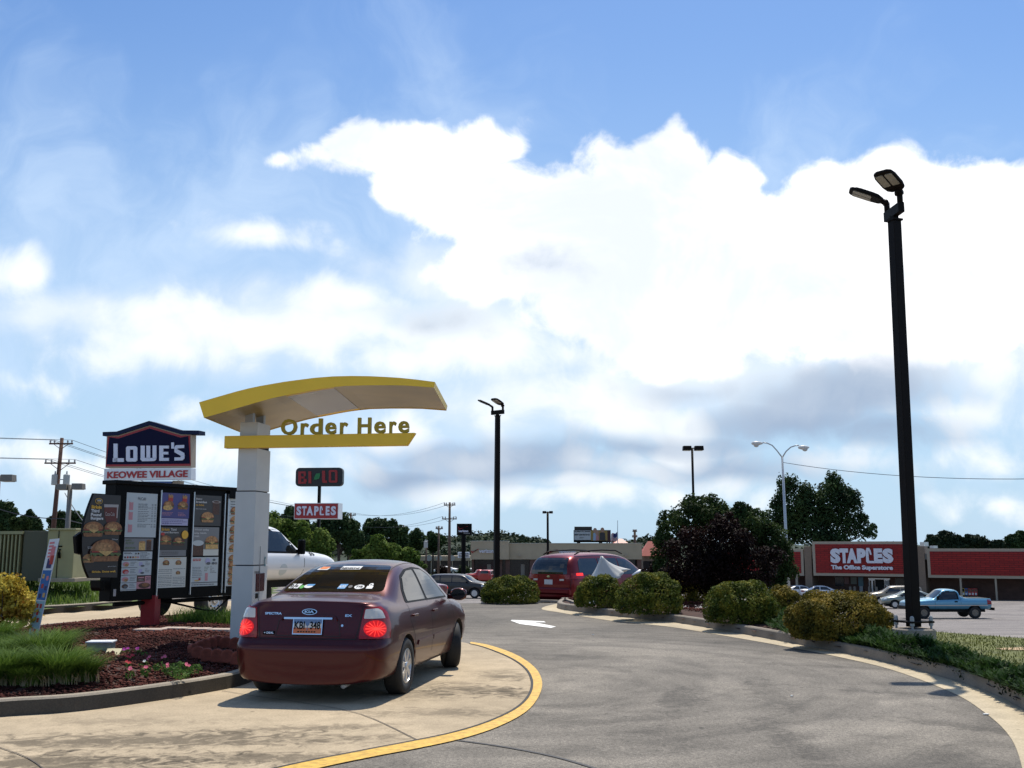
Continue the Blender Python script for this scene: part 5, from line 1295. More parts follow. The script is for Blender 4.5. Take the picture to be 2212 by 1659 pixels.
# generic smaller vehicles
def smallcar(kind, loc, rz, label, pm, group=None, rim=None, lit=False):
    suv = kind == 'suv'
    L_ = 2.2 if suv else 2.3; H = 1.68 if suv else 1.42; bl = 1.06 if suv else .92
    def s_(y, zs, wg, zg, zt, wr, wm=.87, ws=.85, zb=.30): return sec(y, zb, wm * .88, wm, zs, ws, zg, wg, zt, wr)
    if suv: st = [s_(-L_, bl - .04, .6, 1.2, 1.25, .45, .80, .76, .42), s_(-L_ + .06, bl, .70, 1.48, 1.56, .55), s_(-L_ + .25, bl, .70, 1.56, 1.65, .55), s_(-.6, bl, .70, 1.58, H, .55), s_(.35, bl, .70, 1.55, H - .02, .55), s_(.62, bl, .71, 1.42, 1.50, .58), s_(.98, bl, .76, 1.12, 1.17, .62), s_(1.6, bl - .04, .76, 1.08, 1.11, .6), s_(2.1, bl - .1, .72, 1.0, 1.03, .5), s_(L_, .8, .6, .88, .9, .4, .78, .7, .42)]
    elif kind == 'truck': st = [s_(-L_, 1.0, .72, 1.06, 1.07, .5), s_(-.5, 1.0, .74, 1.07, 1.08, .5), s_(-.46, 1.0, .7, 1.45, 1.52, .5), s_(-.3, 1.0, .66, 1.56, 1.64, .5), s_(.5, 1.0, .66, 1.55, 1.63, .5), s_(1.0, .98, .72, 1.06, 1.10, .56), s_(1.9, .92, .7, .98, 1.0, .5), s_(L_, .75, .6, .82, .84, .4, .78, .7, .42)]
    else: st = [s_(-L_, .86, .45, .93, .95, .3, .70, .64, .36), s_(-L_ + .1, .92, .62, .99, 1.02, .45), s_(-1.5, .92, .66, 1.02, 1.06, .5), s_(-.95, .92, .63, 1.24, 1.29, .48), s_(-.5, .92, .60, 1.34, H - .01, .46), s_(.3, .91, .60, 1.33, H, .46), s_(.85, .90, .63, 1.16, 1.24, .5), s_(1.3, .88, .68, .95, 1.0, .54), s_(2.0, .78, .68, .84, .87, .5), s_(L_, .6, .45, .68, .70, .3, .66, .58, .36)]
    r = .35 if suv or kind == 'truck' else .31
    root, body, pj = carbase({'suv': 'suv', 'truck': 'small_pickup'}.get(kind, 'parked_car'), label, {'suv': 'suv', 'truck': 'pickup truck'}.get(kind, 'car'), loc, rz, st, 2 if kind != 'far' else 1, [(-1.32, r, r + .06, .5), (1.32, r, r + .06, .5)], pm, group)
    for s in ('R', 'L'):
        sg = 1 if s == 'R' else -1
        if suv: ps = [[(-2.0, 1.12), (-1.35, 1.12), (-1.35, 1.50), (-1.9, 1.50)], [(-1.25, 1.12), (-.45, 1.12), (-.45, 1.52), (-1.25, 1.52)], [(-.37, 1.12), (.75, 1.10), (.45, 1.48), (-.37, 1.52)]]
        elif kind == 'truck': ps = [[(-.25, 1.08), (.85, 1.06), (.48, 1.5), (-.25, 1.52)]]
        else: ps = [[(-1.1, .99), (-.25, .97), (-.25, 1.30), (-.6, 1.30)], [(-.17, .97), (.95, .95), (.55, 1.22), (.3, 1.29), (-.17, 1.30)]]
        for q in ps: part(root, 'side_window', [M_glassd], lambda mb: pj.patch(mb, s, q, .008, 0, 5, 3), smooth=True)
        z = bl - .1
        part(root, 'tail_light', [M_brake if lit else M_tail], lambda mb: pj.patch(mb, ('C', .5, -L_ + .5, sg), [(.5, z - .08), (1.35, z - .08), (1.35, z + .08), (.5, z + .08)], .012, 0, 5, 2))
        part(root, 'head_light', [M_head], lambda mb: pj.patch(mb, ('C', .5, L_ - .5, sg), [(PI - 1.2, z - .14), (PI - .5, z - .16), (PI - .5, z - .03), (PI - 1.2, z - .02)], .012, 0, 5, 2))
        part(root, 'wing_mirror', [M_blk], lambda mb: mb.box((sg * .95, .78, bl + .06), (.16, .09, .12)), bevel=.02)
    y0, y1 = (.42, .95) if suv or kind == 'truck' else (.40, 1.22)
    part(root, 'windshield', [M_glassd], lambda mb: pj.patch(mb, 'T', [(-.62, y1), (.62, y1), (.56, y0), (-.56, y0)], .006, 0, 5, 4), smooth=True)
    part(root, 'rear_window', [M_glassd], lambda mb: pj.patch(mb, 'B', [(-.55, bl + .14), (.55, bl + .14), (.46, H - .14), (-.46, H - .14)], .008, 0, 5, 4), smooth=True)
    for x in (.74, -.74):
        for y in (-1.32, 1.32): wheel(root, x, y, r, .21, rim or M_alu, 6)
    part(root, 'chassis', [M_under], lambda mb: mb.box((0, 0, .28), (1.3, 3.9, .16)))
    return root
def depth_for(x, y):
    """depth where the terrain under display pixel (x, y) is seen"""
    Y = 20.0
    while Y < 260:
        p = P(x, y, Y)
        if p.z <= T(p.x, Y): return Y
        Y += .4
    return 200.0
def gp(x, y): Y = depth_for(x, y); p = P(x, y, Y); return Vector((p.x, p.y, T(p.x, p.y)))
R_ = math.radians
C_ = lambda n, c, r=.3, me=.2: paint(n, c, coat=.8, rough=r, metal=me)
K_blk = paint('black_paint', (.010, .008, .010), coat=.25, rough=.35, metal=0); K_wh = mat('white_car_paint', (.75, .75, .75), .3, coat=.6); K_red = C_('red_paint', (.36, .015, .012)); K_tan = C_('tan_paint', (.25, .205, .14)); K_sil = C_('silver_green_paint', (.22, .25, .22), me=.5); K_blu = C_('blue_paint', (.05, .14, .28)); K_mar = C_('maroon_paint', (.16, .012, .018))
q = gp(985, 1291); smallcar('suv', (q.x + .35, q.y, q.z), -R_(108), 'black boxy suv driving right across the parking lot', K_blk)
q = gp(915, 1292); smallcar('sedan', (q.x, q.y - 10, T(q.x, q.y - 10)), R_(62), 'dark maroon sedan partly hidden behind the near sedan door mirror', K_mar, lit=True)
blu = C_('sky_blue_paint', (.10, .30, .44), r=.35, me=.25)
q = P(2034, 1200, 64.5)
bt, bpj = pickup((q.x, 64.5, T(q.x, 64.5)), R_(91), 'light blue single-cab pickup crossing the store parking lot', blu, .955, False, bumper=M_blk)
part(bt, 'tool_box', [M_grey], lambda mb: mb.box((0, -.95, 1.31), (.5, .3, .10)))
for kind, x, y, hdg, lab, pm in [
    ('suv', 1932, 1308, -82, 'tan suv with roof rack parked behind the tall lamp pole', K_tan), ('sedan', 1968, 1314, -80, 'grey green sedan between the tan suv and the blue pickup', K_sil),
    ('sedan', 1728, 1292, 86, 'white sedan in front of the red store, nearer of the white ones', K_wh), ('sedan', 1775, 1293, 100, 'white car half hidden behind the big golden bush', K_wh), ('sedan', 1680, 1288, 90, 'white sedan showing its roof beside the arched double lamp pole', K_wh),
    ('sedan', 962, 1240, -100, 'white coupe parked behind the black suv', K_wh), ('sedan', 972, 1225, 90, 'white sedan in the far row left of the pole sign', K_wh), ('sedan', 999, 1226, 90, 'white sedan in the far row directly behind the pole sign', K_wh),
    ('suv', 1031, 1243, 175, 'tan suv facing us in front of the phone shop', K_tan), ('truck', 1036, 1257, 80, 'red pickup parked behind the black suv hood', K_red), ('suv', 1057, 1259, 15, 'red suv beside the middle lamp pole', K_red),
    ('suv', 1106, 1243, 5, 'black suv parked at the tan shop building', K_blk), ('sedan', 1094, 1247, 80, 'blue sedan in front of the black parked suv', K_blu), ('sedan', 1060, 1238, 170, 'dark sedan nosed up to the phone shop windows', K_sil), ('sedan', 1145, 1245, 178, 'silver sedan left of the minivan by the shop', K_sil), ('sedan', 935, 1225, 90, 'pale sedan in the far row at the left end', K_wh)]:
    q = gp(x, y); smallcar(kind, tuple(q), -R_(hdg), lab, pm, group=None)
# silvery cover hung over something in front of the minivan
M_tarp = mat('silver_tarp', (.55, .54, .50), .45, noise=.08, scale=2)
A_ = P(1299, 1202, 31.2); B0 = P(1310, 1262, 31.4); nr, nt_ = 9, 48; co = []; f = []
for i in range(nr + 1):
    t = i / nr
    for k in range(nt_):
        q = 2 * PI * k / nt_; rgt = .5 + .5 * math.cos(q)
        fold = 1 + t * (.13 * math.sin(5 * q + .6) + .07 * math.sin(11 * q + 2 * t) + .03 * math.sin(23 * q))
        r = (.03 + .97 * t ** 1.15) * fold
        ex = B0.x + math.cos(q) * (.62 if math.cos(q) > 0 else .55); ey = B0.y + math.sin(q) * .42; ez = B0.z + .42 * rgt ** 2.5
        x = A_.x + (ex - A_.x) * r; y = A_.y + (ey - A_.y) * r; z = A_.z + (ez - A_.z) * (t ** .92) - .05 * math.sin(PI * t) * rgt
        co.append((x, y, z))
for i in range(nr):
    for k in range(nt_): a = i * nt_ + k; b2 = i * nt_ + (k + 1) % nt_; f.append((a, b2, b2 + nt_, a + nt_))
o = fast_mesh('silver_cover', np.array(co), np.array(f), 4, M_tarp, smooth=True); so_ = o.modifiers.new('t', 'SOLIDIFY'); so_.thickness = .015
tag(o, 'peaked silver cloth cover standing between the bushes and the red minivan', 'cloth cover')
mb = MB(); a = P(1366, 1243, 31); b = P(1398, 1232, 31.3); mb.tube([a, (a + b) / 2 + Vector((0, 0, .03)), b], [.03, .07, .03], 8); o = mb.build('white_panel', K_wh, None, smooth=True); tag(o, 'long white rounded panel poking above the bushes beside the minivan', 'panel')
# ============================================================= BUILDINGS, SIGNS, POLES
M_fas = None
def brickmat(name, c1, c2, mortar, sx=4.0, row=.25, bw=.5):
    m, nt, b = newmat(name); tc = nt.nodes.new('ShaderNodeTexCoord'); mp = nt.nodes.new('ShaderNodeMapping'); mp.inputs['Rotation'].default_value = (PI / 2, 0, 0)
    br = nt.nodes.new('ShaderNodeTexBrick'); br.inputs['Scale'].default_value = sx; br.inputs['Color1'].default_value = (*c1, 1); br.inputs['Color2'].default_value = (*c2, 1); br.inputs['Mortar'].default_value = (*mortar, 1)
    br.inputs['Row Height'].default_value = row; br.inputs['Brick Width'].default_value = bw; br.inputs['Mortar Size'].default_value = .03
    nt.links.new(tc.outputs['Object'], mp.inputs[0]); nt.links.new(mp.outputs[0], br.inputs['Vector']); nt.links.new(br.outputs[0], b.inputs['Base Color']); b.inputs['Roughness'].default_value = .8
    return m
M_rshing = brickmat('red_shingles', (.33, .016, .012), (.25, .012, .010), (.11, .006, .006), 1.0, .22, .9)
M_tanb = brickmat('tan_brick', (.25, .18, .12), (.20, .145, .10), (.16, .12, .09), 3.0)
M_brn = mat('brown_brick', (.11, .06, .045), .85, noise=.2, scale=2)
M_trim = mat('tan_trim', (.36, .30, .22), .6); M_stuc = mat('tan_stucco', (.40, .335, .225), .85, noise=.06, scale=.8); M_stuc2 = mat('tan_stucco_far', (.33, .27, .19), .85, noise=.1, scale=.5)
M_wht = mat('white_sign_letters', (.66, .67, .72), .4); M_roofm = mat('grey_roof', (.30, .30, .28), .7)
M_dark = mat('shop_window_dark', (.014, .014, .016), .15)
# --- red store. local frame: u along the facade, v = height, n towards us
aS = math.radians(28); uS = Vector((math.cos(aS), -math.sin(aS), 0)); oS = P(1755, 1170, 118); sfz = T(oS.x, oS.y)
F1 = Fr(Vector((oS.x, oS.y, 0)), uS, Zv)
st_ = thing('red_storefront', 'long low office superstore with red shingled fascia and tan brick pillars', 'store', (oS.x, oS.y, sfz), -aS)
def B(name, m, px0, px1, n0, n1, v0=None, v1=None, fr=F1, par=None, bevel=0, extra=0):
    a = fr.px(*px0); b = fr.px(*px1); u0, u1 = min(a[0], b[0]), max(a[0], b[0]) + extra; w0 = min(a[1], b[1]) if v0 is None else v0; w1 = max(a[1], b[1]) if v1 is None else v1
    mb = MB(); mb.fprism(fr, [(u0, w0), (u1, w0), (u1, w1), (u0, w1)], n0, n1, 0); return mb.build(name, m, par or st_, world=True, bevel=bevel)
def Z7(zx, zy): return (1669.9 + zx * .24511, 1050.4 + zy * .24511)
gz = F1.px(*Z7(700, 968))[1] - .1
# the storefront wall stands back under the canopy
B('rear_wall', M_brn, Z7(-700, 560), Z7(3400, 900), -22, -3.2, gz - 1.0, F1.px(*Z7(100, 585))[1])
B('canopy_roof', M_roofm, Z7(-700, 575), Z7(3400, 560), -22, -.3, F1.px(*Z7(400, 640))[1], F1.px(*Z7(400, 590))[1])
def fascia(x0, x1, y0, y1, n, e=0):
    a = F1.px(*Z7(x0, y0)); b = F1.px(*Z7(x1, y1)); v1 = a[1]; v0 = F1.px(*Z7(x0, y1))[1]; u0, u1 = a[0], b[0] + e; t = .30
    mb = MB(); mb.fprism(F1, [(u0, v0), (u1, v0), (u1, v1), (u0, v1)], -.6, n, 0); f = mb.build('fascia_frame', M_trim, st_, world=True)
    mb = MB(); mb.fprism(F1, [(u0 + t, v0 + t), (u1 - t, v0 + t), (u1 - t, v1 - t), (u0 + t, v1 - t)], n, n + .06, 0); mb.build('red_fascia', M_rshing, st_, world=True)
    return u0, u1, v0, v1
fm = fascia(350, 1262, 487, 786, .35)
fascia(-560, 274, 553, 778, .0); fascia(1352, 3400, 549, 805, .0)
for (x0, x1, y) in ((275, 352, 530), (1262, 1352, 528)):
    B('brick_pillar', M_tanb, Z7(x0, y), Z7(x1, 900), -3.2, .15, gz - .6, None)
for x0 in (195, 1640, 1950, 2300, 2650, 3000, -200):
    B('canopy_post', M_trim, Z7(x0, 790), Z7(x0 + 24, 900), -.5, -.1, gz - .6, F1.px(*Z7(x0, 790))[1])
# entrance doors, windows and posters under the canopy
F2 = Fr(Vector((oS.x, oS.y, 0)) - F1.N * 3.2, uS, Zv)
for (x0, x1, y0, y1, nm, m) in [(545, 625, 800, 880, 'shop_window', M_dark), (1075, 1180, 810, 900, 'shop_window', M_dark)]:
    B(nm, m, Z7(x0, y0), Z7(x1, y1), 0, .05, fr=F2)
for x0, x1 in ((845, 905), (980, 1030)):
    d = B('door_frame', M_alu, Z7(x0, 815), Z7(x1, 945), 0, .08, fr=F2); 
    for k in range(2):
        w = (x1 - x0) / 2; B('door_glass', M_dark, Z7(x0 + 5 + k * w, 830), Z7(x0 + w - 3 + k * w, 935), .09, .12, fr=F2)
B('door_header', M_alu, Z7(840, 808), Z7(1032, 822), .0, .14, fr=F2); B('doorway', M_blk2, Z7(905, 825), Z7(980, 945), 0, .04, fr=F2)
for x0, x1, y0, y1, c in ((628, 672, 800, 862, (.20, .09, .08)), (685, 740, 800, 862, (.16, .17, .14)), (752, 800, 800, 880, (.10, .20, .24)), (763, 795, 878, 932, (.45, .48, .50)), (985, 1025, 835, 870, (.5, .5, .5))):
    B('window_poster', mat('poster_tint', c, .5), Z7(x0, y0), Z7(x1, y1), .13, .17, fr=F2)
for x0 in (738, 865, 930, 700):
    a = F2.px(*Z7(x0 + 6, 940)); mb = MB(); c = F2.p(a[0], 0, 1.6); mb.lathe([(.14, gz + .0), (.14, gz + 1.0), (.08, gz + 1.1)], Matrix.Translation((c.x, c.y, 0)), 10); o = mb.build('bollard', mat('bollard_tan', (.28, .24, .2), .7), None); tag(o, 'short pale bollard in front of the store entrance', 'bollard', 'bollards at the store entrance')
# store lettering
def let(fr, txt, x0, y0, x1, y1, n, th, m, par, b=.05, z=Z7, name='letter'):
    a = fr.px(*z(x0, y1)); c = fr.px(*z(x1, y0)); mb = MB(); mb.text(fr, txt, min(a[0], c[0]), min(a[1], c[1]), max(a[0], c[0]), max(a[1], c[1]), n, th, 0, b); return mb.build(name, m, par, world=True)
def staplesL(fr, x0, y0, x1, y1, n, th, m, par, z=Z7):
    a = fr.px(*z(x0, y1)); c = fr.px(*z(x1, y0)); w = c[0] - a[0]; hh = c[1] - a[1]
    pts = [(0, .10), (.0, .80), (.12, 1.0), (.45, 1.0), (.62, .82), (.72, .55), (.52, .55), (.42, .78), (.34, .78), (.34, .20), (.42, .15), (1.0, .15), (1.0, 0), (.15, 0)]
    mb = MB(); mb.fprism(fr, [(a[0] + u * w, a[1] + v * hh) for u, v in pts], n, n + th, 0); mb.build('letter', m, par, world=True)
for ch, x0, x1 in (('S', 517, 598), ('T', 600, 668), ('A', 660, 748), ('P', 752, 822), ('E', 900, 968), ('S', 975, 1062)):
    let(F1, ch, x0, 548, x1, 677, .42, .20, M_wht, st_, .07)
staplesL(F1, 830, 543, 893, 677, .42, .20, M_wht, st_)
let(F1, 'The Office Superstore', 522, 697, 1062, 742, .42, .15, M_wht, st_, .05, name='lettering')
B('roof_vent', M_roofm, Z7(288, 516), Z7(318, 530), -8, -6); B('roof_unit', M_alu, Z7(1240, 490), Z7(1282, 530), -9, -5); B('roof_unit', M_alu, Z7(1330, 524), Z7(1368, 548), -9, -5)
# newspaper boxes
for i, (x, c) in enumerate(((1689, (.55, .38, .05)), (1716, (.05, .15, .45)), (1745, (.50, .04, .03)), (1772, (.50, .03, .03)), (1799, (.50, .04, .04)))):
    a = F2.px(*Z7(x, 950)); p = F2.p(a[0], 0, 1.4); lab = ['yellow newspaper box at the left end of the row under the canopy', 'blue newspaper box next to the yellow one', 'red newspaper box next to the blue one', 'red newspaper box in the middle of the three red ones', 'red newspaper box at the right end of the row'][i]
    nb = thing('newspaper_box', lab, 'newspaper box', (p.x, p.y, gz + .1), -aS, 'newspaper boxes under the store canopy')
    mm = mat('newsbox_paint', c, .4); MB().box((0, 0, .62), (.30, .34, .74)).build('body', mm, nb, bevel=.02); MB().box((0, 0, .14), (.12, .12, .28)).build('leg', M_blk, nb); MB().box((0, -.18, .78), (.22, .02, .26)).build('window', M_glassd, nb); MB().box((0, -.18, .42), (.18, .02, .22)).build('rack_card', M_white, nb)
# --- tan shops with the phone store
oV = P(1017, 1208, 150); F3 = Fr(Vector((oV.x, oV.y, 0)), (1, 0, 0), Zv); gv = T(0, 150) - .2
def Z5(zx, zy): return (948.8 + zx * .18381, 1084.3 + zy * .18381)
vz = thing('shop_building', 'low tan stucco shop row with phone store signs and dark windows', 'shop building', (oV.x, oV.y, gv))
B('tower_wall', M_stuc, Z5(373, 462), Z5(818, 675), -14, .8, None, None, F3, vz)
B('parapet_wall', M_stuc, Z5(818, 487), Z5(2384, 675), -14, 0, None, None, F3, vz)
B('parapet_cap', mat('parapet_cap', (.55, .58, .52), .6), Z5(816, 483), Z5(2388, 487), -14.2, .1, None, None, F3, vz); B('parapet_cap', mat('parapet_cap', (.55, .58, .52), .6), Z5(370, 457), Z5(821, 462), -14.2, .9, None, None, F3, vz)
B('shop_front', M_dark, Z5(380, 676), Z5(2380, 700), -14, -1.6, gv, F3.px(*Z5(400, 680))[1], F3, vz)
for x0, w in ((380, 26), (700, 40), (780, 50), (1065, 70), (1140, 22), (1700, 50), (2330, 50)): B('brick_pillar', M_brn, Z5(x0, 676), Z5(x0 + w, 800), -1.6, -.2, gv, F3.px(*Z5(400, 676))[1], F3, vz)
for x0 in (960, 1400, 1900, 560): B('door_frame', mat('door_tan', (.28, .25, .2), .5), Z5(x0, 735), Z5(x0 + 45, 850), -1.6, -1.5, gv, None, F3, vz)
for x0 in (945, 2195): B('wall_lamp', M_trim, Z5(x0 - 14, 618), Z5(x0 + 14, 640), 0, .3, None, None, F3, vz)
M_chk = mat('check_red', (.32, .015, .012), .5)
for (x, y, w, hgt, n) in ((375, 552, 88, 44, .85), (1255, 562, 135, 42, .05)):
    a = F3.px(*Z5(x, y)); b = F3.px(*Z5(x + w, y + hgt)); mb = MB(); W_ = b[0] - a[0]; H_ = a[1] - b[1]; tv = lambda p: (a[0] + p[0] * W_, b[1] + p[1] * H_)
    mb.fprism(F3, [tv(p) for p in ((0, .5), (.13, .5), (.22, .25), (1, .85), (1, 1.1), (.22, -.1), (.13, -.1))], n, n + .12, 0); mb.build('check_mark', M_chk, vz, world=True)
let(F3, 'verizon', 470, 556, 640, 598, .85, .15, M_wht, vz, .03, Z5, 'lettering'); let(F3, 'wireless', 642, 572, 705, 598, .85, .12, M_wht, vz, .02, Z5, 'lettering'); let(F3, 'verizon', 1405, 572, 1540, 602, .05, .15, M_wht, vz, .03, Z5, 'lettering'); let(F3, 'wireless', 1545, 572, 1600, 600, .05, .12, M_wht, vz, .03, Z5, 'lettering')
for x0 in (1095, 1360, 1700, 2040): B('wall_joint', M_trim, Z5(x0, 490), Z5(x0 + 1.5, 674), 0, .012, None, None, F3, vz)
# handicap signs in front
for x in (790, 1100):
    q = gp(*Z5(x, 860)); sg_ = thing('parking_sign', 'small white parking sign on a post before the tan shops, %s one' % ('left' if x < 900 else 'right'), 'sign', tuple(q), 0, 'parking signs before the shops')
    MB().tube([(0, 0, 0), (0, 0, 2.0)], .04, 6).build('post', M_grey, sg_); MB().box((0, -.05, 2.0), (.9, .03, 1.1)).build('plate', M_white, sg_)
# --- far left tan row
oW = P(905, 1213, 195); F4 = Fr(Vector((oW.x, oW.y, 0)), (1, 0, 0), Zv); gw = T(oW.x, 195)
lw = thing('shop_building', 'long tan single-storey shop row far behind the parked white cars', 'shop building', (oW.x, oW.y, gw))
B('wall', M_stuc2, Z5(-260, 635), Z5(365, 690), -10, 0, None, None, F4, lw); B('shop_front', M_dark, Z5(-255, 690), Z5(360, 700), -10, -1.2, gw - 1, F4.px(*Z5(0, 692))[1], F4, lw)
for x0 in (-200, -100, 5, 148, 260, 340): B('post', M_trim, Z5(x0, 690), Z5(x0 + 10, 700), -.8, -.3, gw - 1, F4.px(*Z5(0, 692))[1], F4, lw)
for x0 in (0, 150, -120): a = F4.px(*Z5(x0, 660)); mb = MB(); mb.disc(F4, a[0], a[1], .55, .55, .04, 0); mb.build('round_vent', M_roofm, lw, world=True)
# --- orange hipped roofs
M_orng = mat('orange_metal_roof', (.50, .11, .07), .5, noise=.05, scale=1)
for (x0, x1, yt, yb, xa, Yd, lab) in ((1384, 1440, 1169, 1201, 1407, 165, 'orange hipped roof pavilion at the right end of the tan shops'), (1320, 1364, 1163.5, 1178, 1342, 190, 'small orange hipped roof showing above the tan parapet')):
    o5 = P(x0, yb, Yd); f5 = Fr(o5, (1, 0, 0), Zv); a = f5.px(x0, yb); b = f5.px(x1, yb); c = f5.px(xa, yt); dpt = (b[0] - a[0])
    t = thing('pavilion', lab, 'restaurant', (o5.x, o5.y, T(o5.x, Yd))); e = [f5.p(a[0], a[1]), f5.p(b[0], b[1]), f5.p(b[0], b[1], -dpt), f5.p(a[0], a[1], -dpt)]
    mb = MB(); tp = [f5.p(c[0] - .3, c[1], -dpt * .45), f5.p(c[0] + .3, c[1], -dpt * .45)]
    mb.add(e + tp, [(0, 1, 5, 4), (1, 2, 5), (2, 3, 4, 5), (3, 0, 4), (3, 2, 1, 0)]); mb.build('roof', M_orng, t, world=True)
    mb = MB(); i_ = .5; z0 = T(o5.x, Yd) - .5; mb.prism([Vector((p.x + (i_ if k in (0, 3) else -i_), p.y + (i_ if k < 2 else -i_), z0)) for k, p in enumerate(e)], (0, 0, e[0].z - z0 + .0 - .02)); mb.build('wall', M_tanb, t, world=True)
    for k in range(3): u = a[0] + (b[0] - a[0]) * (.25 + .25 * k); mb = MB(); mb.fprism(f5, [(u - .6, z0 + 1.2 - o5.z), (u + .6, z0 + 1.2 - o5.z), (u + .6, -.8), (u - .6, -.8)], -i_, -i_ + .05, 0); mb.build('window', M_dark, t, world=True)
# ------------------------------------------------------------- signs on poles
def rrect(a, b, c, d, r, k=5):
    out = []
    for (cx, cy, s) in ((c - r, b + r, -PI / 2), (c - r, d - r, 0), (a + r, d - r, PI / 2), (a + r, b + r, PI)):
        for i in range(k + 1): t = s + PI / 2 * i / k; out.append((cx + r * math.cos(t), cy + r * math.sin(t)))
    return out
def Z1(zx, zy): return (zx * .21446, 881.0 + zy * .21446)
aL = math.radians(14); FL = Fr(P(228, 1010, 76), Vector((math.cos(aL), -math.sin(aL), 0)), Zv)
ls = thing('store_sign', 'big dark blue gabled hardware store sign above a Keowee Village board', 'pylon sign', (FL.O.x + 3, FL.O.y, T(FL.O.x, 76)))
g_ = [FL.px(*Z1(*p)) for p in ((1062, 605), (1925, 598), (1930, 272), (1830, 265), (1512, 172), (1190, 275), (1075, 285))]
mb = MB(); mb.fprism(FL, g_, -.62, 0, 0); mb.build('sign_box', mat('box_tan', (.45, .36, .25), .6), ls, world=True)
def insetp(pts, d):
    L_ = [Vector((p[0], p[1])) for p in pts]; return [(p.x, p.y) for p in inset(L_, d)]
mb = MB(); mb.poly(FL, insetp(g_, .10), .02, 0); mb.poly(FL, insetp(g_, .26), .04, 1); mb.build('face', [mat('sign_red', (.35, .012, .015), .4), mat('sign_navy', (.004, .004, .028), .6, spec=.15)], ls, world=True)
rf_ = [FL.px(*Z1(*p)) for p in ((1045, 285), (1045, 245), (1185, 240), (1512, 133), (1830, 228), (2012, 230), (2012, 270), (1830, 268), (1512, 176), (1190, 278))]
rf_ = rf_[:1] + rf_[1:]
mb = MB(); mb.fprism(FL, rf_[::-1], -.75, .14, 0); mb.build('roof_trim', mat('sign_roof_navy', (.006, .014, .045), .6, spec=.2), ls, world=True)
def blocky(fr, strokes, m, par, n=.05, th=.06, name='letter', z=Z1):
    mb = MB()
    for pts in strokes: mb.fprism(fr, [fr.px(*z(*p)) for p in pts][::-1], n, n + th, 0)
    return mb.build(name, m, par, world=True)
R4 = lambda x0, y0, x1, y1: [(x0, y0), (x1, y0), (x1, y1), (x0, y1)]
M_lw = mat('sign_white', (.70, .70, .78), .4)
def ringp(x0, y0, x1, y1, t, c=14):   # chamfered ring as 4 strokes
    return [[(x0 + c, y0), (x1 - c, y0), (x1, y0 + c), (x1, y0 + t), (x0, y0 + t), (x0, y0 + c)], [(x0, y1 - t), (x1, y1 - t), (x1, y1 - c), (x1 - c, y1), (x0 + c, y1), (x0, y1 - c)], R4(x0, y0 + t, x0 + t + 4, y1 - t), R4(x1 - t - 4, y0 + t, x1, y1 - t)]
blocky(FL, [R4(1152, 362, 1192, 545)[:4], R4(1145, 508, 1255, 545)], M_lw, ls)
blocky(FL, ringp(1278, 388, 1390, 542, 34), M_lw, ls)
blocky(FL, [R4(1425, 382, 1465, 510), R4(1483, 382, 1520, 510), R4(1545, 380, 1582, 510), [(1423, 505), (1582, 505), (1578, 525), (1560, 537), (1440, 539), (1423, 520)]], M_lw, ls)
blocky(FL, [R4(1612, 382, 1652, 535), R4(1652, 382, 1708, 410), R4(1652, 444, 1702, 470), R4(1652, 505, 1708, 535)], M_lw, ls)
blocky(FL, [R4(1733, 350, 1760, 412)], M_lw, ls, name='apostrophe')
blocky(FL, [[(1780, 378), (1862, 375), (1862, 405), (1795, 410), (1795, 425), (1765, 425), (1765, 395)], [(1765, 422), (1800, 422), (1862, 455), (1866, 485), (1830, 485), (1765, 448)], [(1832, 480), (1866, 480), (1864, 510), (1845, 530), (1765, 532), (1765, 500), (1825, 500)]], M_lw, ls)
lb = [FL.px(*Z1(*p)) for p in ((1045, 731), (1925, 722), (1925, 606), (1050, 613))]
mb = MB(); mb.fprism(FL, lb, -.62, 0, 0); mb.build('lower_box', M_white, ls, world=True)
let(FL, 'KEOWEE VILLAGE', 1080, 627, 1895, 712, .02, .03, mat('letter_red', (.42, .03, .03), .5), ls, .03, Z1, 'lettering')
b_ = [FL.px(*Z1(*p)) for p in ((1262, 1100), (1710, 1100), (1710, 738), (1262, 738))]; mb = MB(); mb.fprism(FL, b_, -.9, -.2, 0); mb.build('blue_panel', mat('panel_blue', (.02, .06, .22), .4), ls, world=True)
let(FL, 'FOODS', 1540, 776, 1640, 800, -.18, .04, M_lw, ls, .03, Z1, 'lettering')
for x0, x1 in ((1220, 1260), (1715, 1785)):
    a = FL.px(*Z1(x0, 732)); b = FL.px(*Z1(x1, 732)); mb = MB(); mb.fprism(FL, [(a[0], T(FL.O.x, 76) - .5 - FL.O.z), (b[0], T(FL.O.x, 76) - .5 - FL.O.z), (b[0], b[1]), (a[0], a[1])], -.9, -.3, 0); mb.build('post', mat('post_tan', (.30, .24, .17), .7), ls, world=True)
# red and black sign pair on one pole
def Z7b(zx, zy): return (609.93 + zx * .15318, 1003.0 + zy * .15318)
aB = math.radians(5); FB = Fr(P(690, 1121, 100), Vector((math.cos(aB), -math.sin(aB), 0)), Zv)
bs = thing('pole_sign', 'pole with a black rounded grocery sign above a red white-lettered sign box', 'pylon sign', (FB.O.x, FB.O.y, T(FB.O.x, 100)))
a = FB.px(*Z7b(183, 310)); b = FB.px(*Z7b(852, 45)); mb = MB(); mb.fprism(FB, rrect(a[0], a[1], b[0], b[1], .38), -.6, 0, 0); mb.build('upper_sign', mat('sign_black', (.010, .010, .010), .4), bs, world=True)
M_sr = mat('sign_letter_red', (.33, .02, .02), .5)
blocky(FB, [R4(226, 102, 268, 275), R4(268, 100, 330, 128), R4(268, 172, 318, 200), R4(268, 247, 335, 273), R4(304, 128, 334, 165), R4(304, 206, 345, 247)], M_sr, bs, .02, .05, z=Z7b)
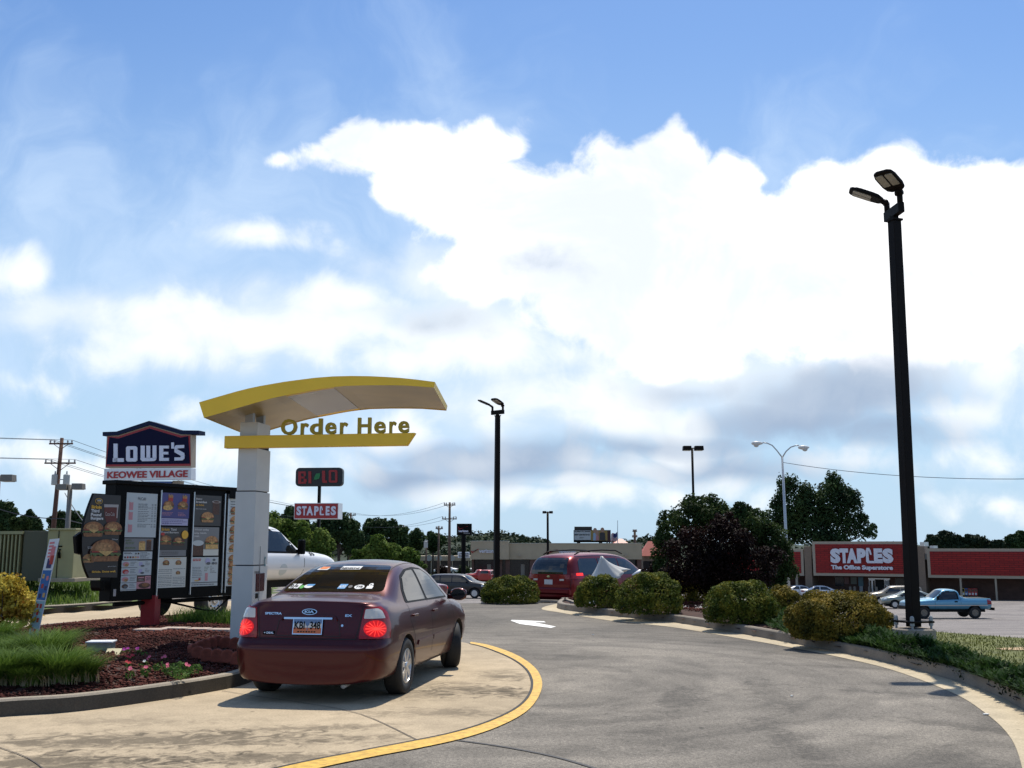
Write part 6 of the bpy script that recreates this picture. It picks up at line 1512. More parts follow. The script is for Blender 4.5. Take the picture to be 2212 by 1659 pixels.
blocky(FB, [R4(370, 98, 410, 268)], M_sr, bs, .02, .05, z=Z7b)
blocky(FB, [R4(562, 90, 605, 240), [(562, 235), (630, 228), (634, 262), (580, 262), (562, 250)]], M_sr, bs, .02, .05, z=Z7b)
blocky(FB, ringp(657, 80, 778, 258, 28), M_sr, bs, .02, .05, z=Z7b)
blocky(FB, [[(440, 235), (455, 175), (480, 130), (537, 125), (535, 160), (520, 200), (480, 218), (450, 215)]], mat('leaf_green', (.02, .18, .05), .5), bs, .02, .05, 'leaf_mark', z=Z7b)
a = FB.px(*Z7b(163, 772)); b = FB.px(*Z7b(792, 545)); mb = MB(); mb.rect(FB, a[0] + .05, a[1] + .06, b[0] - .05, b[1] - .06, .02, 0)
mb.build('red_face', mat('sign_face_red', (.36, .022, .022), .4), bs, world=True); mb = MB(); mb.fprism(FB, [(a[0], a[1]), (b[0], a[1]), (b[0], b[1]), (a[0], b[1])], -1.6, 0, 0); mb.build('lower_sign', M_white, bs, world=True)
for ch, x0, x1 in (('S', 200, 272), ('T', 278, 345), ('A', 342, 438), ('P', 450, 517), ('E', 612, 670), ('S', 683, 760)): let(FB, ch, x0, 590, x1, 720, .04, .04, M_lw, bs, .05, Z7b)
staplesL(FB, 528, 590, 592, 718, .04, .04, M_lw, bs, Z7b)
for x0, x1, y0, y1 in ((487, 527, 545, 310), (466, 520, 1400, 772)):
    a = FB.px(*Z7b(x0, y0)); b = FB.px(*Z7b(x1, y1)); mb = MB(); z0 = a[1] if y0 < 1000 else T(FB.O.x, 100) - .5 - FB.O.z
    mb.fprism(FB, [(a[0], z0), (b[0], z0), (b[0], b[1]), (a[0], b[1])], -.55, -.15, 0); mb.build('pole', M_blk, bs, world=True)
# phone store pole sign
FV = Fr(P(1002, 1156, 122), (1, 0, 0), Zv); vs_ = thing('pole_sign', 'black square phone shop sign on a thin pole above a white message board', 'pylon sign', (FV.O.x, FV.O.y, T(FV.O.x, 122)))
a = FV.px(*Z5(205, 390)); b = FV.px(*Z5(382, 255)); mb = MB(); mb.fprism(FV, [(a[0], a[1]), (b[0], a[1]), (b[0], b[1]), (a[0], b[1])], -.5, 0, 0); mb.build('sign_box', M_blk, vs_, world=True)
let(FV, 'verizon', 225, 328, 340, 355, .02, .03, M_lw, vs_, .03, Z5, 'lettering'); let(FV, 'wireless', 285, 360, 360, 374, .02, .03, mat('letter_grey', (.3, .3, .3), .5), vs_, .02, Z5, 'lettering')
a = FV.px(*Z5(220, 325)); b = FV.px(*Z5(338, 285)); mb = MB(); W_ = b[0] - a[0]; H_ = b[1] - a[1]; mb.fprism(FV, [(a[0] + u * W_, a[1] + v * H_) for u, v in ((0, .9), (.05, .9), (.12, .2), (1, .95), (1, 1.05), (.1, .0))], .02, .05, 0); mb.build('check_mark', M_sr, vs_, world=True)
a = FV.px(*Z5(218, 658)); b = FV.px(*Z5(355, 587)); mb = MB(); mb.fprism(FV, [(a[0], a[1]), (b[0], a[1]), (b[0], b[1]), (a[0], b[1])], -.3, 0, 0); mb.build('message_board', M_white, vs_, world=True)
for i, t in enumerate(('2 FREE LINES', 'NEW LOW PRICE', 'WHEN YOU SWITCH')): let(FV, t, 228, 601 + 19 * i, 346, 614 + 19 * i, .01, .02, M_blk, vs_, .03, Z5, 'lettering')
a = FV.px(*Z5(281, 0)); b = FV.px(*Z5(297, 0)); mb = MB(); c = FV.p((a[0] + b[0]) / 2, 0, -.15); mb.tube([Vector((c.x, c.y, T(c.x, 122) - .5)), Vector((c.x, c.y, FV.p(0, FV.px(*Z5(290, 390))[1]).z))], .28, 8); mb.build('pole', M_blk, vs_, world=True)
# billboards beyond the tan shops
FBb = Fr(P(1240, 1171, 200), (1, 0, 0), Zv)
bb = thing('billboard', 'white and mustard double billboard above the tan shop roof', 'billboard', (FBb.O.x, FBb.O.y, T(FBb.O.x, 200)))
def bbx(name, x0, y0, x1, y1, n, m, th=.5):
    a = FBb.px(*Z5(x0, y1)); b = FBb.px(*Z5(x1, y0)); mb = MB(); mb.fprism(FBb, [(a[0], a[1]), (b[0], a[1]), (b[0], b[1]), (a[0], b[1])], n - th, n, 0); return mb.build(name, m, bb, world=True)
bbx('frame', 1585, 330, 2015, 475, 0, M_blk, 1.5); bbx('white_poster', 1588, 335, 1780, 447, .1, mat('bb_white', (.45, .46, .48), .5), .08); bbx('mustard_poster', 1783, 335, 1975, 455, .1, mat('bb_mustard', (.30, .20, .05), .5), .08); bbx('top_board', 1592, 290, 1795, 329, 0, mat('bb_brown', (.02, .013, .008), .5), 1.2)
bbx('side_board', 1977, 333, 2013, 470, .1, mat('bb_maroon', (.035, .006, .014), .5), .1)
let(FBb, '#1 Banking in Our Community', 1592, 338, 1772, 356, .12, .02, M_blk, bb, .02, Z5, 'lettering'); let(FBb, 'NEW LOW RATE CD', 1592, 376, 1768, 394, .12, .02, M_blk, bb, .03, Z5, 'lettering'); let(FBb, 'palmetto', 1650, 415, 1698, 428, .12, .02, M_blk, bb, .02, Z5, 'lettering')
mb = MB()
for (cx, m, w, y0) in ((1832, 0, 26, 350), (1858, 1, 20, 378), (1918, 2, 34, 345)):
    a = FBb.px(*Z5(cx, 452)); t = FBb.px(*Z5(cx, y0)); ww = FBb.px(*Z5(cx + w, 452))[0] - a[0]; mb.poly(FBb, [(a[0] - ww, a[1]), (a[0] + ww, a[1]), (a[0] + ww * .85, t[1] - .3), (a[0] + ww * .3, t[1] - .2), (a[0] - ww * .3, t[1] - .2), (a[0] - ww * .85, t[1] - .3)], .14 + m * .01, m); mb.disc(FBb, a[0], t[1] + .25, .38, .48, .16 + m * .01, 3, 10)
mb.build('printed_figures', [mat('print_shirt', (.30, .40, .55), .5), mat('print_shirt_red', (.45, .2, .2), .5), mat('print_suit', (.03, .03, .035), .5), mat('print_skin', (.38, .22, .15), .5)], bb, world=True)
for x in (1640, 1900): a = FBb.px(*Z5(x, 475)); c = FBb.p(a[0], a[1], -.7); mb = MB(); mb.tube([Vector((c.x, c.y, T(c.x, 200) - 1)), c], .35, 8); mb.build('leg', M_blk, bb, world=True)
# flag
fp = P(1334, 1170, 185); fo = thing('flagpole', 'thin flagpole with striped flag beside the billboard', 'flagpole', (fp.x, fp.y, T(fp.x, 185)))
top = P(1334, 1124, 185); mb = MB(); mb.tube([Vector((fp.x, fp.y, T(fp.x, 185) - .5)), top], [.12, .06], 6); mb.build('pole', M_alu, fo, world=True)
ff = Fr(P(1319, 1171, 185), (1, 0, 0), Zv); mb = MB(); fq = [ff.px(*p) for p in ((1319.5, 1170.5), (1333.5, 1168), (1333.5, 1149.5), (1320, 1154))]; A_, B_, C2_, D_ = [Vector(p) for p in fq]
bil = lambda s, t: tuple((A_ * (1 - s) + B_ * s) * (1 - t) + (D_ * (1 - s) + C2_ * s) * t)
def wv_(s, t): u, v = bil(s, t); return ff.p(u, v + .12 * math.sin(s * 7), .18 * math.sin(s * 9 + t))
for i in range(13):
    for j in range(8):
        s0, s1, t0, t1 = j / 8, (j + 1) / 8, i / 13, (i + 1) / 13; m = 2 if (s1 > .42 and i >= 6) else (0 if i % 2 == 0 else 1); mb.add([wv_(s0, t0), wv_(s1, t0), wv_(s1, t1), wv_(s0, t1)], [(0, 1, 2, 3)], m)
fl_ = mb.build('flag', [mat('flag_red', (.35, .02, .03), .6), mat('flag_white', (.6, .6, .62), .6), mat('flag_blue', (.02, .03, .14), .6)], fo, world=True); fl_.modifiers.new('t', 'SOLIDIFY').thickness = .03
# ------------------------------------------------------------- lamp poles near us
def led_head(root, M, par):
    """flat area light head: local x = out, z up"""
    mb = MB(); pts = [(.0, -.10), (.06, -.17), (.20, -.20), (.50, -.20), (.62, -.17), (.66, -.10), (.66, .10), (.62, .17), (.50, .20), (.20, .20), (.06, .17), (.0, .10)]
    mb.prism([M @ Vector((x, y, -.03)) for x, y in pts], M.to_3x3() @ Vector((0, 0, .06)))
    mb.prism([M @ Vector((.06 + x * .8, y * .8, .03)) for x, y in pts], M.to_3x3() @ Vector((0, 0, .03)))
    hd_ = mb.build('lamp_head', M_bronze, par, world=True, bevel=.012)
    for s in (-1, 1):
        l = MB(); l.prism([M @ Vector((x, y + s * .088, -.042)) for x, y in rrect(.22, -.07, .58, .07, .02, 3)], M.to_3x3() @ Vector((0, 0, .015))); l.build('lens', mat('lamp_lens', (.34, .31, .25), .25), hd_, world=True)
    k = MB(); k.tube([M @ Vector((.04, 0, 0)), M @ Vector((-.07, 0, -.02))], .045, 8); k.lathe([(.05, -.07), (.055, 0), (.05, .07)], M @ Matrix.Translation((-.07, 0, -.02)) @ Matrix.Rotation(PI / 2, 4, 'X'), 10); k.build('knuckle', M_bronze, par, world=True, smooth=True)
def lamp_pole(name, label, base, top, w0, w1, yaw, lw, armdir, heads, foot=True, plate=True, zbase=0):
    t = thing(name, label, 'lamp post', tuple(base)); up_ = (top - base)
    mb = MB(); r0, r1 = w0 * .7071, w1 * .7071
    def sq(c, r): return [c + Vector((math.cos(yaw + PI / 4 + k * PI / 2) * r, math.sin(yaw + PI / 4 + k * PI / 2) * r, 0)) for k in range(4)]
    a = sq(base + Vector((0, 0, zbase)), r0); b = sq(top, r1); mb.add(a + b, [(0, 1, 5, 4), (1, 2, 6, 5), (2, 3, 7, 6), (3, 0, 4, 7), (4, 5, 6, 7), (3, 2, 1, 0)]); mb.build('pole', M_bronze, t, world=True, bevel=.008)
    MB().prism(sq(top, r1 * 1.25), (0, 0, .03)).build('pole_cap', M_bronze, t, world=True)
    MB().prism(sq(top, r1 * .62), (0, 0, .10)).build('tenon', M_bronze, t, world=True)
    ad = Vector((math.cos(armdir), math.sin(armdir), 0)); pa = Vector((-ad.y, ad.x, 0)); c = top + Vector((0, 0, .07))
    mb = MB(); mb.prism([c - ad * lw - pa * .05, c + ad * lw - pa * .05, c + ad * lw + pa * .05, c - ad * lw + pa * .05], (0, 0, .16)); mb.build('cross_arm', M_bronze, t, world=True, bevel=.006)
    for s, yawh, tilt in heads:
        q = c + ad * lw * .86 * s + Vector((0, 0, .16)); MB().tube([q, q + Vector((0, 0, .16))], .045, 8).build('riser', M_bronze, t, world=True, smooth=True)
        M = Matrix.Translation(q + Vector((0, 0, .17))) @ Matrix.Rotation(yawh, 4, 'Z') @ Matrix.Rotation(-tilt, 4, 'Y') @ Matrix.Translation((.07, 0, 0)) @ Matrix.Scale(.84, 4); led_head(t, M, t)
    return t
bp = P(1974, 1357, 16.0); zb = bp.z; tp_ = P(1932, 478, 16.15)
lp = lamp_pole('lamp_post', 'tall square bronze lamp post on a round concrete base at right', Vector((bp.x, bp.y, zb)), Vector((tp_.x, tp_.y, tp_.z)), .158, .150, .35, .28, math.radians(-86), [(-1, math.radians(166), .42), (1, math.radians(-136), .32)], zbase=.02)
mb = MB(); mb.lathe([(.32, .05), (.305, zb - .015), (.29, zb)], Matrix.Translation((bp.x, bp.y, 0)), 28); mb.build('concrete_base', concrete('pole_base_concrete', (.34, .29, .23)), lp, world=True)
MB().box((bp.x, bp.y, zb + .10), (.42, .42, .028), rz=.35).build('base_plate', M_bronze, lp, world=True, bevel=.004)
for i in range(4):
    a = .35 + PI / 4 + i * PI / 2; x, y = bp.x + .245 * math.cos(a), bp.y + .245 * math.sin(a); mb = MB(); mb.lathe([(.018, zb - .01), (.018, zb + .045), (.034, zb + .045), (.034, zb + .085), (.03, zb + .088), (.03, zb + .115), (.034, zb + .12), (.03, zb + .17), (.016, zb + .19)], Matrix.Translation((x, y, 0)), 8); mb.build('anchor_bolt', M_grey, lp, world=True)
b2 = P(1072, 1295, 40); t2 = P(1075, 899, 40)
lamp_pole('lamp_post', 'tall square bronze lamp post in the middle behind the round bush', Vector((b2.x, b2.y, T(b2.x, 40))), t2, .21, .17, .35, .30, math.radians(-38), [(-1, math.radians(172), .42), (1, math.radians(-128), .32)])
# shoebox lamps
def shoebox(x, ytop, Yd, boxes, bw, bh, label, pw=.16, m=None, dpt=.5):
    q = P(x, ytop, Yd); zg = T(q.x, Yd); t = thing('parking_lot_lamp', label, 'lamp post', (q.x, q.y, zg), 0)
    mm = m or M_bronze
    MB().tube([(0, 0, -.3), (0, 0, q.z - zg)], [pw / 2 * 1.25, pw / 2], 8).build('pole', mm, t, smooth=True)
    for (x0, y0, x1, y1) in boxes:
        a = P(x0, y1, Yd); b = P(x1, y0, Yd); c = ((a.x + b.x) / 2 - q.x, 0, (a.z + b.z) / 2 - zg); h_ = MB().box(c, (b.x - a.x, dpt, b.z - a.z), top=.92).build('lamp_head', m or M_bronze, t, bevel=.02)
        MB().box((c[0], 0, c[2] - (b.z - a.z) / 2 - .01), ((b.x - a.x) * .8, dpt * .8, .03)).build('lens', mat('lamp_lens2', (.4, .38, .32), .3), h_)
        MB().tube([(0, 0, c[2]), (c[0], 0, c[2])], .05, 6).build('arm', mm, t)
    return t
M_shoe = mat('weathered_lamp_bronze', (.17, .155, .13), .6)
shoebox(152, 1047, 65, [(124.6, 1046, 148, 1058), (157, 1044.5, 182, 1057)], 1, 1, 'grey twin box lamp beside the wooden utility pole', .28, M_shoe, .6)
shoebox(-3, 1027, 58, [(4, 1025.5, 32, 1040)], 1, 1, 'grey box lamp cut by the left photo edge', .25, M_shoe, .6)
shoebox(1495, 968, 90, [(1475, 963.5, 1493, 973), (1500, 963.5, 1519, 973)], 1, 1, 'tall twin box lamp rising behind the dark purple trees', .20, M_bronze, .7)
shoebox(1183, 1105, 120, [(1171.8, 1104, 1180, 1108.8), (1186, 1104, 1194.3, 1108.8)], 1, 1, 'small twin box lamp in front of the tan shops', .26, M_bronze, .7)
# arched double lamp
M_galv = mat('galvanised_pole', (.42, .45, .47), .45, .4); q = P(1689.5, 985, 88); zg = T(q.x, 88)
t = thing('arched_street_lamp', 'tall grey pole with two arched arms and rounded lamp heads', 'street lamp', (q.x, q.y, zg))
MB().tube([(.12, 0, -.5), (0, 0, q.z - zg)], [.16, .085], 10).build('pole', M_galv, t, smooth=True)
for pts, hx in ((((1689.5, 988), (1678, 973), (1668, 962), (1657, 957), (1648, 956)), (1623, 1648, 958)), (((1690, 988), (1698, 975), (1708, 966), (1718, 962.5), (1726, 962)), (1724, 1748, 967))):
    pl_ = [P(x, y, 88 - (abs(x - 1689) * .02)) for x, y in pts]; MB().tube(pl_, .055, 6).build('arm', M_galv, t, world=True, smooth=True)
    a = P(hx[0], hx[2], 87); b = P(hx[1], hx[2] - 1, 87); c = (a + b) / 2; M = Matrix.Translation(c) @ Matrix.Rotation(PI / 2, 4, 'Y') @ Matrix.Diagonal((.62, 1, 1, 1)); L2_ = (b - a).length / 2
    lh = MB().lathe([(.04, -L2_), (.20, -L2_ * .85), (.30, -L2_ * .3), (.27, L2_ * .3), (.12, L2_ * .9), (.05, L2_)], M, 14).build('lamp_head', mat('lamp_white', (.62, .60, .56), .4), t, world=True, smooth=True)
    MB().lathe([(.05, -.28), (.18, -.22), (.24, -.08), (.24, 0)], Matrix.Translation(c + Vector((-.08 if hx[0] < 1690 else .1, 0, -.05))), 12).build('lens_bowl', mat('lamp_bowl', (.5, .5, .48), .2), lh, world=True, smooth=True)
# ------------------------------------------------------------- utility poles and wires
def upole(x, ytop, Yd, arms, label, r=.16, trans=(), lean=0.0, xb=None, ybraces=True, m=None, thick=1.0):
    q = P(x, ytop, Yd); zg = T(q.x, Yd); t = thing('utility_pole', label, 'utility pole', (q.x, q.y, zg)); H = q.z - zg; m = m or M_wood
    bx = 0 if xb is None else P(xb, ytop, Yd).x - q.x
    MB().tube([(bx, 0, -.5), (0, 0, H)], [r * 1.25, r * .75], 8).build('pole', m, t, smooth=True); ends = []
    for (ya, x0, x1) in arms:
        a = P(x0, ya, Yd); b = P(x1, ya, Yd); z = a.z - zg; l0, l1 = a.x - q.x, b.x - q.x; s = abs(l1 - l0) / 2.6
        arm = MB().box(((l0 + l1) / 2, -.16, z), (l1 - l0, .12, .14 * thick)).build('cross_arm', m, t)
        for k in (l0 + .1, l0 + (l1 - l0) * .22, l1 - (l1 - l0) * .22, l1 - .1):
            MB().lathe([(.03, z + .06), (.05, z + .10), (.09, z + .16), (.07, z + .22), (.09, z + .26), (.03, z + .34)], Matrix.Translation((k, -.16, 0)), 8).build('insulator', M_grey, arm)
            ends.append(Vector((q.x + k, q.y - .16, zg + z + .34)))
        if ybraces:
            for k in (l0 * .6, l1 * .6): MB().tube([(k, -.16, z - .05), (0, -.1, z - abs(k) * .8)], .035 * thick, 4).build('brace', m, t)
    for (xx, yy) in trans:
        c = P(xx, yy, Yd); cx = c.x - q.x; cz = c.z - zg; MB().lathe([(.26, cz - .5), (.29, cz - .45), (.29, cz + .40), (.24, cz + .46), (.08, cz + .5), (.05, cz + .78)], Matrix.Translation((cx, -.1, 0)), 14).build('transformer', mat('transformer_grey', (.42, .42, .38), .5), t, smooth=False)
        MB().box((cx / 2, -.08, cz), (abs(cx), .06, .08)).build('transformer_bracket', M_grey, t)
    return t, ends
u1, e1 = upole(134, 946, 96, [(958.8, 108, 159), (1000.7, 98, 165)], 'brown wooden utility pole with two crossarms and transformers at left', .21, [(119.5, 1036), (144.6, 1036)], xb=124, m=mat('brown_pole_wood', (.10, .045, .028), .85, noise=.2, scale=3))
u2, e2 = upole(971.5, 1085, 142, [(1091, 958.8, 984), (1121, 955, 987)], 'grey utility pole with two crossarms left of the phone shop sign', .2)
u3, e3 = upole(758, 1108, 170, [(1113, 750, 769), (1136, 745, 771)], 'dark utility pole against the trees right of the red sign', .2, [(758.5, 1154)])
u4, e4 = upole(948, 1136, 150, [(1142, 941, 957)], 'short thin utility pole close left of the taller grey one', .16)
u5, e5 = upole(872, 1134, 180, [(1140, 862, 881), (1152, 864, 880)], 'faint utility pole in front of the dark hill', .16)
u6, e6 = upole(1371, 1144, 170, [(1148, 1366, 1376), (1160, 1365, 1377)], 'small utility pole above the right end of the tan shops', .25, ybraces=False)
u7, e7 = upole(921, 1170, 150, [(1172, 917, 925)], 'short pole with a small white transformer by the far shops', .14, [(920, 1176)])
M_wire = mat('wire', (.05, .05, .055), .6)
def wire(a, b, sag, r, label, n=14):
    pts = [a + (b - a) * (i / n) - Vector((0, 0, sag * 4 * (i / n) * (1 - i / n))) for i in range(n + 1)]
    o = MB().tube(pts, r, 4, cap=False).build('power_line', M_wire, None); tag(o, label, 'wire', 'overhead power lines'); return o
A = 'thin overhead line running from the left utility pole past the blue sign'
offL = Vector((-60, -25, 4.0))
for k in (0, 1, 3, 4, 5, 7):
    wire(e1[k], e3[k % len(e3)], 1.2, .022, A); wire(e1[k] + offL, e1[k], 1.2, .022, 'thin overhead line leaving the photo left of the brown utility pole')
for k in (0, 3, 4, 7): wire(e3[k], e2[k], 1.0, .022, 'thin overhead line strung between the two distant utility poles')
wire(P(-40, 1085, 90), P(134, 1120, 96), .4, .05, 'thick cable crossing low behind the brown utility pole'); wire(P(134, 1120, 96), P(330, 1150, 120), .3, .05, 'thick cable crossing low behind the menu board'); wire(P(140, 1065, 96), P(200, 1150, 80), .2, .035, 'slanted cable running down from the brown utility pole')
wire(P(1692, 999, 88), P(2300, 1033, 66), .5, .028, 'single thin cable from the arched lamp to the right photo edge')
# ------------------------------------------------------------- utility cabinet on the grass bank
cb0 = P(97, 1250, 27.5); cz = .72
ca = thing('utility_cabinet', 'large olive green metal transformer cabinet on the grass bank at left', 'utility cabinet', (cb0.x, cb0.y, cz))
M_olv = mat('olive_metal', (.27, .26, .13), .5, noise=.08, scale=3); Ht = P(97, 1145, 27.5).z - cz; wF = P(159, 1200, 27.5).x - cb0.x
MB().box((wF / 2, 1.1, Ht / 2), (wF, 2.2, Ht)).build('body', M_olv, ca, bevel=.01)
MB().box((wF / 2, 1.1, Ht + .02), (wF + .08, 2.3, .05)).build('lid', M_olv, ca, bevel=.01)
MB().box((wF / 2 - .06, -.012, Ht / 2), (.012, .02, Ht * .96)).build('door_seam', M_blk, ca)
MB().tube([(wF * .50, -.03, Ht * .45), (wF * .50, -.06, Ht * .55), (wF * .50, -.03, Ht * .62)], .03, 8).build('handle', M_blk, ca)
MB().box((wF * .40, -.02, Ht * .68), (.24, .03, .03)).build('latch', M_blk, ca)
MB().box((wF / 2, 1.1, .03), (wF + .25, 2.45, .10)).build('pad', M_curb, ca, bevel=.01)
c2_ = P(20, 1250, 27.9); lf = c2_.x - cb0.x
MB().box((-.36, 1.0, Ht / 2 - .01), (.72, 1.6, Ht - .02)).build('shaded_face', mat('olive_shaded', (.075, .075, .045), .6), ca, bevel=.01)  # cabinet's left face, its shade painted as a darker olive
for k in range(9): MB().box((-.80 - k * .10, .75, Ht * .50), (.035, 1.2, Ht * .82)).build('cooling_fin', M_olv, ca)
MB().box((-1.2, .75, Ht * .95), (.95, 1.25, .08)).build('fin_header', M_olv, ca); MB().box((-1.2, .9, Ht * .5), (.9, .9, Ht * .8)).build('fin_core', M_blk, ca)
# ============================================================= VEGETATION
LM_box = leafmat('boxwood_leaf', (.018, .032, .007), (.085, .112, .014), (.23, .21, .030), clump=4.5, trans=.25)
LM_gold = leafmat('golden_bush_leaf', (.030, .034, .008), (.145, .118, .016), (.34, .235, .038), clump=4.5, trans=.25)
LM_tree = leafmat('dark_tree_leaf', (.010, .022, .010), (.028, .055, .018), (.06, .10, .03), clump=.35, trans=.2)
LM_far = leafmat('far_tree_leaf', (.014, .026, .014), (.026, .042, .020), (.042, .062, .028), clump=.15, trans=.1)
LM_bright = leafmat('bright_tree_leaf', (.035, .070, .012), (.085, .14, .022), (.18, .24, .05), clump=.8, trans=.35)
LM_pur = leafmat('plum_leaf', (.005, .002, .002), (.013, .005, .004), (.026, .009, .007), clump=1.0, trans=.2)
LM_grn = leafmat('pear_leaf', (.010, .020, .006), (.028, .050, .012), (.07, .105, .03), clump=1.0, trans=.3)
LM_jun = leafmat('juniper_leaf', (.007, .022, .006), (.022, .056, .011), (.055, .105, .022), clump=2.5, trans=.2)
LM_bar = leafmat('barberry_leaf', (.20, .07, .015), (.45, .33, .04), (.62, .52, .10), clump=4, trans=.35)
M_bark = mat('bark', (.06, .045, .035), .9, noise=.3, scale=8)
def bush(x0, x1, yt, yb, m, label, seed, leaf=.055, n=9000, zb=.2, rough=.16, flat=1.0, yoff=0.0):
    g = G((x0 + x1) / 2, yb, zb); Yc = g.y + (x1 - x0) / 2 * S(g.y) * .9 * flat + .14; s = S(Yc); rx = (x1 - x0) / 2 * s * 1.0; hh = P(0, yt, Yc).z - zb + .02
    t = thing('round_bush', label, 'bush', (P((x0 + x1) / 2, yb, Yc).x, Yc, zb), 0, 'clipped bushes along the drive-through lane')
    r = random.Random(seed); lobes = [(0, 0, hh * .30, rx * .95, rx * .8 * flat, hh * .66), (0, 0, hh * .12, rx * .98, rx * .8 * flat, hh * .35)]
    for k in range(16):
        a = r.uniform(0, 6.28); e = r.uniform(.0, 1.2); d = r.uniform(.70, .80)
        lobes.append((math.cos(a) * math.cos(e) * rx * d, math.sin(a) * math.cos(e) * rx * .8 * flat * d, hh * .30 + math.sin(e) * hh * .53, rx * r.uniform(.22, .32), rx * .28 * flat, hh * r.uniform(.16, .26)))
    leafcloud('foliage', lobes, int(n * 1.5), leaf * .8, m, t, seed=seed, shell=.22, zmin=-.03, bump=.04, aspect=.65)
    mb = MB()
    for k in range(7): a = r.uniform(0, 6.28); mb.tube([(0, 0, 0), (math.cos(a) * rx * .3, math.sin(a) * rx * .3, hh * .35), (math.cos(a) * rx * .6, math.sin(a) * rx * .6, hh * .65)], [.03, .02, .008], 5)
    mb.build('stems', M_bark, t); return t
bush(1037, 1168, 1243, 1303, LM_box, 'round olive bush left of the red minivan at the lamp post foot', 1, .07, 11000, .05)
bush(1238, 1350, 1243, 1312, LM_box, 'bronze green bush at the nose of the curved island', 2, .06, 9000)
bush(1325, 1478, 1237, 1326, LM_box, 'broad olive bush second from the island nose', 3, .06, 13000)
bush(1448, 1552, 1242, 1306, LM_gold, 'yellowish bush set back before the purple tree', 4, .06, 7000)
bush(1519, 1683, 1252, 1347, LM_box, 'wide round bush in the middle of the island row', 5, .055, 14000)
bush(1648, 1738, 1267, 1330, LM_gold, 'small golden-tipped bush behind the gap in the island row', 6, .055, 6000)
bush(1702, 1928, 1274, 1384, LM_gold, 'largest golden brown bush beside the tall lamp post', 7, .05, 24000, flat=.9)
# low juniper spreading along the curb
def spray(name, pts, n, hgt, m, label, seed, wid=.0):
    rng = np.random.default_rng(seed); poly = [Vector((p.x, p.y)) for p in pts]; xs = [p.x for p in poly]; yy = [p.y for p in poly]
    X = rng.uniform(min(xs), max(xs), n * 4); Y = rng.uniform(min(yy), max(yy), n * 4); k = np_in(X, Y, poly); X = X[k][:n]; Y = Y[k][:n]; n = len(X)
    d = poly_dist(X, Y, poly); env = np.clip(d / .45, .25, 1); bumps = .7 + .3 * np.sin(X * 3.1 + 1) * np.sin(Y * 2.7) + .2 * np.sin(X * 7 + Y * 5)
    H = hgt * env * bumps; Z0 = .15 + H * rng.uniform(.2, 1.0, n)
    # each spray: a twig fan of 5 thin leaves
    a = rng.uniform(0, 6.28, n); el = rng.uniform(.1, 1.0, n); co = []; K = 6
    D = np.stack([np.cos(a) * np.cos(el), np.sin(a) * np.cos(el), np.sin(el)], -1); Sx = np.stack([-np.sin(a), np.cos(a), np.zeros(n)], -1); C = np.stack([X, Y, Z0], -1)
    L_ = rng.uniform(.05, .11, n)[:, None]; quads = []
    for j in range(K):
        t = j / K; sd = (1 if j % 2 else -1); b0 = C + D * L_ * t; tip = b0 + D * L_ * .42 + Sx * sd * L_ * (.34 * (1 - t) + .05); mid1 = b0 + D * L_ * .10 + Sx * sd * L_ * .12; mid2 = b0 + D * L_ * .30
        quads.append(np.stack([b0, mid1, tip, mid2], 1))
    co = np.stack(quads, 1).reshape(-1, 3); f = np.arange(len(co)).reshape(-1, 4)
    o = fast_mesh(name, co, f, 4, m, tint=np.repeat(rng.random(n), K)); tag(o, label, 'ground cover', None, 'stuff'); return o
jp = GX([(1660, 1340), (1700, 1352), (1745, 1374), (1795, 1383), (1882, 1400), (1940, 1413), (1999, 1427), (2060, 1443), (2116, 1461), (2179, 1489), (2215, 1504), (2300, 1570), (2600, 1600), (2400, 1520), (2300, 1490), (2212, 1460), (2150, 1440), (2060, 1412), (1990, 1398), (1930, 1385), (1830, 1372), (1720, 1345), (1680, 1325)], .16)
spray('juniper_ground_cover', jp, 42000, .30, LM_jun, 'dark green juniper spreading over the curb below the lamp post', 21)
spray('juniper_ground_cover', GX([(1655, 1352), (1702, 1370), (1748, 1352), (1745, 1322), (1690, 1305), (1640, 1326)], .16), 5000, .28, LM_jun, 'dark green juniper filling the gap left of the biggest golden bush', 22)
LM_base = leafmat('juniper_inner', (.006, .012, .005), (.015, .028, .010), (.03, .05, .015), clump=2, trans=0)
jl = []
for i in range(0, len(jp)): pass
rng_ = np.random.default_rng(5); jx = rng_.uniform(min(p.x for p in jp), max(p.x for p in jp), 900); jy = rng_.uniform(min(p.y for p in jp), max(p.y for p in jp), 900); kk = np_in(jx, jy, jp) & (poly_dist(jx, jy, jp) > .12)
o = leafcloud('juniper_undergrowth', [(x, y, .17, .22, .22, .13) for x, y in zip(jx[kk][:260], jy[kk][:260])], 22000, .04, LM_base, None, seed=8, shell=.5); tag(o, 'shaded inner growth of the juniper bed by the curb', 'ground cover', None, 'stuff')
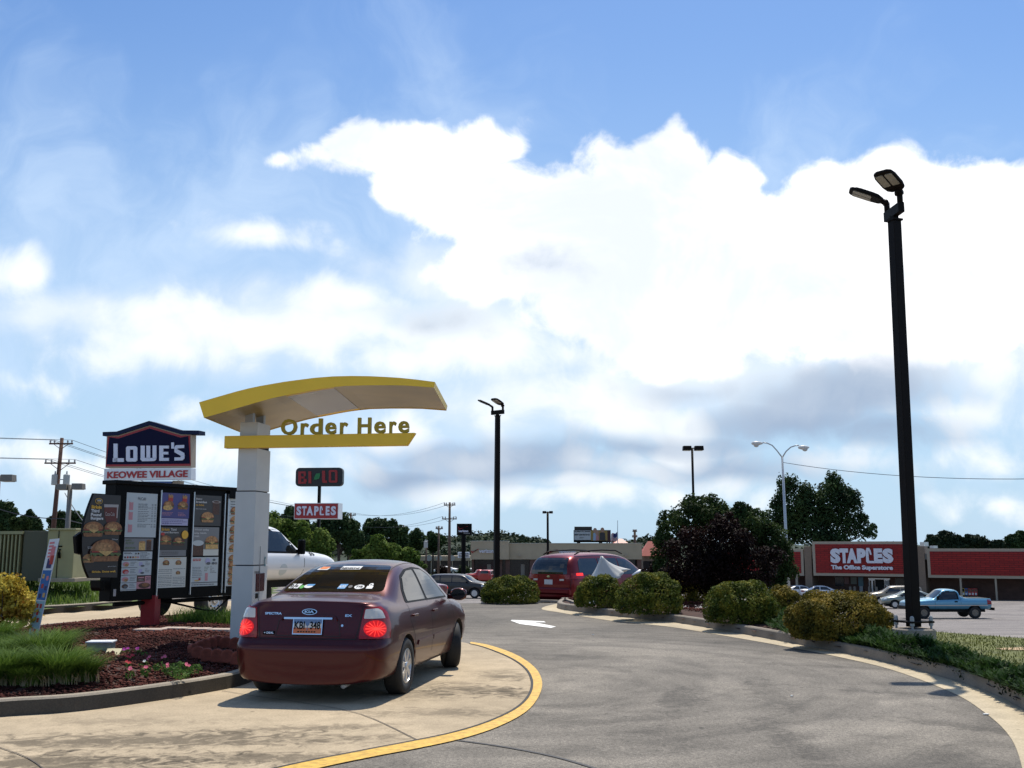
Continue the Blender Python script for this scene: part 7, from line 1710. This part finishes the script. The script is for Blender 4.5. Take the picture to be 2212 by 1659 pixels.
# trees
def tree(name, label, Yd, lobes_px, m, n, leaf, seed, zb=None, depth=.8, group=None, trunk=None, cat='tree', bump=.16, aspect=.6, shell=.45, small=10):
    """lobes_px: (cx, cy, rx, ry) display pixels"""
    cx = sum(l[0] for l in lobes_px) / len(lobes_px); p = P(cx, HZ, Yd); zg = T(p.x, Yd) if zb is None else zb; s = S(Yd); r = random.Random(seed)
    t = thing(name, label, cat, (p.x, Yd, zg), 0, group); lobes = []
    for (x, y, rx, ry) in lobes_px:
        q = P(x, y, Yd); c = (q.x - p.x, r.uniform(-.25, .25) * rx * s, q.z - zg); R = (rx * s, min(rx, ry * 1.2) * s * depth, ry * s); lobes.append((*c, *[v * .86 for v in R]))
        for k in range(small):
            a = r.uniform(0, 6.28); e = r.uniform(-.6, 1.4); d = r.uniform(.72, .95); rr_ = r.uniform(.22, .40)
            lobes.append((c[0] + math.cos(a) * math.cos(e) * R[0] * d, c[1] + math.sin(a) * math.cos(e) * R[1] * d, c[2] + math.sin(e) * R[2] * d, R[0] * rr_, R[1] * rr_, R[2] * rr_))
    leafcloud('crown', lobes, n, leaf, m, t, seed=seed, shell=shell, bump=bump, aspect=aspect, zmin=.05)
    mb = MB(); z1 = sum(l[2] for l in lobes) / len(lobes); w = trunk or max(.05, z1 * .03)
    mb.tube([(0, 0, -.3), (w * .3, 0, z1 * .4), (0, 0, z1)], [w * 1.3, w, w * .5], 8)
    for l in lobes[::small + 1]:
        for k in range(3):
            e = (l[0] + r.uniform(-.5, .5) * l[3], l[1] + r.uniform(-.5, .5) * l[4], l[2] + r.uniform(-.2, .6) * l[5]); b = (0, 0, z1 * r.uniform(.35, .7)); mb.tube([b, ((b[0] + e[0]) / 2, (b[1] + e[1]) / 2, (b[2] + e[2]) / 2 + .1 * w), e], [w * .5, w * .3, w * .1], 5)
    mb.build('trunk', M_bark, t, smooth=True); return t
tree('shade_tree', 'dark green leafy tree top left of the purple trees', 28.5, [(1490, 1120, 60, 45), (1450, 1160, 42, 45), (1520, 1100, 45, 35), (1555, 1130, 60, 45), (1440, 1215, 32, 50)], LM_grn, 13000, .085, 31, zb=.1, shell=.5)
tree('plum_tree', 'dark purple plum tree in the middle of the island trees', 26.6, [(1500, 1215, 75, 65), (1560, 1190, 80, 60), (1610, 1230, 75, 55), (1535, 1250, 90, 40), (1565, 1140, 30, 35), (1470, 1255, 55, 35)], LM_pur, 22000, .075, 32, zb=.1, shell=.5)
tree('shade_tree', 'green tree at the right end of the purple trees', 27.6, [(1625, 1140, 50, 40), (1668, 1170, 40, 48), (1685, 1215, 32, 45), (1600, 1110, 30, 22), (1670, 1245, 40, 32)], LM_grn, 12000, .085, 33, zb=.1, shell=.5)
tree('large_tree', 'biggest dark green tree rising behind the red store', 146, [(1710, 1095, 45, 62), (1680, 1125, 38, 45), (1745, 1108, 44, 58), (1790, 1090, 44, 62), (1828, 1112, 42, 56), (1855, 1140, 30, 32), (1765, 1150, 80, 35), (1885, 1150, 12, 18)], LM_tree, 20000, .42, 34, shell=.6)
for (ls_, sd, lab) in [([(2020, 1168, 22, 12), (2018, 1182, 28, 10)], 1, 'low dark tree just right of the tall lamp post behind the store'), ([(2045, 1162, 24, 16), (2065, 1168, 18, 12), (2055, 1182, 34, 12)], 2, 'rounded dark tree second from the lamp post behind the store'), ([(2105, 1168, 28, 14), (2085, 1172, 20, 10), (2100, 1184, 36, 12)], 3, 'dark tree in the middle of the right horizon row'), ([(2190, 1170, 26, 14), (2208, 1160, 16, 14), (2195, 1184, 34, 12)], 4, 'lighter green tree at the right photo edge behind the store'), ([(2150, 1176, 28, 10), (2150, 1185, 34, 12)], 5, 'lowest dark tree near the right end of the horizon row')]:
    tree('distant_tree', lab, 185, ls_, LM_far if sd != 4 else LM_tree, 5000, .5, 40 + sd, group='trees on the right horizon', small=7)
for (ls_, sd, lab, Yd, m) in [([(8, 1110, 26, 30), (20, 1135, 22, 20), (10, 1155, 34, 16)], 1, 'tall dark tree cut by the left photo edge', 120, LM_tree), ([(44, 1132, 22, 16)], 2, 'low greener tree between the two dark ones at left', 112, LM_grn), ([(66, 1126, 16, 20), (80, 1138, 14, 14), (72, 1152, 28, 14)], 3, 'small round dark tree left of the utility pole', 125, LM_tree), ([(122, 1128, 20, 24), (150, 1130, 24, 26), (172, 1132, 16, 24), (145, 1152, 40, 16)], 4, 'wide dark tree behind the brown utility pole', 118, LM_tree), ([(200, 1145, 26, 24), (230, 1150, 24, 20)], 5, 'dark tree mostly hidden by the menu board', 122, LM_tree)]:
    tree('background_tree', lab, Yd, ls_, m, 6500, .36, 60 + sd, group='trees behind the green cabinet', small=8)
# trees between the order sign and the phone shop
for (ls_, sd, lab, Yd, m, n, lf) in [
    ([(635, 1140, 36, 36), (600, 1150, 24, 26)], 1, 'dark tree top behind the red sign, left part', 150, LM_tree, 8000, .5),
    ([(735, 1140, 40, 34), (760, 1165, 26, 40), (700, 1160, 40, 40)], 2, 'large dark tree right behind the red sign', 150, LM_tree, 11000, .5),
    ([(820, 1135, 32, 18), (800, 1148, 20, 22), (845, 1145, 24, 20), (860, 1158, 22, 20), (800, 1175, 40, 24), (845, 1180, 40, 24)], 3, 'flat-topped dark pine right of the red sign', 165, LM_tree, 11000, .5),
    ([(900, 1165, 24, 24), (885, 1175, 24, 22)], 4, 'dark tree left of the tall grey utility pole', 175, LM_tree, 6000, .5), ([(935, 1172, 24, 22)], 6, 'dark tree behind the grey utility pole foot', 180, LM_tree, 5000, .5),
    ([(600, 1150, 30, 40), (625, 1180, 45, 42), (650, 1155, 24, 36), (690, 1185, 28, 44), (660, 1215, 60, 30), (610, 1235, 50, 30), (705, 1230, 25, 20)], 5, 'bright green leafy tree behind the white truck', 52, LM_bright, 17000, .16),
    ([(818, 1185, 28, 28), (800, 1200, 40, 22), (850, 1195, 26, 22), (780, 1215, 30, 16), (885, 1205, 24, 20), (900, 1222, 18, 14), (840, 1222, 60, 14)], 7, 'bright green leafy tree just above the sedan roof', 52, LM_bright, 15000, .16)]:
    tree('broadleaf_tree', lab, Yd, ls_, m, n, lf, 80 + sd, small=8)
# wooded hill
def hillmesh(name, px, Yd, depth, m):
    co = []; f = []; pts = spline(px, 6); n = len(pts)
    for i, p in enumerate(pts):
        q = P(p.x, p.y, Yd)
        for k, (dy, fz) in enumerate(((-depth, 0), (-depth * .5, .7), (0, 1), (depth, .9))): co.append((q.x * (Yd + dy) / Yd, Yd + dy, T(q.x, Yd) * (1 - fz) + (q.z - 1.2) * fz - (.5 if k == 0 else 0)))
    for i in range(n - 1):
        for k in range(3): a = i * 4 + k; f.append((a, a + 4, a + 5, a + 1))
    o = fast_mesh(name, np.array(co), np.array(f), 4, m, smooth=True); tag(o, kind='structure'); return np.array(co), pts
M_hill = mat('wooded_hill_floor', (.02, .035, .015), .95, noise=.3, scale=.05)
def woods(px, Yd, depth, n, leaf, seed, label):
    hillmesh('hill', px, Yd, depth, M_hill); rng = np.random.default_rng(seed); lobes = []; pts = spline(px, 10)
    for k in range(260):
        i = rng.integers(0, len(pts)); dd = rng.random() ** 1.5; q = P(pts[i].x + rng.normal() * 3, pts[i].y, Yd); zt = q.z; zg_ = T(q.x, Yd); yy_ = Yd - dd * depth; fz = 1 - .75 * dd
        s = rng.uniform(2.2, 4.2) * Yd / 300; z = zg_ + (zt - zg_) * fz - s * .75 - rng.random() * 1.2; lobes.append((q.x * yy_ / Yd, yy_, z, s * 1.1, s * 1.1, s))
    o = leafcloud('woods', lobes, n, leaf, LM_far, None, seed=seed, shell=.4, bump=.14); tag(o, label, 'woods', None, 'stuff')
woods([(780, 1175), (850, 1168), (910, 1164), (960, 1158), (1000, 1152), (1040, 1148), (1075, 1150), (1105, 1151), (1128, 1159), (1140, 1159), (1160, 1163), (1180, 1174), (1200, 1185)], 330, 70, 60000, 1.2, 91, 'dark wooded hillside behind the tan shops')
woods([(1300, 1182), (1340, 1173), (1372, 1165), (1400, 1163), (1430, 1161), (1460, 1165), (1700, 1172), (2000, 1172), (2500, 1168), (3200, 1165)], 520, 80, 42000, 2.0, 92, 'low distant woods behind the orange roofs')
woods([(-1100, 1150), (-600, 1146), (-150, 1150), (0, 1152), (150, 1155), (300, 1160), (450, 1160), (600, 1168), (750, 1170)], 300, 60, 45000, 1.4, 93, 'low dark woods along the left horizon')
# bushes in the far lot
for (x0, x1, yt, yb, m, lab, sd) in [(968, 988, 1219, 1233, leafmat('orange_leaf', (.10, .025, .01), (.30, .07, .03), (.40, .12, .05), clump=1), 'orange red shrub before the far white cars', 1), (988, 1016, 1222, 1243, LM_grn, 'dark green shrub at the foot of the black phone sign', 2), (1074, 1088, 1224, 1240, LM_bright, 'small green shrub right of the middle lamp post', 3), (1122, 1155, 1229, 1249, LM_grn, 'pale flecked shrub left of the red minivan', 4), (940, 968, 1222, 1240, LM_pur, 'dark reddish shrub left of the orange one', 5)]:
    q = gp((x0 + x1) / 2, yb + 2); s = S(q.y); t = thing('shrub', lab, 'shrub', tuple(q)); rx = (x1 - x0) / 2 * s; hh = (yb + 2 - yt) * s
    leafcloud('foliage', [(0, 0, hh * .55, rx * .8, rx * .8, hh * .45), (-rx * .4, 0, hh * .4, rx * .6, rx * .6, hh * .35), (rx * .45, 0, hh * .45, rx * .5, rx * .5, hh * .35)], 1800, .25, m, t, seed=200 + sd); MB().tube([(0, 0, -.1), (0, 0, hh * .5)], .06, 5).build('stems', M_bark, t)
# dark shrubs right of the minivan
t = tree('dark_shrub', 'dark shrub between the red minivan and the purple trees', 29.5, [(1420, 1235, 24, 26), (1398, 1248, 18, 18), (1445, 1250, 24, 22)], LM_pur, 4500, .075, 120, zb=.0, cat='shrub')
# golden barberry and grasses at the left of the order island
g = G(8, 1385, .2); t = thing('barberry_bush', 'bright yellow and red leaved barberry bush at the left edge', 'bush', (g.x, g.y, .2))
leafcloud('foliage', [(0, 0, .50, .42, .35, .38), (-.2, 0, .75, .32, .3, .26), (.20, .05, .55, .30, .25, .26), (.05, -.1, .85, .25, .25, .18), (.33, 0, .42, .22, .2, .2), (-.5, 0, .6, .35, .3, .35)], 5200, .065, LM_bar, t, seed=77, shell=.6, aspect=.6)
mb = MB()
for k in range(9): a = k * .7; mb.tube([(0, 0, 0), (.2 * math.cos(a), .2 * math.sin(a), .4), (.38 * math.cos(a), .3 * math.sin(a), .8)], [.012, .008, .003], 5)
mb.build('stems', M_bark, t)
g = G(166, 1262, .4); q = P(172, 1232, 29); t = thing('golden_shrub', 'small yellow green shrub behind the burger poster board', 'bush', (q.x, q.y, .75))
leafcloud('foliage', [(0, 0, .35, .45, .4, .35), (-.3, 0, .25, .3, .3, .25)], 2500, .08, leafmat('gold_green', (.08, .09, .015), (.22, .20, .03), (.45, .36, .06), clump=3), t, seed=78); MB().tube([(0, 0, -.1), (0, 0, .4)], .03, 5).build('stems', M_bark, t)
rng = np.random.default_rng(33)
for i, (x, y, hgt, sp, n) in enumerate([(170, 1470, .36, .27, 1500), (120, 1474, .42, .32, 1900), (60, 1478, .42, .32, 1900), (5, 1476, .42, .32, 1900), (-50, 1474, .42, .32, 1500), (150, 1440, .40, .30, 1500), (90, 1440, .45, .32, 1800), (25, 1436, .45, .32, 1800), (-25, 1434, .45, .32, 1500), (120, 1410, .36, .25, 1100), (35, 1405, .45, .3, 1500), (-10, 1400, .5, .32, 1500)]):
    g = G(x, y, .2); lab = ['%s clump of dark green liriope grass in the red mulch' % k for k in ('rightmost front', 'second front', 'third front', 'fourth front', 'leftmost front', 'rightmost middle', 'second middle', 'third middle', 'leftmost middle', 'back right', 'back', 'back left')][i]
    t = thing('grass_clump', lab, 'grass clump', (g.x, g.y, .18), 0, 'liriope clumps at the left of the order island')
    n = int(n * .8); rr_ = sp * np.sqrt(rng.random(n)); a = rng.uniform(0, 6.28, n); X = rr_ * np.cos(a) * .6; Y = rr_ * np.sin(a) * .5
    blades('leaves', X, Y, np.zeros(n), hgt * (.82 + .22 * math.sin(i * 2.3)), .011, rng, M_dgrass, t, lean=.95, dirs=a + rng.normal(size=n) * .7, seg=4)
    if i < 5:
        m_ = 60; X = rng.uniform(-sp * 1.1, sp * 1.1, m_); blades('dry_leaves', X, np.full(m_, -sp * .55), np.full(m_, .02), .16, .008, rng, M_straw, t, lean=1.2, dirs=-PI / 2 + rng.normal(size=m_) * .5, seg=3)
# grass below the menu board
n = 1600; g0 = G(360, 1352, .2); g1 = G(500, 1345, .2); X = rng.uniform(g0.x, g1.x + .3, n); Y = rng.uniform(19.3, 20.6, n)
o = blades('border_grass', X, Y, np.full(n, .16), .34, .012, rng, M_dgrass, None, lean=.6); tag(o, 'dark grass tufts behind the mulch below the menu board', 'grass', None, 'stuff')
# ============================================================= SKY, SUN, CAMERA
SUN_AZ = math.radians(16); SUN_EL = math.radians(63)     # azimuth from +Y towards +X
w = bpy.data.worlds.new('World'); SC.world = w; w.use_nodes = True
nt = w.node_tree; L = nt.links; N = nt.nodes.new; bg = nt.nodes['Background']
sky = N('ShaderNodeTexSky'); sky.sky_type = 'NISHITA'; sky.sun_disc = False; sky.sun_elevation = SUN_EL; sky.sun_rotation = SUN_AZ
sky.altitude = 200; sky.air_density = 1.0; sky.dust_density = .8; sky.ozone_density = 2.0
SKYS = .12
def math_(op, a, b=None, c=None, clamp=False):
    n = N('ShaderNodeMath'); n.operation = op; n.use_clamp = clamp
    for i, q in enumerate((a, b, c)):
        if q is None: continue
        if isinstance(q, (int, float)): n.inputs[i].default_value = q
        else: L.new(q, n.inputs[i])
    return n.outputs[0]
def mrange(v, a, b, c=0.0, d=1.0, smooth=True):
    n = N('ShaderNodeMapRange'); n.interpolation_type = 'SMOOTHSTEP' if smooth else 'LINEAR'
    L.new(v, n.inputs[0])
    for i, q in enumerate((a, b, c, d)): n.inputs[i + 1].default_value = q
    return n.outputs[0]
tc = N('ShaderNodeTexCoord'); sp = N('ShaderNodeSeparateXYZ'); L.new(tc.outputs['Generated'], sp.inputs[0])
yy = math_('MAXIMUM', sp.outputs['Y'], .12)
u = math_('DIVIDE', sp.outputs['X'], yy); v = math_('DIVIDE', sp.outputs['Z'], yy)
cb = N('ShaderNodeCombineXYZ'); L.new(u, cb.inputs[0]); L.new(v, cb.inputs[1])
def noise(vec, s, d, rough=.55, dist=0.0, dims='2D'):
    n = N('ShaderNodeTexNoise'); n.noise_dimensions = dims; n.inputs['Scale'].default_value = s; n.inputs['Detail'].default_value = d; n.inputs['Roughness'].default_value = rough; n.inputs['Distortion'].default_value = dist
    L.new(vec, n.inputs['Vector']); return n
# ragged warp of the cloud outlines
def vsub(a, c): n = N('ShaderNodeVectorMath'); n.operation = 'SUBTRACT'; L.new(a, n.inputs[0]); n.inputs[1].default_value = c; return n.outputs[0]
def vscale(a, k): n = N('ShaderNodeVectorMath'); n.operation = 'SCALE'; n.inputs['Scale'].default_value = k; L.new(a, n.inputs[0]); return n.outputs[0]
def vadd(a, b): n = N('ShaderNodeVectorMath'); n.operation = 'ADD'; L.new(a, n.inputs[0]); L.new(b, n.inputs[1]); return n.outputs[0]
wn = noise(cb.outputs[0], 4.5, 3, .5)
wuv = vadd(cb.outputs[0], vscale(vsub(wn.outputs['Color'], (.5, .5, .5)), .07))
fb = noise(cb.outputs[0], 13, 9, .60, .25)            # billowing detail
vo = N('ShaderNodeTexVoronoi'); vo.voronoi_dimensions = '2D'; vo.feature = 'SMOOTH_F1'; vo.inputs['Scale'].default_value = 26; vo.inputs['Smoothness'].default_value = .6
L.new(vadd(cb.outputs[0], vscale(vsub(wn.outputs['Color'], (.5, .5, .5)), .05)), vo.inputs['Vector'])
det = math_('ADD', mrange(fb.outputs['Fac'], .25, .75, -.34, .34, False), math_('MULTIPLY', vo.outputs['Distance'], -.45))
det = math_('ADD', det, .27)
def UV(x, y): r = ray(x, y); return r.x / r.y, r.z / r.y
def field(x, y, rx, ry, k=None):
    """signed value: 0 on the ellipse, grows inwards"""
    cu, cv = UV(x, y); a = UV(x + rx, y)[0] - cu; b = UV(x, y - ry)[1] - cv
    s_ = vsub(wuv, (cu, cv, 0)); m_ = N('ShaderNodeVectorMath'); m_.operation = 'MULTIPLY'; L.new(s_, m_.inputs[0]); m_.inputs[1].default_value = (1 / a, 1 / b, 0)
    l = N('ShaderNodeVectorMath'); l.operation = 'LENGTH'; L.new(m_.outputs[0], l.inputs[0])
    return math_('MULTIPLY_ADD', l.outputs['Value'], -(k or min(rx, ry) / 70.0), (k or min(rx, ry) / 70.0))
def union(bl):
    o = bl[0]
    for b in bl[1:]: o = math_('MAXIMUM', o, b)
    return o
big = union([field(*q) for q in [
    (770, 320, 85, 58), (690, 340, 60, 20), (900, 330, 130, 60), (1050, 310, 70, 42), (1010, 430, 180, 80), (870, 410, 90, 50),
    (1430, 350, 110, 115), (1330, 390, 130, 95), (1560, 400, 95, 100), (1250, 470, 240, 110),
    (1950, 470, 230, 155), (2130, 470, 160, 130), (1800, 520, 160, 110), (2230, 520, 120, 170),
    (1500, 600, 420, 190), (1950, 640, 420, 160), (1180, 580, 220, 90), (1560, 480, 130, 100)]])
crisp = mrange(math_('ADD', big, det), -.10, .32)
low = union([field(*q) for q in [
    (545, 525, 50, 16), (560, 540, 30, 10), (620, 990, 30, 12), (1390, 1010, 60, 18), (1540, 1040, 60, 14), (2050, 900, 60, 14), (700, 1010, 60, 16), (480, 980, 50, 14), (50, 610, 60, 45), (400, 690, 90, 26), (480, 720, 160, 40), (640, 740, 210, 36), (740, 660, 90, 26), (330, 760, 90, 22), (860, 720, 130, 34), (960, 780, 140, 40),
    (1280, 860, 110, 48), (1330, 910, 90, 38), (1180, 880, 90, 30), (1465, 900, 38, 30), (1450, 985, 38, 22), (1270, 1005, 70, 18), (1235, 1045, 70, 16), (1190, 1070, 60, 14), (1330, 1062, 60, 16), (1440, 1068, 40, 12), (1650, 1068, 26, 16), (395, 912, 34, 15),
    (2108, 975, 52, 22), (2170, 1075, 50, 18), (2120, 720, 150, 40), (2180, 800, 60, 26), (1040, 760, 220, 40), (80, 985, 80, 30), (190, 1000, 60, 24), (900, 935, 70, 22), (1050, 1000, 60, 16), (1000, 1070, 50, 14), (1800, 1000, 60, 10), (620, 1060, 60, 20), (20, 830, 24, 8)]])
soft = mrange(math_('ADD', low, math_('MULTIPLY', det, 1.1)), -.40, .50)
wisp = noise(vadd(cb.outputs[0], vscale(vsub(wn.outputs['Color'], (.5, .5, .5)), .25)), 2.4, 9, .60, .12)
haze_n = noise(cb.outputs[0], 5.0, 8, .6, .3)
wispm = math_('MULTIPLY', mrange(wisp.outputs['Fac'], .42, .72), mrange(v, .60, .25, .30, .75))
hz = mrange(v, .60, .02, .0, .86)             # pale air low in the sky
front = mrange(sp.outputs['Y'], .12, .3)
bn = noise(tc.outputs['Generated'], 2.6, 5, .58, .2, '3D')
back = math_('MULTIPLY', mrange(bn.outputs['Fac'], .56, .68), math_('SUBTRACT', 1.0, front))
greyf = union([field(*q) for q in [(1840, 850, 210, 62), (1720, 900, 190, 40), (1900, 930, 130, 24), (1120, 1000, 260, 50), (900, 1030, 140, 30), (1380, 960, 170, 26), (930, 700, 70, 22), (1150, 575, 70, 20), (1560, 1010, 200, 24), (2000, 620, 90, 18), (1500, 830, 90, 16)]])
grey = math_('MULTIPLY', mrange(math_('ADD', greyf, math_('MULTIPLY', det, .9)), -.35, .75), front)
def mix(f, a, b):
    n = N('ShaderNodeMix'); n.data_type = 'RGBA'
    if isinstance(f, (int, float)): n.inputs[0].default_value = f
    else: L.new(f, n.inputs[0])
    for i, q in ((6, a), (7, b)):
        if isinstance(q, tuple): n.inputs[i].default_value = (*q, 1)
        else: L.new(q, n.inputs[i])
    return n.outputs[2]
SG = 1 / SKYS
C3 = lambda r, g, b: (r * SG, g * SG, b * SG)
sc_ = N('ShaderNodeVectorMath'); sc_.operation = 'MULTIPLY'; L.new(sky.outputs[0], sc_.inputs[0]); sc_.inputs[1].default_value = (.68, .90, 1.12)
col = mix(hz, sc_.outputs[0], C3(.50, .68, .86))
col = mix(wispm, col, C3(.62, .78, 1.0))
col = mix(grey, col, C3(.30, .42, .60))
veil = math_('MULTIPLY', mrange(math_('ADD', union([field(*q, .8) for q in [(1000, 700, 260, 70), (1500, 790, 460, 80), (2050, 760, 280, 110), (560, 720, 330, 70), (1230, 870, 230, 70), (150, 690, 200, 40), (1000, 600, 200, 70)]]), det), -.7, .9), front)
col = mix(math_('MULTIPLY', veil, .85), col, C3(.86, .93, 1.0))
col = mix(math_('MULTIPLY', soft, front), col, C3(.95, 1.0, 1.04))
colc = mix(mrange(haze_n.outputs['Fac'], .30, .60, 0, 1), C3(.86, .92, 1.0), C3(1.15, 1.16, 1.18))
col = mix(math_('MULTIPLY', crisp, front), col, colc)
col = mix(math_('MULTIPLY', grey, .65), col, C3(.36, .46, .62))
col = mix(back, col, C3(.8, .82, .85))
L.new(col, bg.inputs['Color']); bg.inputs['Strength'].default_value = SKYS
sun = bpy.data.lights.new('sun', 'SUN'); sun.energy = 4.7; sun.angle = math.radians(.5); sun.color = (1, .93, .82)
so = bpy.data.objects.new('sun', sun); COL.objects.link(so)
d = Vector((math.sin(SUN_AZ) * math.cos(SUN_EL), math.cos(SUN_AZ) * math.cos(SUN_EL), math.sin(SUN_EL)))
so.rotation_euler = d.to_track_quat('Z', 'Y').to_euler(); so.location = d * 60
cam = bpy.data.cameras.new('camera'); co = bpy.data.objects.new('camera', cam); COL.objects.link(co)
co.location = CAM; co.rotation_euler = (PI / 2 + TH, 0, 0); cam.lens = F / 2212 * 36; cam.sensor_width = 36; cam.clip_end = 6000; cam.clip_start = .1
SC.camera = co
vs = SC.view_settings; vs.view_transform = 'Standard'; vs.look = 'None'; vs.exposure = 0.10; vs.gamma = 1.0
SC.render.resolution_x = 1024; SC.render.resolution_y = 768
